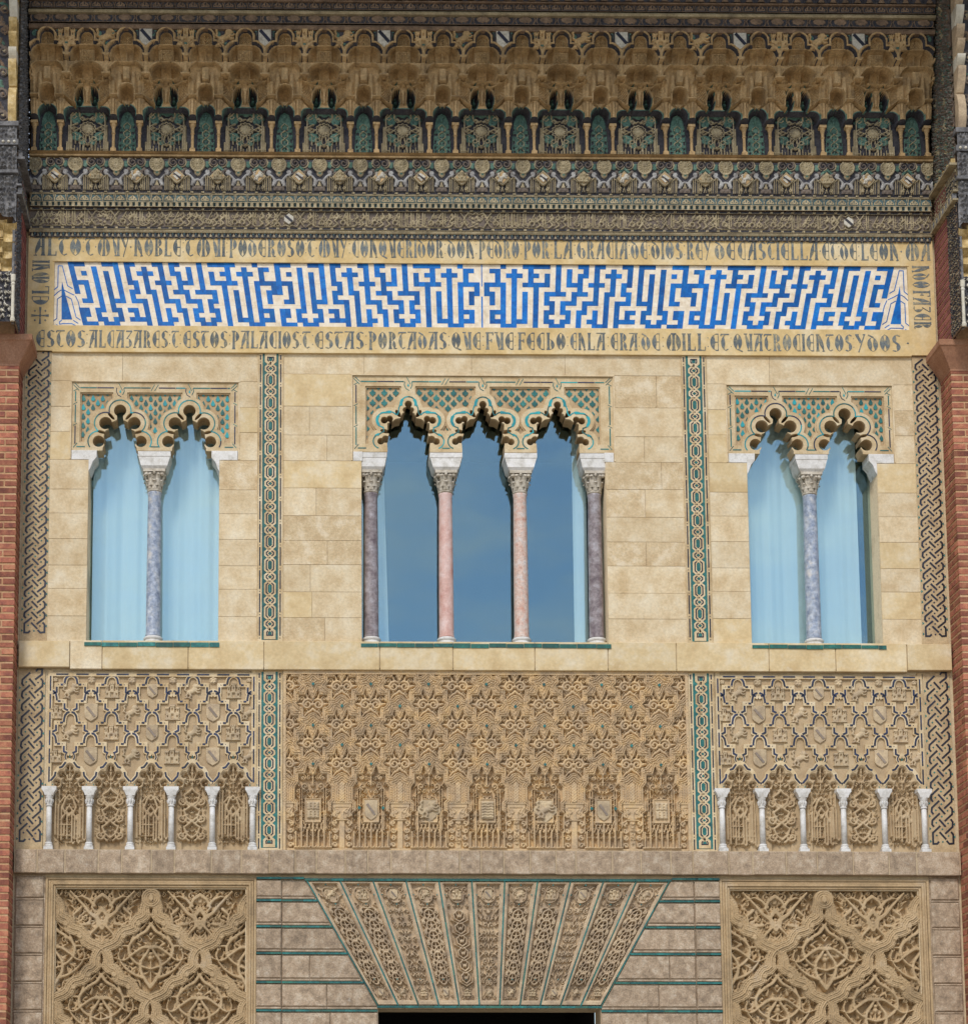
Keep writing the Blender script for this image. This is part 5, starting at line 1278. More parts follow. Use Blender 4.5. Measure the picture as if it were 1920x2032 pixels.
# ================================================================== FLAT ARCH OVER THE DOORWAY
zt, zb = 5.992, 4.425; xt, xb = 2.268, 1.392
fa = thing('flat_arch', 'fan of eleven carved voussoirs with teal glazed joints over the dark doorway', 'flat arch', (0, -.01, zb))
N = 11
def xe(k, z): t_ = (zt - z) / (zt - zb); X = xt + (xb - xt) * t_; return -X + 2 * X * k / N
embl = ['lion', 'castle', 'shield', 'lion', 'castle', 'shield', 'lion', 'castle', 'shield', 'castle', 'lion']
for k in range(N):
    Wd, Hh = .40, zt - zb
    c = Cv(0, Wd, 0, Hh, .0068, .004); c.ax = Wd / 2
    c.field(c.box(.048, Wd - .048, .055, Hh - .03), -.060, op='set')
    c.field(np.maximum(c.box(.034, Wd - .034, .042, Hh - .018), -c.box(.048, Wd - .048, .055, Hh - .03)), -.012, op='set')
    if k % 3 == 0 or k in (1, 7, 9, 10):     # wreaths with a leaf in each
        n_ = 7
        for j in range(n_):
            z = .30 + j * (Hh - .62) / n_ + .03; r_ = .072
            c.path([(Wd / 2 + r_ * math.cos(a), z + r_ * math.sin(a)) for a in np.linspace(0, 2 * math.pi, 16)], .015, .008, h0=-.06); 
            for q in range(5): a = math.radians(90 + 72 * q); c.path([(Wd / 2, z), (Wd / 2 + .05 * math.cos(a), z + .05 * math.sin(a))], .016, .006, w1=.008, h0=-.06)
            c.path([(Wd / 2 - .12, z + .05), (Wd / 2 - .07, z + .10), (Wd / 2, z + .09)], .012, .004, sym=True, h0=-.06); scroll(c, Wd / 2 + .115, z + .045, .03, -.0, True)
            c.path([(Wd / 2 + .13, z - .07), (Wd / 2 + .09, z - .03), (Wd / 2 + .125, z + .005)], .011, .004, sym=True, h0=-.06)
    elif k % 3 == 1:
        n_ = 6
        for j in range(n_):
            z = .30 + j * (Hh - .62) / n_ + .04
            c.path([(Wd / 2, z - .07), (Wd / 2 + .07, z - .03), (Wd / 2 + .075, z + .03), (Wd / 2 + .02, z + .07)], .014, .010, sym=True, h0=-.06)
            c.path([(Wd / 2, z - .10), (Wd / 2 + .12, z - .05), (Wd / 2 + .13, z + .05)], .012, .008, sym=True, h0=-.06, w1=.006); c.disc(Wd / 2, z, .022, .012)
            c.path([(Wd / 2 + .02, z - .02), (Wd / 2 + .045, z + .04)], .010, .008, sym=True, h0=-.06)
    else:
        B = Cv(0, Wd, 0, Hh, .0068, 0); B.ax = Wd / 2; ataurique(B, .05, Wd - .05, .25, Hh - .32, .034, 60 + k, .048, dens=1.15)
        ok = B.H > .001; c.H[ok] = np.maximum(c.H[ok], -.060 + B.H[ok] * 1.5)
    B = Cv(0, Wd, 0, Hh, .0068, 0); B.ax = Wd / 2
    ataurique(B, .05, Wd - .05, Hh - .33, Hh - .03, .026, 90 + k, .042, dens=1.1); ataurique(B, .05, Wd - .05, .06, .27, .024, 130 + k, .040, dens=1.1)
    ok = B.H > .001; c.H[ok] = np.maximum(c.H[ok], -.060 + B.H[ok] * 1.5)
    zc = Hh - .165
    c.field(np.minimum(c.circ(Wd / 2, zc, .078), np.minimum(c.box(Wd / 2 - .09, Wd / 2 + .09, zc - .045, zc + .045), c.box(Wd / 2 - .045, Wd / 2 + .045, zc - .095, zc + .095))), -.026, op='set')
    c.path([(Wd / 2 + .093 * math.cos(a) , zc + .098 * math.sin(a)) for a in np.linspace(0, 2 * math.pi, 20)], .009, .002, h0=-.06)
    c.field(c.circ(Wd / 2, .155, .052), -.026, op='set')
    c.wear(.003, 9, k)
    def wp(X, Z, D, k=k):
        t_ = (Hh - Z) / Hh; XX = xt + (xb - xt) * t_; ww = 2 * XX / N
        return -XX + ww * k + .010 + (ww - .020) * X / Wd, zb + .012 + Z * (Hh - .022) / Hh, D
    v = part('voussoir', c.mesh('voussoir', ['stucco_fan'], .018, warp=wp), fa)
    xm = lambda z: (xe(k, z) + xe(k + 1, z)) / 2
    z = zt - .168; sc2 = .82
    e = embl[k]
    if e == 'shield': put_shield(v, xm(z), z, -.006, .050, .066, .018)
    else: part(e, emblem_mesh(e, .125, 'emblem_stone', .026, .0055), v, (xm(z), .008, z))
    e = embl[(k + 5) % 11]; z = zb + .165
    if e == 'shield': put_shield(v, xm(z), z, -.006, .034, .046, .014)
    else: part(e, emblem_mesh(e, .085, 'emblem_stone', .022, .005), v, (xm(z), .008, z))
    for dz in (.045, .29, Hh - .33): part('glazed_dot', prism_mesh('glazed_dot', [(-.011, 0), (0, -.012), (.011, 0), (0, .012)], 0, .008, 'tile_teal'), v, (xm(zt - dz), -.016, zt - dz))
    part('glazed_dot', prism_mesh('glazed_dot', [(-.009, 0), (0, -.010), (.009, 0), (0, .010)], 0, .008, 'tile_teal'), v, (xe(k, z := zt - .17) + .05, -.016, z)); part('glazed_dot', prism_mesh('glazed_dot', [(-.009, 0), (0, -.010), (.009, 0), (0, .010)], 0, .008, 'tile_teal'), v, (xe(k + 1, z) - .05, -.016, z))
for k in range(N + 1):      # glazed joints, tile by tile
    z = zt
    while z > zb + .01:
        e = max(zb, z - random.uniform(.14, .22)); xa, xb_ = xe(k, z), xe(k, e); w2 = .0085
        part('joint_tile', prism_mesh('joint_tile', [(xa - w2, z - .002), (xa + w2, z - .002), (xb_ + w2, e + .001), (xb_ - w2, e + .001)], -.012, .024 + random.uniform(0, .003), random.choice(['tile_teal', 'tile_teal', 'tile_green'])), fa); z = e
def tile_run(parent, x0, x1, z, h, d, ms=('tile_teal', 'tile_teal', 'tile_green')):
    x = x0
    while x < x1 - .01:
        wd = min(random.uniform(.12, .19), x1 - x); part('joint_tile', MB().rect(x + .0015, x + wd - .0015, z - h / 2, z + h / 2, -.012, d + random.uniform(0, .003)).mesh('joint_tile', random.choice(ms)), parent); x += wd
tile_run(fa, -1.40, 1.40, 4.408, .026, .026)
tile_run(fa, -2.30, 2.30, 6.010, .030, .030, ('tile_green', 'tile_green', 'tile_teal'))
part('backing', MB().prism([(-2.28, 6.02), (-1.385, 4.39), (1.385, 4.39), (2.28, 6.02)], -.129, -.105).mesh('backing', 'grey_mortar'), fa)

# rusticated courses either side
strips_z = [P(956, y)[1] for y in (1788.7, 1840.5, 1893.5, 1951, 2007, 2063)]
for s_ in (-1, 1):
    rw = thing('rusticated_wall', 'grey stone courses with teal glazed joints on the %s of the flat arch' % ('left' if s_ < 0 else 'right'), 'wall', (s_ * 2.4, -.01, 3.6))
    tops = [6.022] + strips_z; 
    for i in range(len(tops) - 1):
        z1, z0 = tops[i] - .028, tops[i + 1] + .052
        for a, b, dd in ((2.905, 2.590, .040), (2.585, None, .022)):
            if b is None:
                zz0 = max(z0, zb); f = lambda z: xt + (xb - xt) * (zt - z) / (zt - zb) + .018
                bz0, bz1 = (f(z0) if z0 > zb else xb + .0), (f(z1) if z1 > zb else xb)
                xsp = [a, (a + bz1) / 2 + random.uniform(-.05, .1), None] if a - bz1 > .75 else [a, None]
                for q in range(len(xsp) - 1):
                    A_ = xsp[q]; B_ = xsp[q + 1]
                    if B_ is None: pl = [(A_ - .004, z0), (bz0 + .003, z0), (bz1 + .003, z1), (A_ - .004, z1)]
                    else: pl = [(A_ - .004, z0), (B_ + .004, z0), (B_ + .004, z1), (A_ - .004, z1)]
                    part('stone', MB().prism([(s_ * x_, z_) for x_, z_ in pl], -.012, dd + random.uniform(-.003, .003), 0, .012).mesh('stone', 'grey_stone'), rw)
                    pl2 = [(s_ * pl[0][0], z0 - .032), (s_ * pl[1][0], z0 - .032), (s_ * pl[1][0], z0 - .006), (s_ * pl[0][0], z0 - .006)]
                    part('fillet', MB().prism(pl2, -.012, dd - .004, 0, .004).mesh('fillet', 'grey_stone'), rw)
            else:
                part('stone', MB().rect(*sorted((s_ * (a - .003), s_ * (b + .003))), z0, z1, -.012, dd, 0, .012).mesh('stone', 'grey_stone'), rw)
                part('fillet', MB().rect(*sorted((s_ * (a - .003), s_ * (b + .003))), z0 - .032, z0 - .006, -.012, dd - .004, 0, .004).mesh('fillet', 'grey_stone'), rw)
        zt_ = tops[i + 1]
        xi = xt + (xb - xt) * (zt - zt_) / (zt - zb) + .014 if zt_ > zb else xb
        tile_run(rw, *sorted((s_ * 2.903, s_ * 2.588)), zt_, .023, .042)
        tile_run(rw, *sorted((s_ * 2.583, s_ * xi)), zt_, .023, .026)
    tile_run(rw, *sorted((s_ * 2.903, s_ * 2.302)), 6.026, .026, .044, ('tile_green', 'tile_teal'))
    part('backing', MB().prism([(s_ * 2.906, 3.6), (s_ * 2.906, 6.03), (s_ * 2.275, 6.03), (s_ * 1.39, 4.43), (s_ * 1.39, 3.6)], -.0125, -.002).mesh('backing', 'grey_stone'), rw)
    # outer pilaster
    pl_ = thing('stone_pilaster', 'narrow pilaster of weathered grey blocks beside the %s brick pier' % ('left' if s_ < 0 else 'right'), 'pilaster', (s_ * 5.73, -.01, 3.6), group='outer grey stone pilasters')
    part('backing', MB().rect(*sorted((s_ * 5.545, s_ * 5.93)), 3.6, 6.07, -.012, .0).mesh('backing', 'grey_stone'), pl_)
    z = 6.065
    for zz in (5.755, 5.405, 5.055, 4.70, 4.345, 3.99, 3.65):
        part('stone', MB().rect(*sorted((s_ * 5.562, s_ * 5.915)), zz + .018, z - .018, -.005, .024, 0, .012).mesh('stone', 'grey_stone'), pl_)
        part('fillet', MB().rect(*sorted((s_ * 5.562, s_ * 5.915)), zz - .012, zz + .010, -.005, .018, 0, .004).mesh('fillet', 'grey_stone'), pl_)
        z = zz
# doorway
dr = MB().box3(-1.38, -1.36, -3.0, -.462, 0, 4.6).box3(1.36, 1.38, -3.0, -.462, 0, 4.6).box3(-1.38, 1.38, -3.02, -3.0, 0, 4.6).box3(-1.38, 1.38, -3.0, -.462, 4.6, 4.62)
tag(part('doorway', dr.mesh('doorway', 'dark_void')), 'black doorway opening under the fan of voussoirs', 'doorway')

# ================================================================== LOWER CARVED PANELS
def lower_panel(s_):
    xc = 4.222 * s_; x0, x1, z0, z1 = xc - 1.192, xc + 1.192, 3.75, 5.905; nm = 'left' if s_ < 0 else 'right'
    t = thing('carved_lower_panel', 'deep carved stone panel of scalloped bands and leaves, lower %s corner' % nm, 'relief panel', (xc, 0, z0), group='deep carved panels beside the flat arch')
    RS = .0080
    c = Cv(x0, x1, z0, z1, RS, -.125)
    D = np.full(c.X.shape, 1e9)
    hx, hz = .612, .640; zn = P(956, 1797)[1]
    # half unit of the band from a node down to the next crossing
    unit = [(0, .075), (.028, .05), (.062, 0), (.078, -.06), (.072, -.115), (.115, -.150), (.165, -.165), (.205, -.215), (.212, -.265), (.270, -.285), (.335, -.300), (.385, -.350), (.415, -.415), (.47, -.45), (.54, -.475), (.612, -.505)]
    unit = [(x, z * (hz / .58)) for x, z in unit]
    segs = []
    nodes = [(i, j) for i in range(-3, 4) for j in range(0, 5) if (i + j) % 2 == 0]
    for i, j in nodes:
        X, Z = xc + i * hx, zn - j * hz
        for sg in (-1, 1):
            pts = [(X + sg * x, Z + z) for x, z in unit]; segs += list(zip(pts, pts[1:]))
    for p, q in segs:
        W = c._w(min(p[0], q[0]) - .12, max(p[0], q[0]) + .12, min(p[1], q[1]) - .12, max(p[1], q[1]) + .12)
        if W is None: continue
        X = c.X[W]; Z = c.Z[W]; ex, ez = q[0] - p[0], q[1] - p[1]; tt = np.clip(((X - p[0]) * ex + (Z - p[1]) * ez) / (ex * ex + ez * ez), 0, 1)
        D[W] = np.minimum(D[W], np.hypot(X - p[0] - ex * tt, Z - p[1] - ez * tt))
    above = (np.abs(c.X - xc) > .12) & (c.Z > zn + .02 - np.abs(np.abs(c.X - xc) - hx) * 0 ) & False
    BW = .074
    # leaf work
    B = Cv(x0, x1, z0, z1, RS, 0)
    for i in range(-2, 3):
        for j in range(1, 5):
            if (i + j) % 2 == 0: continue
            X, Z = xc + i * hx, zn - j * hz
            B.ax = X
            def cp(pts, w_, h_, w1=None): pts = smooth(pts); B.path([(X + q_, Z + r_) for q_, r_ in pts], w_ * .98, h_, prof='f', w1=w1, sym=True)
            rl = random.Random(i * 5 + j)
            for q in range(95):      # small leaves behind the ribbons
                lx, lz = rl.uniform(0, .5), rl.uniform(-.46, .46); leafp(B, X + lx, Z + lz, rl.uniform(.06, .10), rl.choice((30, 60, 100, 140, -40, -80)), rl.uniform(.018, .026), rl.uniform(.05, .08))
            cp([(0, -.40), (.07, -.30), (.12, -.20), (.12, -.08), (.05, .03), (0, .12)], .030, .105, .022)
            cp([(0, .10), (.10, .10), (.22, .02), (.33, -.06), (.46, -.03)], .030, .112, .014)
            cp([(0, .40), (.06, .31), (.17, .24), (.27, .12), (.25, -.02), (.14, -.12), (0, -.17)], .028, .105, .020)
            cp([(.24, .18), (.20, .28), (.10, .36), (.04, .44)], .026, .10, .012)
            cp([(.08, -.28), (.20, -.24), (.32, -.15), (.40, -.02), (.38, .08)], .027, .108, .014)
            cp([(.28, .12), (.38, .12), (.46, .05)], .024, .10, .010); cp([(.18, -.32), (.26, -.26), (.30, -.16)], .022, .095, .010)
            for a, b, r_ in ((.14, -.10, .034), (.27, .02, .034), (.17, .235, .032), (.38, .085, .03), (.05, .13, .03), (.30, -.16, .030), (.11, -.27, .028), (.045, .42, .028)): scroll(B, X + a, Z + b, r_, .112)
            B.disc(X, Z - .03, .042, .10); B.disc(X, Z + .27, .032, .085); B.disc(X, Z + .02, .034, .105)
            B.path([(X, Z - .42), (X, Z - .05)], .014, .075); cp([(0, .20), (.05, .26), (.09, .24)], .018, .085, .008)
    # top spandrel fill
    for X in (xc - hx, xc + hx):
        B.ax = X; Z = zn - .27
        for pts, w_ in (([(0, -.02), (.06, .10), (.16, .17), (.24, .27), (.40, .44)], .032), ([(0, .22), (.07, .12), (.05, .0), (.14, -.10), (.16, -.22)], .028), ([(.10, .26), (.17, .34), (.26, .38), (.34, .36)], .024), ([(.0, .40), (.08, .34), (.13, .24), (.08, .16)], .026), ([(.28, .22), (.36, .14), (.34, .04), (.40, -.02)], .022), ([(.16, .03), (.26, .02), (.28, -.08)], .024)):
            B.path([(X + a, Z + b) for a, b in pts], w_ * 1.2, .11, prof='f', w1=w_ * .6, sym=True)
        for a, b, r_ in ((.16, -.22, .036), (.34, .36, .03), (.08, .15, .034), (.26, -.09, .03), (.38, -.02, .03), (.22, .26, .03)): scroll(B, X + a, Z + b, r_, .115)
        for q in range(3): B.disc(X, Z + .02 + .04 * q, .042 - .008 * q, .12)
        B.path([(X, Z - .22), (X, Z + .02)], .015, .05)
        rl = random.Random(int(X * 9))
        for q in range(80):
            lz = rl.uniform(-.25, .46); lx = rl.uniform(0, .12 + (lz + .25) * .62); leafp(B, X + lx, Z + lz, rl.uniform(.06, .11), rl.choice((30, 60, 100, 140, -40, -80)), rl.uniform(.018, .027), rl.uniform(.05, .085))
        for a, b, r_ in ((.36, .30, .034), (.46, .40, .03), (.22, .10, .034), (.12, .33, .032), (.30, .42, .03), (.05, .44, .03)): scroll(B, X + a, Z + b, r_, .10)
        ataurique(B, X - .55, X + .55, Z - .25, Z + .48, .085, int(X * 10), .075)
    okk = (D > BW - .006) & (B.H > .001); c.H[okk] = np.maximum(c.H[okk], -.125 + B.H[okk])
    # bands: concentric ridges, one of them beaded
    rid = -.004 + .009 * np.cos(D / .0245 * 2 * math.pi) + .010 * (D < .012)
    bead = .004 * np.sin(c.Z * 2 * math.pi / .030) * ((D > .040) & (D < .058))
    c.H = np.where(D < BW, rid + bead, c.H)
    # rosettes in the lobes
    for i, j in nodes:
        X, Z = xc + i * hx, zn - j * hz
        for sg in (-1, 1):
            for a, b in ((.16, -.245), (.34, -.40), (-.05, -.21)):
                x_, z_ = X + sg * (a if a > 0 else .125), Z + b
                if a > 0:
                    c.disc(x_, z_, .030, .006)
                    for q in range(5): c.disc(x_ + .022 * math.cos(q * 1.257), z_ + .022 * math.sin(q * 1.257), .011, .012)
    # crossing eyes
    for i, j in nodes:
        X, Z = xc + i * hx, zn - j * hz
        c.field(c.poly([(X, Z + .018 + .01), (X + .020, Z - .03), (X + .014, Z - .085), (X, Z - .11), (X - .014, Z - .085), (X - .020, Z - .03)]), -.12, op='set')
    # ring at the top
    g1 = c.circ(xc, 5.775, 0)
    c.H = np.where(g1 < .128, .002 + .010 * np.cos(g1 / .0265 * 2 * math.pi), c.H); c.field(c.ell(xc, 5.775, .030, .045, 0), .024, op='set')
    # nothing of the band above the top nodes: keep leaf field there
    c.wear(.006, 7, 5 if s_ < 0 else 6)
    part('carved_field', c.mesh('carved_field', ['stucco_lower'], 0), t)
    fr_ = MB()
    for q, (w0, d_) in enumerate(((.0, .030), (.035, .020), (.065, .036), (.095, .016))):
        a0, a1 = x0 - .126 + w0, x1 + .126 - w0; w_ = .031; top_ = z1 + .126 - w0
        fr_.rect(a0, a0 + w_, z0, top_, -.13, d_, 0, .006).rect(a1 - w_, a1, z0, top_, -.13, d_, 0, .006).rect(a0 + w_ + .0, a1 - w_, top_ - w_, top_, -.13, d_ - .0005, 0, .006)
    part('frame', fr_.mesh('frame', 'stucco_lower'), t)
lower_panel(-1); lower_panel(1)

# ================================================================== BRICK PIERS
random.seed(31)
PX = 5.945
def pier(s_):
    nm = 'left' if s_ < 0 else 'right'
    t = thing('brick_pier', 'tall projecting pier of thin red bricks along the %s edge of the facade' % nm, 'pier', (s_ * 6.4, -.2, 3.6), group='brick piers framing the facade')
    zt_ = 12.60; zb_ = 3.60
    core = MB().box3(*sorted((s_ * (PX + .008), s_ * 6.95)), -.05, .421, zb_, zt_ + .3); part('mortar_core', core.mesh('mortar_core', 'brick_mortar'), t)
    n = int((zt_ - zb_) / .0912); MM = {}
    for i in range(n):
        z0 = zt_ - (i + 1) * .0912 + .015; h = .062
        def bk(x0, x1, d0, d1):
            j = random.uniform(-.004, .004)
            key = None
            me = MB().box3(*sorted((s_ * x0, s_ * x1)), d0, d1 + j, z0 + random.uniform(-.003, .003), z0 + h + random.uniform(-.004, .004)).mesh('brick', 'brick_red'); part('brick', me, t)
        if i % 2: bk(PX, PX + .15, .17, .43); bk(PX + .17, PX + .45, .2, .43); bk(PX, PX + .1, .02, .155)
        else: bk(PX, PX + .29, .30, .43); bk(PX + .31, PX + .6, .2, .43); bk(PX, PX + .1, .025, .285)
    # terracotta capital: slab, splay and lower roll
    cap = MB(); lv = [(.0, 12.56), (.0, 12.585), (.155, 12.835), (.175, 12.85), (.175, 12.925)]
    rings = []
    for o_, z in lv:
        xi = s_ * (PX - o_ if o_ else PX - .004); dd = .43 + o_ * .8 + .004
        rings.append([cap.pt(xi, .0, z), cap.pt(xi, dd, z), cap.pt(s_ * 7.2, dd, z)])
    for a, b in zip(rings, rings[1:]):
        for q in range(2): cap.face((a[q], a[q + 1], b[q + 1], b[q]) if s_ < 0 else (a[q + 1], a[q], b[q], b[q + 1]))
    top_ = rings[-1]; c0 = cap.pt(s_ * 7.2, 0, lv[-1][1]); cap.face((top_[0], top_[1], top_[2], c0)); bt = rings[0]; c1 = cap.pt(s_ * 7.2, 0, lv[0][1]); cap.face((bt[0], bt[1], bt[2], c1))
    part('capital', cap.mesh('capital', 'terracotta'), t)
pier(-1); pier(1)

# ================================================================== SIDE WINGS ABOVE THE PIERS
def wing(s_):
    nm = 'left' if s_ < 0 else 'right'
    t = thing('upper_wing', 'projecting upper side wing with brick flank, gilded stalactites and grey carved beams on the %s' % nm, 'wing', (s_ * 6.4, -.5, 12.93))
    X = 5.935; random.seed(41)
    part('core', MB().box3(*sorted((s_ * (X + .008), s_ * 7.4)), 0, .54, 12.93, 18.6).mesh('core', 'brick_mortar'), t)
    for i in range(23):
        z0 = 12.94 + i * .0912
        for a, b in (((.01, .20), (.215, .405), (.42, .548)), ((.01, .10), (.115, .30), (.315, .548)))[i % 2]:
            part('brick', MB().box3(*sorted((s_ * X, s_ * (X + .06))), a, b, z0, z0 + .068).mesh('brick', 'wing_brick'), t)
    FD = .98     # depth of the wing's front
    # carved board on the flank between brick and front
    def flank(z0, z1, d0, d1, m, seed, amp=.022, prof=None, matl='wood_grey', size=.05, res=.010):
        Lx = d1 - d0; c = Cv(0, Lx, z0, z1, res, 0); amp = min(amp, .028); ataurique(c, .01, Lx - .01, z0 + .01, z1 - .01, size, seed, amp, 1 if len(m) > 1 else None)
        if len(m) > 2:
            rr = random.Random(seed)
            for q in range(int((z1 - z0) / .16)):
                zz = z0 + .1 + q * .16; xx = Lx * (.3 if q % 2 else .65); c.path([(xx, zz - .05), (xx + .02, zz), (xx, zz + .05)], .034, amp * 1.1, 2); c.disc(xx - .07, zz, .02, amp, 1)
        c.field(np.maximum(c.X - .012, -1), amp); c.field(np.maximum(Lx - .012 - c.X, -1), amp)
        def wp(Xa, Z, D):
            dep = d0 + Xa if s_ < 0 else d0 + (Lx - Xa)
            off = prof(Z, dep) if prof else 0
            return s_ * (X + .030 - D - off), Z, dep
        # warp gives (x, z, d)
        part('carved_flank', c.mesh('carved_flank', m, 0, warp=lambda a, b, d: (wp(a, b, d)[0], wp(a, b, d)[1], wp(a, b, d)[2]), smooth=True), t)
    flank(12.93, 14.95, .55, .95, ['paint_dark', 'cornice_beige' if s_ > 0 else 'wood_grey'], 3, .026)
    part('flank_core', MB().box3(*sorted((s_ * (X + .006), s_ * (X + .022))), .54, .93, 12.93, 18.6).mesh('flank_core', 'wood_brown'), t)
    # mouldings running forward along the flank, continuing the cornice
    bands = [(14.60, 14.70, .05, 'cornice_beige', .0), (14.72, 14.98, .035, 'cornice_beige', 1), (14.99, 15.07, .06, 'cornice_beige', 0)]
    zf0, zf1 = 14.585, 15.14
    mo = MB()
    for z_, o_ in ((14.585, .06), (15.055, .085), (14.70, .05)):
        mo.box3(*sorted((s_ * (X + .01), s_ * (X - o_))), .0, FD + .02, z_, z_ + (.022 if z_ < 15 else .03))
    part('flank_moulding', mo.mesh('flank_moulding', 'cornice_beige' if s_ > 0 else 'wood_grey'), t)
    flank(14.61, 14.70, 0, FD, ['paint_dark', 'cornice_beige'], 9, .018, size=.03)
    for q in range(15): part('flank_dentil', MB().box3(*sorted((s_ * (X + .0), s_ * (X - .055))), .03 + q * .064, .063 + q * .064, 14.61, 14.69).mesh('flank_dentil', 'cornice_beige' if q % 2 else 'wood_grey'), t)
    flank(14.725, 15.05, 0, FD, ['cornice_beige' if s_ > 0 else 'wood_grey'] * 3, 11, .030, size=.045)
    for q in range(12): part('flank_dentil', MB().box3(*sorted((s_ * (X + .0), s_ * (X - .05))), .04 + q * .08, .08 + q * .08, 15.09, 15.16).mesh('flank_dentil', 'gilding' if s_ > 0 and q % 2 else 'wood_grey'), t)
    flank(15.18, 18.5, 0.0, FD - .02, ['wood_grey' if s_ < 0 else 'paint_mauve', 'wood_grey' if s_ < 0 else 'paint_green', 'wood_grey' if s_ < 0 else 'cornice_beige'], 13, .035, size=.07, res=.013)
    # ---- front of the wing, from the capital upward
    xi, xo = X + .015, 7.3
    fx = lambda a, b: sorted((s_ * a, s_ * b))
    F_ = FD
    # white stucco arabesque panel with a shield
    a0, a1 = fx(xi + .045, xi + 1.0)
    c = Cv(a0, a1, 12.95, 13.62, .009, 0); cxm = s_ * (xi + .40); c.ax = cxm; ataurique(c, cxm - .36, cxm + .36, 12.97, 13.60, .055, 5, .035, 1)
    c.path(arc(cxm, 13.3, .13, 0, 360, 20, .19), .012, .05, 1); c.field(c.ell(cxm, 13.3, .12, .18, 0), .045, 1)
    part('stucco_relief', c.mesh('stucco_relief', ['paint_dark', 'stucco_white'], F_ - .10), t)
    part('jamb_colonette', MB().lathe([(.03, 12.93), (.035, 12.96), (.022, 12.99), (.022, 13.40), (.032, 13.42), (.022, 13.44), (.032, 13.46), (.034, 13.54)], s_ * (xi + .022), F_ - .05, 12).mesh('jamb_colonette', 'stucco_white'), t)
    part('jamb', MB().box3(*fx(xi + .045, xi + .0), F_ - .14, F_ - .06, 12.93, 14.3).mesh('jamb', 'wood_grey'), t)
    # gilded stalactite arch: hanging prisms stepping up and inward
    sm = {}
    for q, (z0, z1, x_, dd) in enumerate(((13.62, 13.80, .05, .86), (13.78, 14.00, .03, .90), (13.98, 14.22, .02, .95), (13.70, 13.92, .17, .78), (13.88, 14.10, .19, .83), (14.06, 14.30, .15, .88), (13.84, 14.02, .33, .74), (14.0, 14.2, .36, .80), (14.16, 14.34, .34, .86), (13.9, 14.1, .52, .72), (14.06, 14.26, .54, .8), (13.7, 13.86, .34, .68))):
        m = MB(); n_ = 8; w_ = .085; pts0 = []; pts1 = []; ptsT = []
        for k in range(n_ + 1):
            a = math.pi * k / n_; pts0.append(m.pt(s_ * (xi + x_ + .06) + w_ * math.cos(a), dd - .06 + .03 * math.sin(a), z0)); 
            pts1.append(m.pt(s_ * (xi + x_ + .06) + w_ * math.cos(a), dd - .02 - .05 * math.sin(a), z0 + (z1 - z0) * .55)); ptsT.append(m.pt(s_ * (xi + x_ + .06) + w_ * 1.1 * math.cos(a), dd + .03 - .0 * math.sin(a), z1 - .02 * math.sin(a)))
        for a_, b_ in ((pts0, pts1), (pts1, ptsT)):
            for k in range(n_): m.face((a_[k + 1], a_[k], b_[k], b_[k + 1]))
        m.face(tuple(pts0)); part('stalactite', m.mesh('stalactite', 'gilding', False), t)
    part('arch_back', MB().rect(*fx(xi + .02, xo), 13.6, 14.42, .40, .62).mesh('arch_back', 'cornice_brown'), t)
    # grey carved arch apron and beams
    a0, a1 = fx(xi - .0, xi + 1.0)
    c = Cv(a0, a1, 14.22, 14.86, .010, 0); ataurique(c, a0 + .02, a1 - .02, 14.24, 14.84, .05, 15, .03, 0); 
    lobb = np.full(c.X.shape, 1e9)
    for q in range(6): lobb = np.minimum(lobb, c.circ(s_ * (xi + .10 + q * .17), 14.20 + min(q, 3) * .075, .11))
    part('apron', c.mesh('apron', ['wood_grey'], F_ - .02, keep=lobb > 0), t)
    for (z0, z1, dd, sz, sd_) in ((14.90, 15.22, .02, .05, 17), (15.30, 15.47, .05, .035, 19)):
        c = Cv(a0, a1, z0, z1, .010, 0); ataurique(c, a0 + .01, a1 - .01, z0 + .01, z1 - .01, sz, sd_, .03, 0); part('carved_beam', c.mesh('carved_beam', ['wood_grey'], F_ + dd), t)
    mo = MB()
    for z0, z1, o_ in ((14.86, 14.90, .04), (15.225, 15.30, .06), (15.47, 15.53, .08)): mo.box3(*fx(xi - .02, xo), F_ - .1, F_ + o_, z0, z1)
    part('beam_moulding', mo.mesh('beam_moulding', 'wood_grey'), t)
    for q in range(12): part('bead', MB().lathe([(.002, 15.242), (.018, 15.255), (.018, 15.27), (.002, 15.283)], s_ * (xi + .03 + q * .07), F_ + .065, 8).mesh('bead', 'stucco_white'), t)
    # painted scroll board above, its edge a stack of gilded scallops
    a0, a1 = fx(xi + .10, xi + 1.1)
    c = Cv(a0, a1, 15.53, 18.4, .011, 0)
    rr = random.Random(6)
    for j in range(20):
        for i in range(5):
            x_ = s_ * (xi + .2 + i * .2 + (.1 if j % 2 else 0)); z_ = 15.65 + j * .145; r_ = rr.uniform(.055, .085)
            c.spiral(x_, z_, r_, 1.5, math.radians(rr.choice((30, 200))), s_, .016, .03, rr.choice((1, 1, 4, 4, 2)), rin=.15); c.disc(x_, z_, .022, .035, rr.choice((1, 3)))
            c.path([(x_ - .08, z_ + .09), (x_ + .02, z_ + .06), (x_ + .09, z_ - .04)], .02, .02, rr.choice((4, 2, 1)))
    part('painted_board', c.mesh('painted_board', ['paint_dark', 'wood_brown', 'paint_green', 'cornice_beige', 'paint_mauve'], F_ - .03), t)
    z = 15.54; hs = [.44, .04, .30, .16, .035, .17, .19, .035, .22, .17, .16, .20, .19, .20, .2, .2]
    xin, xout = xi + .015, xi + .115
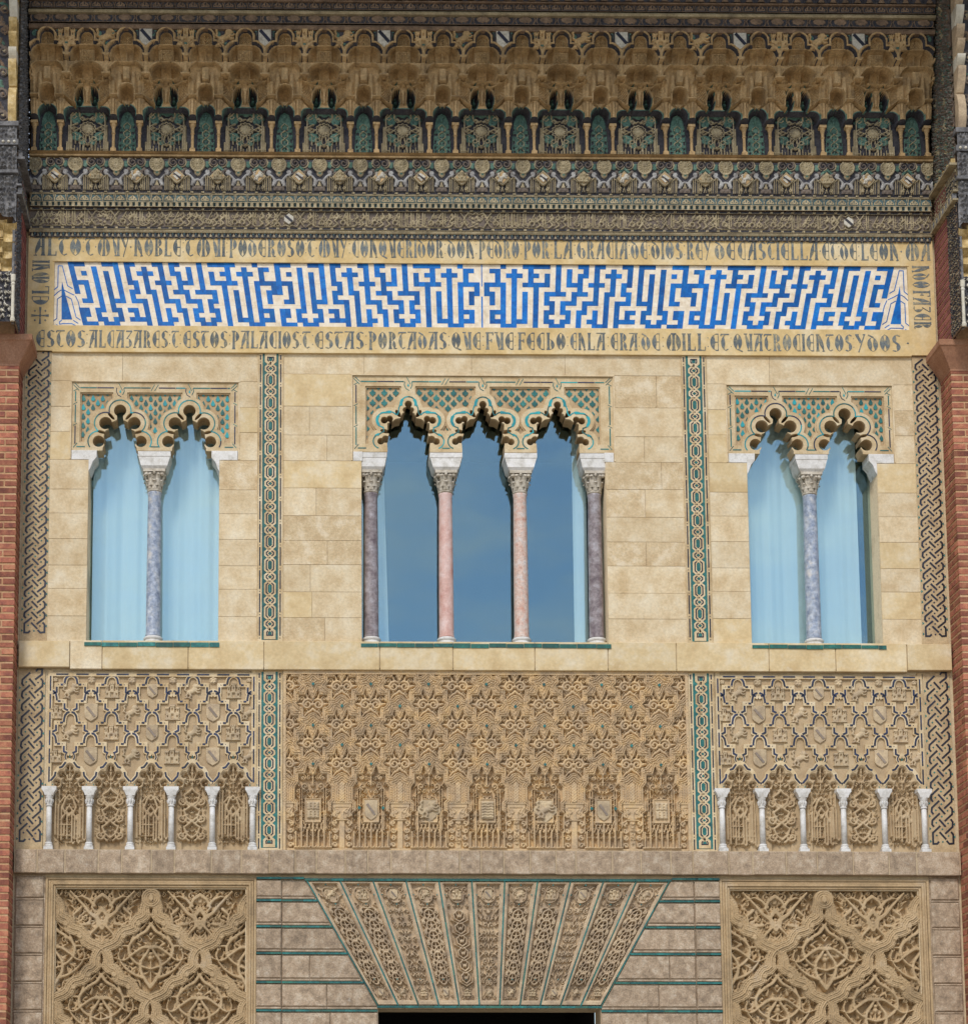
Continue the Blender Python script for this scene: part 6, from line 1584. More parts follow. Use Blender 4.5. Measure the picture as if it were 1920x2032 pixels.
    for q, h in enumerate(hs):
        m = MB(); n_ = 7; prev = None
        for k in range(n_ + 1):
            u_ = k / n_; b = (.030 + .125 * math.sin(math.pi * (u_ * .5)) if h > .1 else .02) + .03 * q / 6
            if q == 0: b = .06 + .05 * math.sin(math.pi * u_)
            cur = [m.pt(s_ * xin, F_ + b, z + h * u_), m.pt(s_ * xout, F_ + b, z + h * u_), m.pt(s_ * xout, F_ - .1, z + h * u_), m.pt(s_ * xin, F_ - .1, z + h * u_)]
            if prev:
                for e_ in range(4): m.face((prev[e_], prev[(e_ + 1) % 4], cur[(e_ + 1) % 4], cur[e_]))
            else: m.face(tuple(cur[::-1]))
            prev = cur
        m.face(tuple(prev)); part('scallop', m.mesh('scallop', 'stucco_white' if q in (3, 8) else 'gilding' if s_ < 0 else 'stucco_fan', False), t); z += h
wing(-1); wing(1)
# ================================================================== CORNICE
random.seed(51)
cn = thing('cornice', 'dark carved and painted stalactite cornice with shields under the eaves', 'cornice', (0, -.1, 14.52))
XE = 5.885
def zc(y, d): return Zc(y, d)
core = MB().extr_x([(.0, 14.515), (.03, 14.53), (.06, 14.62), (.09, 15.1), (.10, zc(305, .10)), (.02, zc(303, .02)), (.02, 17.4), (.3, 17.6), (.3, 18.6)], -XE - .02, XE + .02)
part('core', core.mesh('core', 'wood_brown'), cn)
def strip(name, y0, y1, d, fn, mats, per, res=.008, d1=None, sx=None):
    """repeat a relief tile along the cornice; y0>y1 photo rows (bottom, top)"""
    z0, z1 = zc(y0, d), zc(y1, d1 if d1 is not None else d); n = max(1, round(2 * XE / per)); p_ = 2 * XE / n
    c = Cv(-p_ / 2, p_ / 2, z0, z1, res, 0); c.ax = 0; fn(c, p_, z0, z1)
    lean = ((d1 - d) if d1 is not None else 0)
    me = c.mesh(name, mats, 0, warp=lambda X, Z, D: (X, Z, D + d + lean * (Z - z0) / (z1 - z0)), smooth=True)
    xs = [-XE + p_ * (i + .5) for i in range(n)]
    for x in xs: part(name, me, cn, (x, 0, 0))
    return xs, z0, z1
def moulding(y0, y1, d, m='cornice_beige', rnd_=True):
    z0, z1 = zc(y0, d), zc(y1, d); h = z1 - z0
    pr = [(d - .05, z0), (d, z0 + h * .1), (d + h * .25, z0 + h * .5), (d, z0 + h * .9), (d - .05, z1)]
    part('moulding', MB().extr_x(pr, -XE - .01, XE + .01).mesh('moulding', m), cn)
# lowest small strip
def f0(c, p, a, b): c.field(c.poly([(-p * .42, a + .008), (p * .05, a + .008), (-p * .18, b - .008)]), .012, 1); c.field(c.poly([(p * .05, b - .01), (p * .45, b - .01), (p * .25, a + .01)]), .012, 2); c.field(b - .009 - c.Z, .015, 2)
strip('painted_strip', 475, 465.5, .055, f0, ['paint_dark', 'cornice_beige', 'paint_blue'], .075)
moulding(465.5, 458, .075)
# braided line round the script band
def braid(c, p, a, b):
    zm = (a + b) / 2; c.field(c.box(-p, p, a, b), .012, 0); c.field(c.box(-p * .36, p * .36, zm - .010, zm + .010), .0, 1, op='set')
strip('braid', 459, 454, .085, braid, ['cornice_beige', 'paint_dark'], .14, .006)
strip('braid', 421, 417, .105, braid, ['cornice_beige', 'paint_dark'], .14, .006)
# script band: five panels between star knots
ks = [-5.1, -2.72, -.06, 2.42, 5.06]
zk0, zk1 = zc(454, .085), zc(421, .10)
kn = [P(x, 437, .1)[0] for x in (205, 573, 944, 1297, 1683)]
ck = Cv(-XE, XE, zk0, zk1, .0075, 0)
rr = random.Random(4); zm = (zk0 + zk1) / 2; hh = zk1 - zk0
x = -XE
while x < XE:
    ck.spiral(x + .03, zm + rr.uniform(-.06, .06), .035, 1.2, rr.uniform(0, 6), rr.choice((-1, 1)), .007, .015, 1); ck.spiral(x + .06, zm + rr.uniform(-.09, .09), .026, 1.1, rr.uniform(0, 6), 1, .006, .014, 1); x += .055
x = -XE + .03
def near_knot(x): return any(abs(x - k) < .21 for k in kn)
while x < XE - .03:
    if near_knot(x): x += .03; continue
    t_ = rr.random(); h_ = .028
    if t_ < .4:
        ck.path([(x, zk1 - .012), (x, zk0 + .03), (x + .02, zk0 + .014), (x + .055, zk0 + .014)], .0120, h_, 1, 'f'); ck.path([(x + .028, zk1 - .012), (x + .028, zk0 + .05)], .008, h_, 1, 'f'); x += .075
    elif t_ < .7:
        ck.path([(x, zk0 + .014), (x + .05, zk0 + .05), (x + .01, zk0 + .10), (x + .06, zk0 + .14), (x + .04, zk1 - .02)], .0115, h_, 1); ck.spiral(x + .035, zk1 - .07, .035, 1.1, 0, 1, .008, h_ * .8, 1); x += .085
    else:
        ck.path(arc(x + .035, zk0 + .07, .032, -60, 220, 9), .0115, h_, 1); ck.path([(x, zk0 + .014), (x + .09, zk0 + .014)], .008, h_, 1, 'f'); ck.path([(x + .03, zk0 + .11), (x + .075, zk1 - .015)], .008, h_, 1); ck.spiral(x + .06, zm + .04, .025, 1, 2, -1, .007, h_ * .7, 1); x += .095
for k in kn:
    for sg in (-1, 1):
        ck.path([(k + sg * .20, zk0 + .01), (k + sg * .13, zm), (k + sg * .20, zk1 - .01)], .010, .03, 1); ck.path([(k + sg * .10, zk0 + .008), (k + sg * .165, zm), (k + sg * .10, zk1 - .008)], .010, .03, 1)
        ck.path([(k + sg * .10, zk0 + .008), (k + sg * .04, zk0 + .03), (k, zk0 + .006)], .009, .03, 1); ck.path([(k + sg * .10, zk1 - .008), (k + sg * .04, zk1 - .03), (k, zk1 - .006)], .009, .03, 1)
    for q in range(5): ck.disc(k + .05 * math.cos(q * 1.257), zm + .05 * math.sin(q * 1.257), .02, .02, 1)
ck.wear(.002, 4, 3)
part('script_band', ck.mesh('script_band', ['paint_mauve', 'cornice_beige'], .075, smooth=True), cn)
for i in (1, 4): 
    me = MB().prism([(-.062, .03), (.0, .075), (.062, .03), (.062, -.03), (0, -.075), (-.062, -.03)], 0, .02, 0, .005).mesh('small_shield', 'paint_white'); o = part('small_shield', me, cn, (kn[i], -.095, zm)); part('bend', MB().stroke([(-.045, .04), (.045, -.04)], .03, .018, .024).mesh('bend', 'paint_dark'), o, (kn[i], -.095, zm))
# dentils and little tent shapes
def f1(c, p, a, b): c.field(c.box(-p * .28, p * .28, a, b), .03, 1); c.field(b - .008 - c.Z, .034, 1); c.field(c.Z - a - .008, .034, 1)
strip('dentil', 416, 406.5, .115, f1, ['paint_blue', 'cornice_beige'], .075, .006)
def f2(c, p, a, b):
    h = b - a; c.field(c.poly([(-p * .36, a + .12 * h), (p * .36, a + .12 * h), (p * .36, a + .42 * h), (p * .2, a + .62 * h), (0, a + .85 * h), (-p * .2, a + .62 * h), (-p * .36, a + .42 * h)]), .022, 1); c.field(c.box(-.006, .006, a + .4 * h, a + .65 * h), .004, 0, op='set'); c.field(c.circ(p * .2, a + .35 * h, .006), .004, 0, op='set'); c.field(c.circ(-p * .2, a + .35 * h, .006), .004, 0, op='set')
    c.field(a + .10 * h - c.Z, .0); c.field(np.maximum(c.Z - a - .07 * h, -1), .02, 1); c.path([(p * .5, a + .1 * h), (p * .42, b)], .006, .012, 2); c.path([(-p * .5, a + .1 * h), (-p * .42, b)], .006, .012, 2)
strip('tent_frieze', 406, 390, .125, f2, ['paint_blue', 'cornice_beige', 'cornice_beige'], .157, .0065)
moulding(390, 387, .135); strip('braid', 387, 383, .14, braid, ['cornice_beige', 'paint_dark'], .14, .006)
# medallion frieze
pm = (P(955.7, 350, .2)[0] - P(148.5, 350, .2)[0]) / 10.0
zf0, zf1 = zc(382, .15), zc(319, .22); hf = zf1 - zf0
c = Cv(-pm / 2, pm / 2, zf0, zf1, .0068, 0, 0); c.ax = 0
def pz(v): return zf0 + hf * (1 - (v - 95) / (560 - 95))      # zoom row of the close-up
kx_ = pm / 580
for sg in (-1, 1):
    c.path([(sg * 75 * kx_, pz(480)), (sg * 60 * kx_, pz(400)), (sg * 110 * kx_, pz(340)), (sg * 150 * kx_, pz(320))], .022, .034, 3, w1=.012)
    c.spiral(sg * 135 * kx_, pz(300), .034, 1.1, math.radians(-90), sg, .014, .036, 3); c.disc(sg * 138 * kx_, pz(298), .016, .036, 3)
    c.spiral(sg * 215 * kx_, pz(300), .026, 1.1, 1, -sg, .012, .024, 4); c.disc(sg * 180 * kx_, pz(255), .026, .022, 4)
    c.field(c.box(*sorted((sg * 118 * kx_, sg * 165 * kx_)), pz(215), pz(130)), .016, 2); c.disc(sg * 140 * kx_, pz(200), .026, .018, 2)
    c.spiral(sg * 235 * kx_, pz(150), .05, 1.2, math.radians(90), sg, .012, .026, 4, rin=.3); c.path(arc(sg * 230 * kx_, pz(150), .062, -100 if sg < 0 else -80, 100 * 1 if sg < 0 else 260, 10), .008, .026, 1)
    c.path([(sg * 290 * kx_, pz(200)), (sg * 215 * kx_, pz(265))], .018, .016, 2)
    for q in range(5):
        x_ = sg * (118 + q * 28) * kx_; c.path([(x_, pz(350 + 8 * abs(q - 1))), (x_, pz(555))], .0085, .03, 1, 'f')
    c.path([(sg * 110 * kx_, pz(355)), (sg * 125 * kx_, pz(338)), (sg * 200 * kx_, pz(400))], .008, .028, 1)
    c.spiral(sg * 238 * kx_, pz(515), .026, 1.0, 1, sg, .009, .03, 1); c.path([(sg * 290 * kx_, pz(480)), (sg * 275 * kx_, pz(550))], .008, .03, 1)
c.field(c.circ(0, pz(182), .090), .026, 1); c.field(c.circ(0, pz(182), .076), .016, 1, op='set')
for q in range(14): a = q * 2 * math.pi / 14; c.path([(.02 * math.cos(a), pz(182) + .02 * math.sin(a)), (.068 * math.cos(a), pz(182) + .068 * math.sin(a))], .007, .03, 1)
c.path([(.092 * math.cos(a), pz(182) + .092 * math.sin(a)) for a in np.linspace(0, 6.283, 26)], .009, .036, 1)
c.disc(0, pz(300), .042, .024, 1); c.disc(0, pz(300), .026, .03, 2)
c.path(arc(0, pz(455), .045, 0, 180, 8), .016, .03, 3); c.field(c.poly([(-.03, pz(490)), (.03, pz(490)), (0, pz(400))]), .02, 1); c.field(c.box(-.07, .07, zf0, pz(490)), .014, 4); c.disc(-.03, pz(525), .022, .024, 4); c.disc(.03, pz(525), .022, .024, 4)
leanf = lambda X, Z, D: (X, Z, D + .15 + .07 * (Z - zf0) / hf)
med_me = c.mesh('medallion_frieze', ['paint_dark', 'cornice_beige', 'paint_green', 'paint_lilac', 'paint_mauve'], 0, warp=leanf)
nmed = 22; xs = [(i - 10.5 + .5) * pm for i in range(nmed)]
for x in [i * pm for i in range(-10, 11)]: part('medallion_frieze', med_me, cn, (x, 0, 0))
hwm = XE - 10.5 * pm
for sg in (-1, 1):
    keep = (c.X < -pm / 2 + hwm) if sg > 0 else (c.X > pm / 2 - hwm)
    part('medallion_frieze', c.mesh('medallion_frieze', ['paint_dark', 'cornice_beige', 'paint_green', 'paint_lilac', 'paint_mauve'], 0, keep=keep, warp=leanf), cn, (sg * 11 * pm, 0, 0))
# lozenges between the discs
dzc = pz(362); dm = MB().prism([(0, .110), (.104, .0), (.03, -.083), (0, -.10), (-.03, -.083), (-.104, .0)], 0, .036, 0, .006)
dmesh = dm.mesh('lozenge', 'cornice_beige'); din = MB().prism([(0, .085), (.08, .0), (0, -.078), (-.08, .0)], .032, .042).mesh('lozenge_field', 'cornice_brown')
seq = ['shield', 'castle', 'lion']; j = 0
for i in range(-11, 11):
    x = (i + .5) * pm; dd = .15 + .07 * (dzc - zf0) / hf + .005
    if abs(x) > XE - .05: continue
    o = part('lozenge', dmesh, cn, (x, -dd, dzc)); part('lozenge_field', din, o, (x, -dd, dzc))
    e = seq[j % 3]; j += 1
    if e == 'shield':
        for k_, pl in enumerate(([(-.055, .02), (-.01, .055), (.062, -.0), (.03, -.02)], [(-.06, .0), (-.02, -.0), (.02, -.045), (-.0, -.06)])): part('white_field', prism_mesh('white_field', pl, .043, .052, 'paint_white'), o, (x, -dd, dzc))
        part('bend', MB().stroke([(-.045, .03), (.05, -.04)], .018, .043, .053).mesh('bend', 'paint_dark'), o, (x, -dd, dzc))
    else: part(e, emblem_mesh(e, .125, 'cornice_beige' if e == 'castle' else 'paint_white', .02, .006), o, (x, -(dd + .043), dzc))
# ledge
z0_, z1_ = zc(318, .2), zc(304, .24)
part('ledge', MB().extr_x([(.15, z0_), (.235, z0_ + .012), (.245, z0_ + .03), (.22, z0_ + .045), (.265, z0_ + .06), (.275, z1_ - .015), (.24, z1_), (.05, z1_ + .002)], -XE - .01, XE + .01).mesh('ledge', 'cornice_brown'), cn)

# ------------------------------------------------------------------ stalactite bays
BP = 1.03; zb0 = zc(303.5, .24); 
def Y(y, d): return zc(y, d)
yz = lambda y: Y(y, .24 if y > 200 else .24 + (200 - y) / 135 * .24)
ztop = yz(61)
def niche(c, x, zb_, zs, w, Df, dep, hz=1.0, rim_=.03, flut=(), tex=0, dark=True):
    """concave arched niche: cylinder below the springing, quarter dome above"""
    dx = c.X - x; below = (np.abs(dx) < w) & (c.Z <= zs) & (c.Z >= zb_); r = np.hypot(dx, (c.Z - zs) / hz); ab = (r < w) & (c.Z > zs); k = below | ab
    q = np.where(c.Z > zs, r, np.abs(dx)) / w
    D = Df - dep * np.sqrt(np.clip(1 - q * q, 0, 1))
    for fx, fw, fd in flut:
        t = np.abs(dx - fx) / fw; D = D - np.where(t < 1, fd * np.sqrt(np.clip(1 - t * t, 0, 1)), 0)
    c.H[k] = D[k]
    rim = (q > 1.0) & (q < 1.0 + .022 / w) & ((c.Z > zs) | (np.abs(dx) < w * 1.2)) & (c.Z >= zb_) & (c.Z < zs + w * hz + .03)
    if rim_: c.H[rim] = np.maximum(c.H[rim], Df + rim_)
def bay(c):
    X, Z = c.X, c.Z; A0 = .10; d1, d2, d3 = .27, .36, .47
    zz = lambda Yz: yz(40 + Yz / 3.357)
    c.H[:] = A0; c.M[:] = 1
    up = Z > zz(660); c.H[up] = d1; c.M[up] = 0
    # heads of the wide and narrow panels
    wh = np.minimum(c.box(-.295, .295, zb0, zz(650)), np.minimum(np.minimum(c.circ(-.215, zz(642), .080), c.circ(.215, zz(642), .080)), c.box(-.215, .215, zz(660), zz(604))))
    nh = [np.minimum(c.box(x - .118, x + .118, zb0, zz(640)), c.circ(x, zz(640), .118)) for x in (-.515, .515)]
    hd = np.minimum(wh, np.minimum(nh[0], nh[1])); k = hd < 0; c.H[k] = A0; c.M[k] = 1
    k = (hd > 0) & (hd < .014) & (Z > zz(660)); c.M[k] = 2
    # shafts hanging over the colonettes, with their blocks and splayed sides
    for sg in (-1, 1):
        xc_ = sg * .345; u_ = np.clip((Z - zz(660)) / (zz(545) - zz(660)), 0, 1)
        k = (np.abs(X - xc_) < .040 + .05 * u_ ** 3) & (Z > zz(662)) & (Z < zz(545)); c.H[k] = (d1 + .03 + .02 * np.cos((X - xc_) / .04 * 1.4))[k]; c.M[k] = 0
        k = np.abs(np.abs(X - xc_) - .022) < .005; k &= (Z > zz(655)) & (Z < zz(560)); c.H[k] -= .03
        c.H[c.box(xc_ - .055, xc_ + .055, zz(553), zz(540)) < 0] = d1 - .05
        c.H[c.box(xc_ - .052, xc_ + .052, zz(545), zz(530)) < 0] = d1 + .10
        c.path([(xc_ - sg * .05, zz(533)), (sg * .20, zz(575)), (sg * .14, zz(592))], .012, d1 + .07, 0); c.path([(xc_ + sg * .05, zz(533)), (sg * .46, zz(560)), (sg * .515, zz(575))], .012, d1 + .07, 0)
        c.path([(xc_ - sg * .06, zz(548)), (sg * .20, zz(588)), (sg * .14, zz(603))], .010, d1 - .06, cut=True); c.path([(xc_ + sg * .06, zz(548)), (sg * .46, zz(574)), (sg * .515, zz(588))], .010, d1 - .06, cut=True)
    # side wings
    for sg in (-1, 1):
        q = c.poly([(sg * .30, zz(432)), (sg * .315, zz(528)), (sg * .15, zz(588)), (sg * .135, zz(520)), (sg * .17, zz(455)), (sg * .22, zz(425))]); k = q < 0
        c.H[k] = (d1 + .06 - 2.2 * np.clip(-q, 0, .07) * (1 - .5 * np.clip(-q, 0, .07) / .07))[k]
        tx = k & (q < -.018) & (np.sin((X * sg * .9 + Z * .8) * 2 * math.pi / .032) > .1); c.H[tx] += .022
        e_ = c.ell(sg * .100, zz(535), .050, .140, 0); k = (e_ < 0) & (Z > zz(625)); c.H[k] = .13; c.M[k] = 1
        c.disc(sg * .100, zz(545), .040, .22, 2); c.disc(sg * .100, zz(518), .024, .22, 2); 
        k = (e_ > 0) & (e_ < .010) & (Z > zz(600)); c.M[k] = 2
        c.path([(sg * .30, zz(422)), (sg * .21, zz(440)), (sg * .13, zz(468)), (sg * .06, zz(462)), (0, zz(448))], .014, d1 + .11, 0)
        c.path([(-sg * .03, zz(455)), (sg * .05, zz(468)), (sg * .12, zz(478)), (sg * .158, zz(520)), (sg * .170, zz(585))], .013, d1 + .10, 0)
        c.path([(sg * .04, zz(470)), (sg * .045, zz(520)), (sg * .03, zz(575))], .013, d1 + .06, 0)
    c.H[c.poly([(-.05, zz(452)), (.05, zz(452)), (.02, zz(500)), (.012, zz(580)), (-.012, zz(580)), (-.02, zz(500))]) < 0] = d1 + .03
    # second tier
    k = (Z > zz(438)) & (np.abs(X) < .26); c.H[k] = d2
    c.H[c.box(-.11, .11, zz(446), zz(437)) < 0] = d1 - .03; c.path([(-.13, zz(434)), (-.06, zz(439)), (.06, zz(439)), (.13, zz(434))], .012, d2 + .06, 0)
    niche(c, 0, zz(432), zz(385), .200, d2 + .02, .13, .60, .045, ((-.125, .06, .09), (0, .06, .05), (.125, .06, .09)))
    for xn in (-.515, .515):
        dx = X - xn
        k = (np.abs(dx) < .225) & (Z > zz(535)); f = np.clip((Z - zz(535)) / (zz(330) - zz(535)), 0, 1); c.H[k] = (d1 + .02 + (d2 - d1) * f)[k]
        for o_ in (-.17, .17): k = (np.abs(dx - o_) < .035) & (Z > zz(530)) & (Z < zz(350)); c.H[k] += (.03 * np.cos((dx - o_) / .035 * 1.5))[k]
        niche(c, xn, zz(430), zz(392), .205, d2 + .02, .06, .80, .045)
        for o_ in (-.091, .091):
            t = (dx - o_) / .034; k = (np.abs(t) < 1) & (Z > zz(500)) & ((Z < zz(392)) | (np.hypot(dx - o_, Z - zz(392)) < .034)); c.H[k] = (d2 - .02 + .045 * np.sqrt(np.clip(1 - t * t, 0, 1)))[k]
        k = c.box(xn - .046, xn + .046, zz(432), zz(335)) < 0; c.H[k] = d2 + .035; c.H[c.box(xn - .05, xn + .05, zz(445), zz(432)) < 0] = d2 - .10
        niche(c, xn, zz(560), zz(512), .096, d1 + .06, .19, 1, .035, ((-.045, .04, .02), (.045, .04, .02)))
        k = (c.poly([(xn - .096, zz(548)), (xn + .096, zz(548)), (xn, zz(582))]) < 0); c.H[k] = d1 - .04
    # posts
    for sg in (-1, 1):
        xq = sg * .2575; dx = X - xq
        k = (np.abs(dx) < .036) & (Z > zz(410)) & (Z < zz(285)); c.H[k] = (d2 + .06 + .03 * np.cos(dx / .036 * 1.4))[k]
        k = (np.abs(np.abs(dx) - .045) < .008) & (Z > zz(405)) & (Z < zz(290)); c.H[k] = d2 - .05
        c.H[c.box(xq - .075, xq + .075, zz(425), zz(416)) < 0] = d1 - .04; c.H[c.box(xq - .06, xq + .06, zz(416), zz(403)) < 0] = d2 + .12
        c.path([(xq, zz(412)), (xq - .08, zz(425))], .011, d2 + .08, 0); c.path([(xq, zz(412)), (xq + .08, zz(425))], .011, d2 + .08, 0)
    # third tier with its trefoil crown
    bnd = np.full(X.shape, zz(402))
    for xn, w_, zs, hz in ((-.515, .222, 392, .8), (.515, .222, 392, .8), (0, .217, 385, .62)):
        k = np.abs(X - xn) < w_; bnd[k] = (zz(zs) + hz * np.sqrt(np.clip(w_ * w_ - (X - xn) ** 2, 0, 1)))[k]
    k = (Z > np.minimum(bnd, zz(312))) & (Z < zz(303)); c.H[k] = np.maximum(c.H[k], d3 - .045)
    k = (Z > zz(312)); c.H[k] = np.maximum(c.H[k], d3 - .045)
    k = (np.abs(Z - bnd) < .012) & (Z < zz(309)); c.H[k] = np.maximum(c.H[k], d3 - .01)
    sp = np.full(X.shape, 1e9)
    for x_ in (-.515, 0, .515):
        a = np.minimum(c.ell(x_, zz(250), .215, .150, 0), c.box(x_ - .215, x_ + .215, zz(312), zz(250))); a = np.maximum(a, Z - zz(183))
        b = np.minimum(c.circ(x_, zz(130), .080), c.box(x_ - .080, x_ + .080, zz(200), zz(130))); sp = np.minimum(sp, np.minimum(a, b))
    k = (Z > zz(305)) & (sp > 0); c.H[k] = d3; c.M[k] = 1
    for x_ in (-.515, 0, .515):
        niche(c, x_, zz(306), zz(245), .205, d3 + .0, .15, .62, 0, ((-.14, .055, .09), (-.05, .04, .04), (.05, .04, .04), (.14, .055, .09)) if x_ else ((-.15, .05, .09), (.15, .05, .09)))
        c.H[c.box(x_ - .11, x_ + .11, zz(318), zz(309)) < 0] = d2 - .04; c.path([(x_ - .15, zz(300)), (x_ - .10, zz(309)), (x_ + .10, zz(309)), (x_ + .15, zz(300))], .010, d3 - .02, 0)
        k = (c.box(x_ - .075, x_ + .075, zz(188), zz(130)) < 0) | ((np.hypot(X - x_, Z - zz(130)) < .075) & (Z > zz(130))); c.H[k] = d3 - .10; c.M[k] = 0
        k2 = k & (np.sin(X * 2 * math.pi / .030) * np.sin(Z * 2 * math.pi / .034) > 0); c.H[k2] = d3 - .075
        c.path([(x_ - .095, zz(190)), (x_ + .095, zz(190))], .010, d3 + .02, 0)
        c.H[c.box(x_ - .10, x_ + .10, zz(200), zz(194)) < 0] = d3 - .13
    k = c.box(-.090, .090, zz(302), zz(200)) < 0; c.H[k] = d3 - .085
    k2 = k & (np.sin((X + Z) * 2 * math.pi / .045) * np.sin((X - Z) * 2 * math.pi / .045) > -.1) & (c.box(-.078, .078, zz(295), zz(208)) < 0); c.H[k2] = d3 - .055
    inn = sp < 0; c.M[inn & (Z > zz(305))] = 0
    k = (sp > 0) & (sp < .013) & (Z > zz(300)); c.H[k] = d3 - .03; c.M[k] = 1
    k = (sp >= .013) & (sp < .046) & (Z > zz(300)); c.H[k] = (d3 + .03 + .02 * np.sin((sp - .013) / .033 * math.pi))[k]; c.M[k] = 0
    k = (sp >= .046) & (sp < .054) & (Z > zz(300)); c.H[k] = d3 - .02; c.M[k] = 1
    for sg in (-1, 1):
        xq = sg * .2575
        k = c.poly([(xq - .06, zz(268)), (xq + .06, zz(268)), (xq + .035, zz(290)), (xq, zz(300)), (xq - .035, zz(290))]) < 0; c.H[k] = d3 + .06; c.M[k] = 0
        c.H[c.box(xq - .06, xq + .06, zz(305), zz(296)) < 0] = d2
        k = (c.poly([(xq - .028, zz(170)), (xq + .028, zz(170)), (xq, zz(240))]) < 0) & (sp > .05); c.H[k] = d3 + .015; c.M[k] = 2
        for o_ in (-.115, .115, -.09, .09):
            k = (c.ell(xq + o_, zz(70 if abs(o_) > .1 else 110), .026, .040, 0) < 0) & (sp > .056); c.H[k] = d3 + .014; c.M[k] = 2
bms = []
for q in range(4):
    cb = Cv(-.515, .515, zb0, ztop, .0066, 0); bay(cb); cb.wear(.008, 5 + q, 3 + q)
    e_ = np.clip(np.minimum(cb.X + .515, .515 - cb.X) / .03, 0, 1); cb0 = Cv(-.515, .515, zb0, ztop, .0066, 0) if q == 0 else cb0
    if q == 0: bay(cb0)
    cb.H = cb0.H * (1 - e_) + cb.H * e_
    bms.append(cb.mesh('stalactite_bay', ['cornice_brown', 'paint_dark', 'paint_green', 'cornice_brown'], 0))
bays = [i * BP for i in range(-5, 6)]
for i, x in enumerate(bays): part('stalactite_bay', bms[(i * 3) % 4], cn, (x, 0, 0))
hw = XE - 5.5 * BP      # cut bays at both ends
for sg in (-1, 1):
    keep = (cb.X < -.515 + hw + .001) if sg > 0 else (cb.X > .515 - hw - .001)
    part('stalactite_bay', cb.mesh('stalactite_bay', ['cornice_brown', 'paint_dark', 'paint_green', 'cornice_brown'], 0, keep=keep & np.roll(keep, 1, 1) & np.roll(keep, -1, 1)), cn, (sg * 6 * BP, 0, 0))
# script panels in the niches
def wide_panel():
    u = .00105; c = Cv(-.245, .245, zb0 + .005, yz(212) + .12, .0065, 0); c.ax = 0; X, Z = c.X, c.Z
    g_ = .022; zmid = yz(252)
    for x_, z_, r_ in ((.14, zmid + .12, .05), (.13, zmid - .11, .055), (.10, zmid + .19, .03), (.06, zmid - .19, .035)): scroll(c, x_, z_, r_, g_, True, 1, 60, 1, 1.2, .42)
    c.disc(0, yz(219), .05, g_, 1); c.disc(.05, yz(219), .03, g_, 1, sym=True); c.disc(.13, yz(222), .038, g_, 1, sym=True); c.disc(.19, yz(230), .032, g_, 1, sym=True)
    for sg in (-1, 1): c.path([(sg * .095, yz(214)), (sg * .095, yz(212) + .06)], .030, .03, 1); c.path([(sg * .095, yz(228)), (sg * .095, yz(212))], .011, .036, 2)
    P2 = lambda pts, w_=.0105: c.path(pts, w_, .036, 2, 'f', sym=True)
    P2([(.215, zb0 + .01), (.215, yz(245))]); P2([(.235, zb0 + .01), (.235, zb0 + .18)]); P2([(.195, zb0 + .01), (.195, yz(225)), (.15, yz(216))]); P2([(.10, yz(228)), (.03, yz(234)), (.0, yz(231))]); P2([(.18, yz(228)), (.11, yz(216))])
    for k in range(6): P2([(.022 + k * .032, zb0 + .01), (.022 + k * .032, zb0 + .10 + .03 * (k % 3))], .0075)
    P2([(.0, zb0 + .13), (.04, zb0 + .15), (.05, zb0 + .05)]); P2([(.16, zb0 + .08), (.24, zb0 + .08)])
    P2([(.1, zmid), (.155, zmid + .03), (.19, zmid), (.155, zmid - .03), (.1, zmid)]); P2([(.19, zmid - .04), (.12, zmid - .09)]); P2([(.19, zmid + .04), (.12, zmid + .08)]); P2([(.02, zmid - .1), (.03, zmid - .18), (.0, zmid - .21)])
    n_ = 40; c.path([((.088 + .008 * math.cos(12 * a)) * math.cos(a), zmid + (.088 + .008 * math.cos(12 * a)) * math.sin(a)) for a in np.linspace(0, 6.283, 60)], .0085, .038, 2)
    c.disc(0, zmid, .070, .034, 3)
    for q in range(12): a = q * math.pi / 6; c.path([(0, zmid), (.07 * math.cos(a), zmid + .07 * math.sin(a))], .006, .040, 3)
    for x_, z_ in ((.17, zmid + .02), (.06, zmid + .14), (.16, zmid + .17), (.07, zmid - .14)): c.path([(x_ - .03, z_), (x_, z_ + .03), (x_ + .03, z_), (x_, z_ - .03), (x_ - .03, z_)], .0075, .034, 2, sym=True)
    for k in range(4): P2([(.05 + .045 * k, zmid - .06 - .03 * (k % 2)), (.05 + .045 * k, zmid - .20)], .0075)
    return c.mesh('script_panel', ['paint_dark', 'paint_green', 'cornice_beige', 'cornice_beige'], .112, keep=c.H > 0, warp=lambda X_, Z_, D_: (X_ * 1.14, Z_, D_))
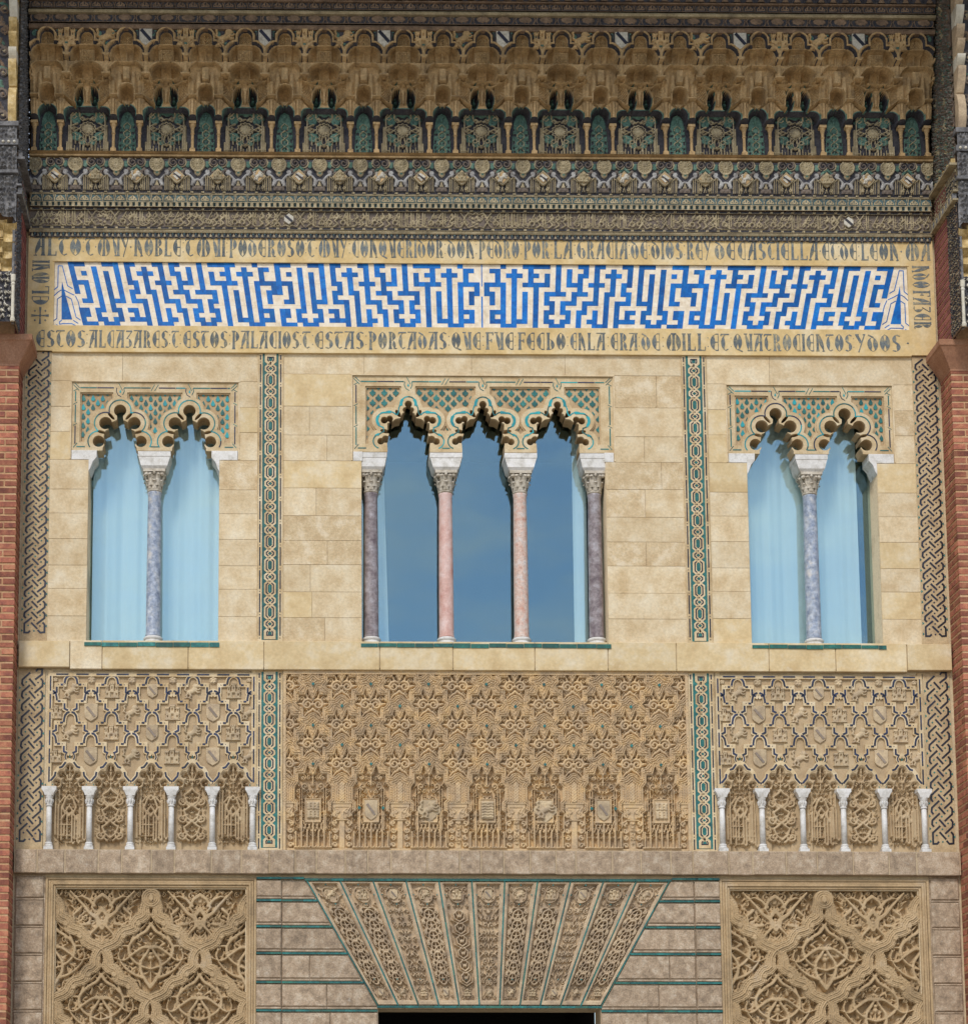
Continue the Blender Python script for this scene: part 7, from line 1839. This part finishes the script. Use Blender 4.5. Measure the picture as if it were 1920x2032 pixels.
def narrow_panel():
    c = Cv(-.125, .125, zb0 + .005, yz(215), .0065, 0); c.ax = 0; z0 = zb0
    c.field(c.poly([(-.10, z0 + .01), (.10, z0 + .01), (.115, z0 + .12), (.105, z0 + .30), (.085, yz(232)), (.05, yz(220)), (0, yz(216)), (-.05, yz(220)), (-.085, yz(232)), (-.105, z0 + .30), (-.115, z0 + .12)]), .008, 1)
    for z_, r_ in ((.06, .038), (.145, .042), (.235, .042), (.325, .036)): scroll(c, .055, z0 + z_, r_, .026, True, 1, 90, -1, 1.2, .36); c.disc(0, z0 + z_ + .03, .016, .02, 1)
    for z_ in (.02, .13, .24, .34): c.path([(0, z0 + z_), (.04, z0 + z_ + .03), (.045, z0 + z_ + .07), (0, z0 + z_ + .11)], .006, .032, 2, sym=True)
    for z_, x_ in ((.08, .085), (.2, .09), (.31, .07)):  c.field(np.minimum(c.circ(x_, z0 + z_, .014), c.circ(-x_, z0 + z_, .014)), .002, 0, op='set')
    for z_ in (.03, .10, .19, .28, .36): c.field(np.minimum(c.circ(.018, z0 + z_, .010), c.circ(-.018, z0 + z_, .010)), .001, 0, op='set'); c.field(np.minimum(c.circ(.085, z0 + z_ + .03, .012), c.circ(-.085, z0 + z_ + .03, .012)), .001, 0, op='set')
    leafp(c, .0, yz(232), .06, 60, .018, .028, True, 1); c.disc(0, yz(224), .02, .028, 1)
    return c.mesh('leaf_panel', ['paint_dark', 'paint_green', 'cornice_beige'], .112, keep=c.H > 0)
wpn, npn = wide_panel(), narrow_panel()
for x in bays: part('script_panel', wpn, cn, (x, 0, 0))
for i in range(-6, 6): part('leaf_panel', npn, cn, ((i + .5) * BP, 0, 0))
part('niche_back', MB().rect(-XE, XE, zb0, yz(205), .05, .098).mesh('niche_back', 'paint_dark'), cn)
cm = MB(); cm.box3(-.036, .036, -.036, .036, zb0, zb0 + .045).lathe([(.034, zb0 + .045), (.03, zb0 + .06), (.020, zb0 + .075), (.019, zb0 + .25), (.026, zb0 + .255), (.026, zb0 + .268), (.020, zb0 + .275), (.024, yz(256)), (.042, yz(248))], 0, 0, 12).box3(-.045, .045, -.045, .045, yz(248), yz(243))
cmm = cm.mesh('colonette', 'cornice_brown')
for i in range(-6, 7):
    for o_ in (-.345, .345):
        x = i * BP + o_
        if abs(x) < XE - .02: part('colonette', cmm, cn, (x, -.20, 0))
# shields, castles and lions in the spandrels
seq = ['castle', 'lion', 'shield']
for k in range(22):
    x = -5.5 * BP + .2575 + .515 * k; e = seq[k % 3]; d_ = .472
    zz = yz(80)
    if e == 'shield':
        if ('cs',) not in EMB:
            EMB[('cs',)] = MB().prism([(-.083, .10), (.083, .10), (.083, -.04), (.06, -.10), (.0, -.13), (-.06, -.10), (-.083, -.04)], 0, .045, 0, .008).mesh('shield', 'paint_white')
            EMB[('cb',)] = MB().stroke([(-.062, .085), (.065, -.065)], .042, .043, .049).mesh('bend', 'tile_black')
            EMB[('cr',)] = MB().prism([(-.105, .115), (.105, .115), (.105, -.045), (.078, -.12), (.0, -.155), (-.078, -.12), (-.105, -.045)], 0, .015).mesh('shield_rim', 'paint_dark')
        o = part('shield', EMB[('cs',)], cn, (x, -d_, zz)); part('bend', EMB[('cb',)], o, (x, -d_, zz)); part('shield_rim', EMB[('cr',)], o, (x, -d_, zz))
    else: part(e, emblem_mesh(e, .25 if e == 'castle' else .26, 'cornice_brown', .036, .0066), cn, (x, -d_, zz - .0))
# beam, medallion band and top friezes
moulding(62, 50, .51, 'wood_brown')
def f3(c, p, a, b):
    zm = (a + b) / 2; c.field(c.ell(0, zm, .085, .045, 0), .02, 1)
    for q in range(7): a_ = q * 2 * math.pi / 7; c.disc(.065 * math.cos(a_), zm + .034 * math.sin(a_), .02, .024, 1)
    for sg in (-1, 1): c.path([(sg * .11, a + .02), (sg * .13, zm), (sg * .11, b - .02)], .008, .014, 2)
    c.field(c.Z - a - .014, .02, 2); c.field(b - .014 - c.Z, .02, 2); c.field(c.box(-.14, .14, a + .02, a + .024), .01, 1)
strip('flower_frieze', 50, 30, .52, f3, ['paint_dark', 'wood_brown', 'wood_brown'], .275, .008)
moulding(30, 22, .57, 'cornice_beige')
strip('tent_frieze', 22, 5, .56, f2, ['paint_dark', 'wood_brown', 'wood_brown'], .157, .007)
def f4(c, p, a, b): c.field(c.poly([(-p * .3, a), (0, b - .01), (p * .3, a)]), .015, 1); c.field(b - .012 - c.Z, .016, 1)
moulding(5, 1, .60, 'wood_brown'); strip('point_frieze', 1, -14, .61, f4, ['paint_dark', 'wood_brown'], .157, .008)
part('crown', MB().extr_x([(.55, zc(-14, .6)), (.65, zc(-16, .6)), (.7, zc(-40, .7)), (.7, 18.5)], -XE - .02, XE + .02).mesh('crown', 'wood_brown'), cn)

# ================================================================== EAVE above the frame
ev = MB(); sl_ = [(-1.2, 18.5), (2.35, 18.15), (2.35, 18.30), (-1.2, 19.3)]
for i in range(1): ev.extr_x([(-1.2, 18.5), (2.7, 18.15), (2.72, 18.32), (-1.2, 19.3)], -8.6, 8.6)
a = len(ev.v); ev.v += [(-8.6, 1.2, 18.5), (8.6, 1.2, 18.5), (8.6, -2.7, 18.15), (-8.6, -2.7, 18.15)]; ev.face((a, a + 1, a + 2, a + 3))
e_ = thing('eaves', 'deep projecting wooden eaves above the cornice', 'eaves', (0, -1, 18.2)); part('soffit', ev.mesh('soffit', 'wood_brown'), e_)
for i in range(30): part('rafter', MB().box3(-8.3 + i * .57, -8.2 + i * .57, .3, 2.3, 18.02, 18.2).mesh('rafter', 'wood_brown'), e_)

# flank walls outside the frame so that the place goes on
for s_ in (-1, 1):
    tag(part('flank_wall', MB().box3(*sorted((s_ * 6.96, s_ * 12)), -.6, .40, 0, 18.2).mesh('flank_wall', 'brick_mortar')), 'plain wall carrying on beyond the %s brick pier' % ('left' if s_ < 0 else 'right'), 'wall')
bs = MB().rect(-6.95, -1.385, 0, 3.42, -.46, .0).rect(1.385, 6.95, 0, 3.42, -.46, .0)
tag(part('base_wall', bs.mesh('base_wall', 'grey_stone')), 'grey stone lower wall either side of the doorway, below the frame', 'wall')

for o in bpy.data.objects:
    if 'wl' in o: del o['wl']
print('objects', len(bpy.data.objects), 'tris', sum(sum(len(p.vertices) - 2 for p in m.polygons) * 1 for m in bpy.data.meshes))
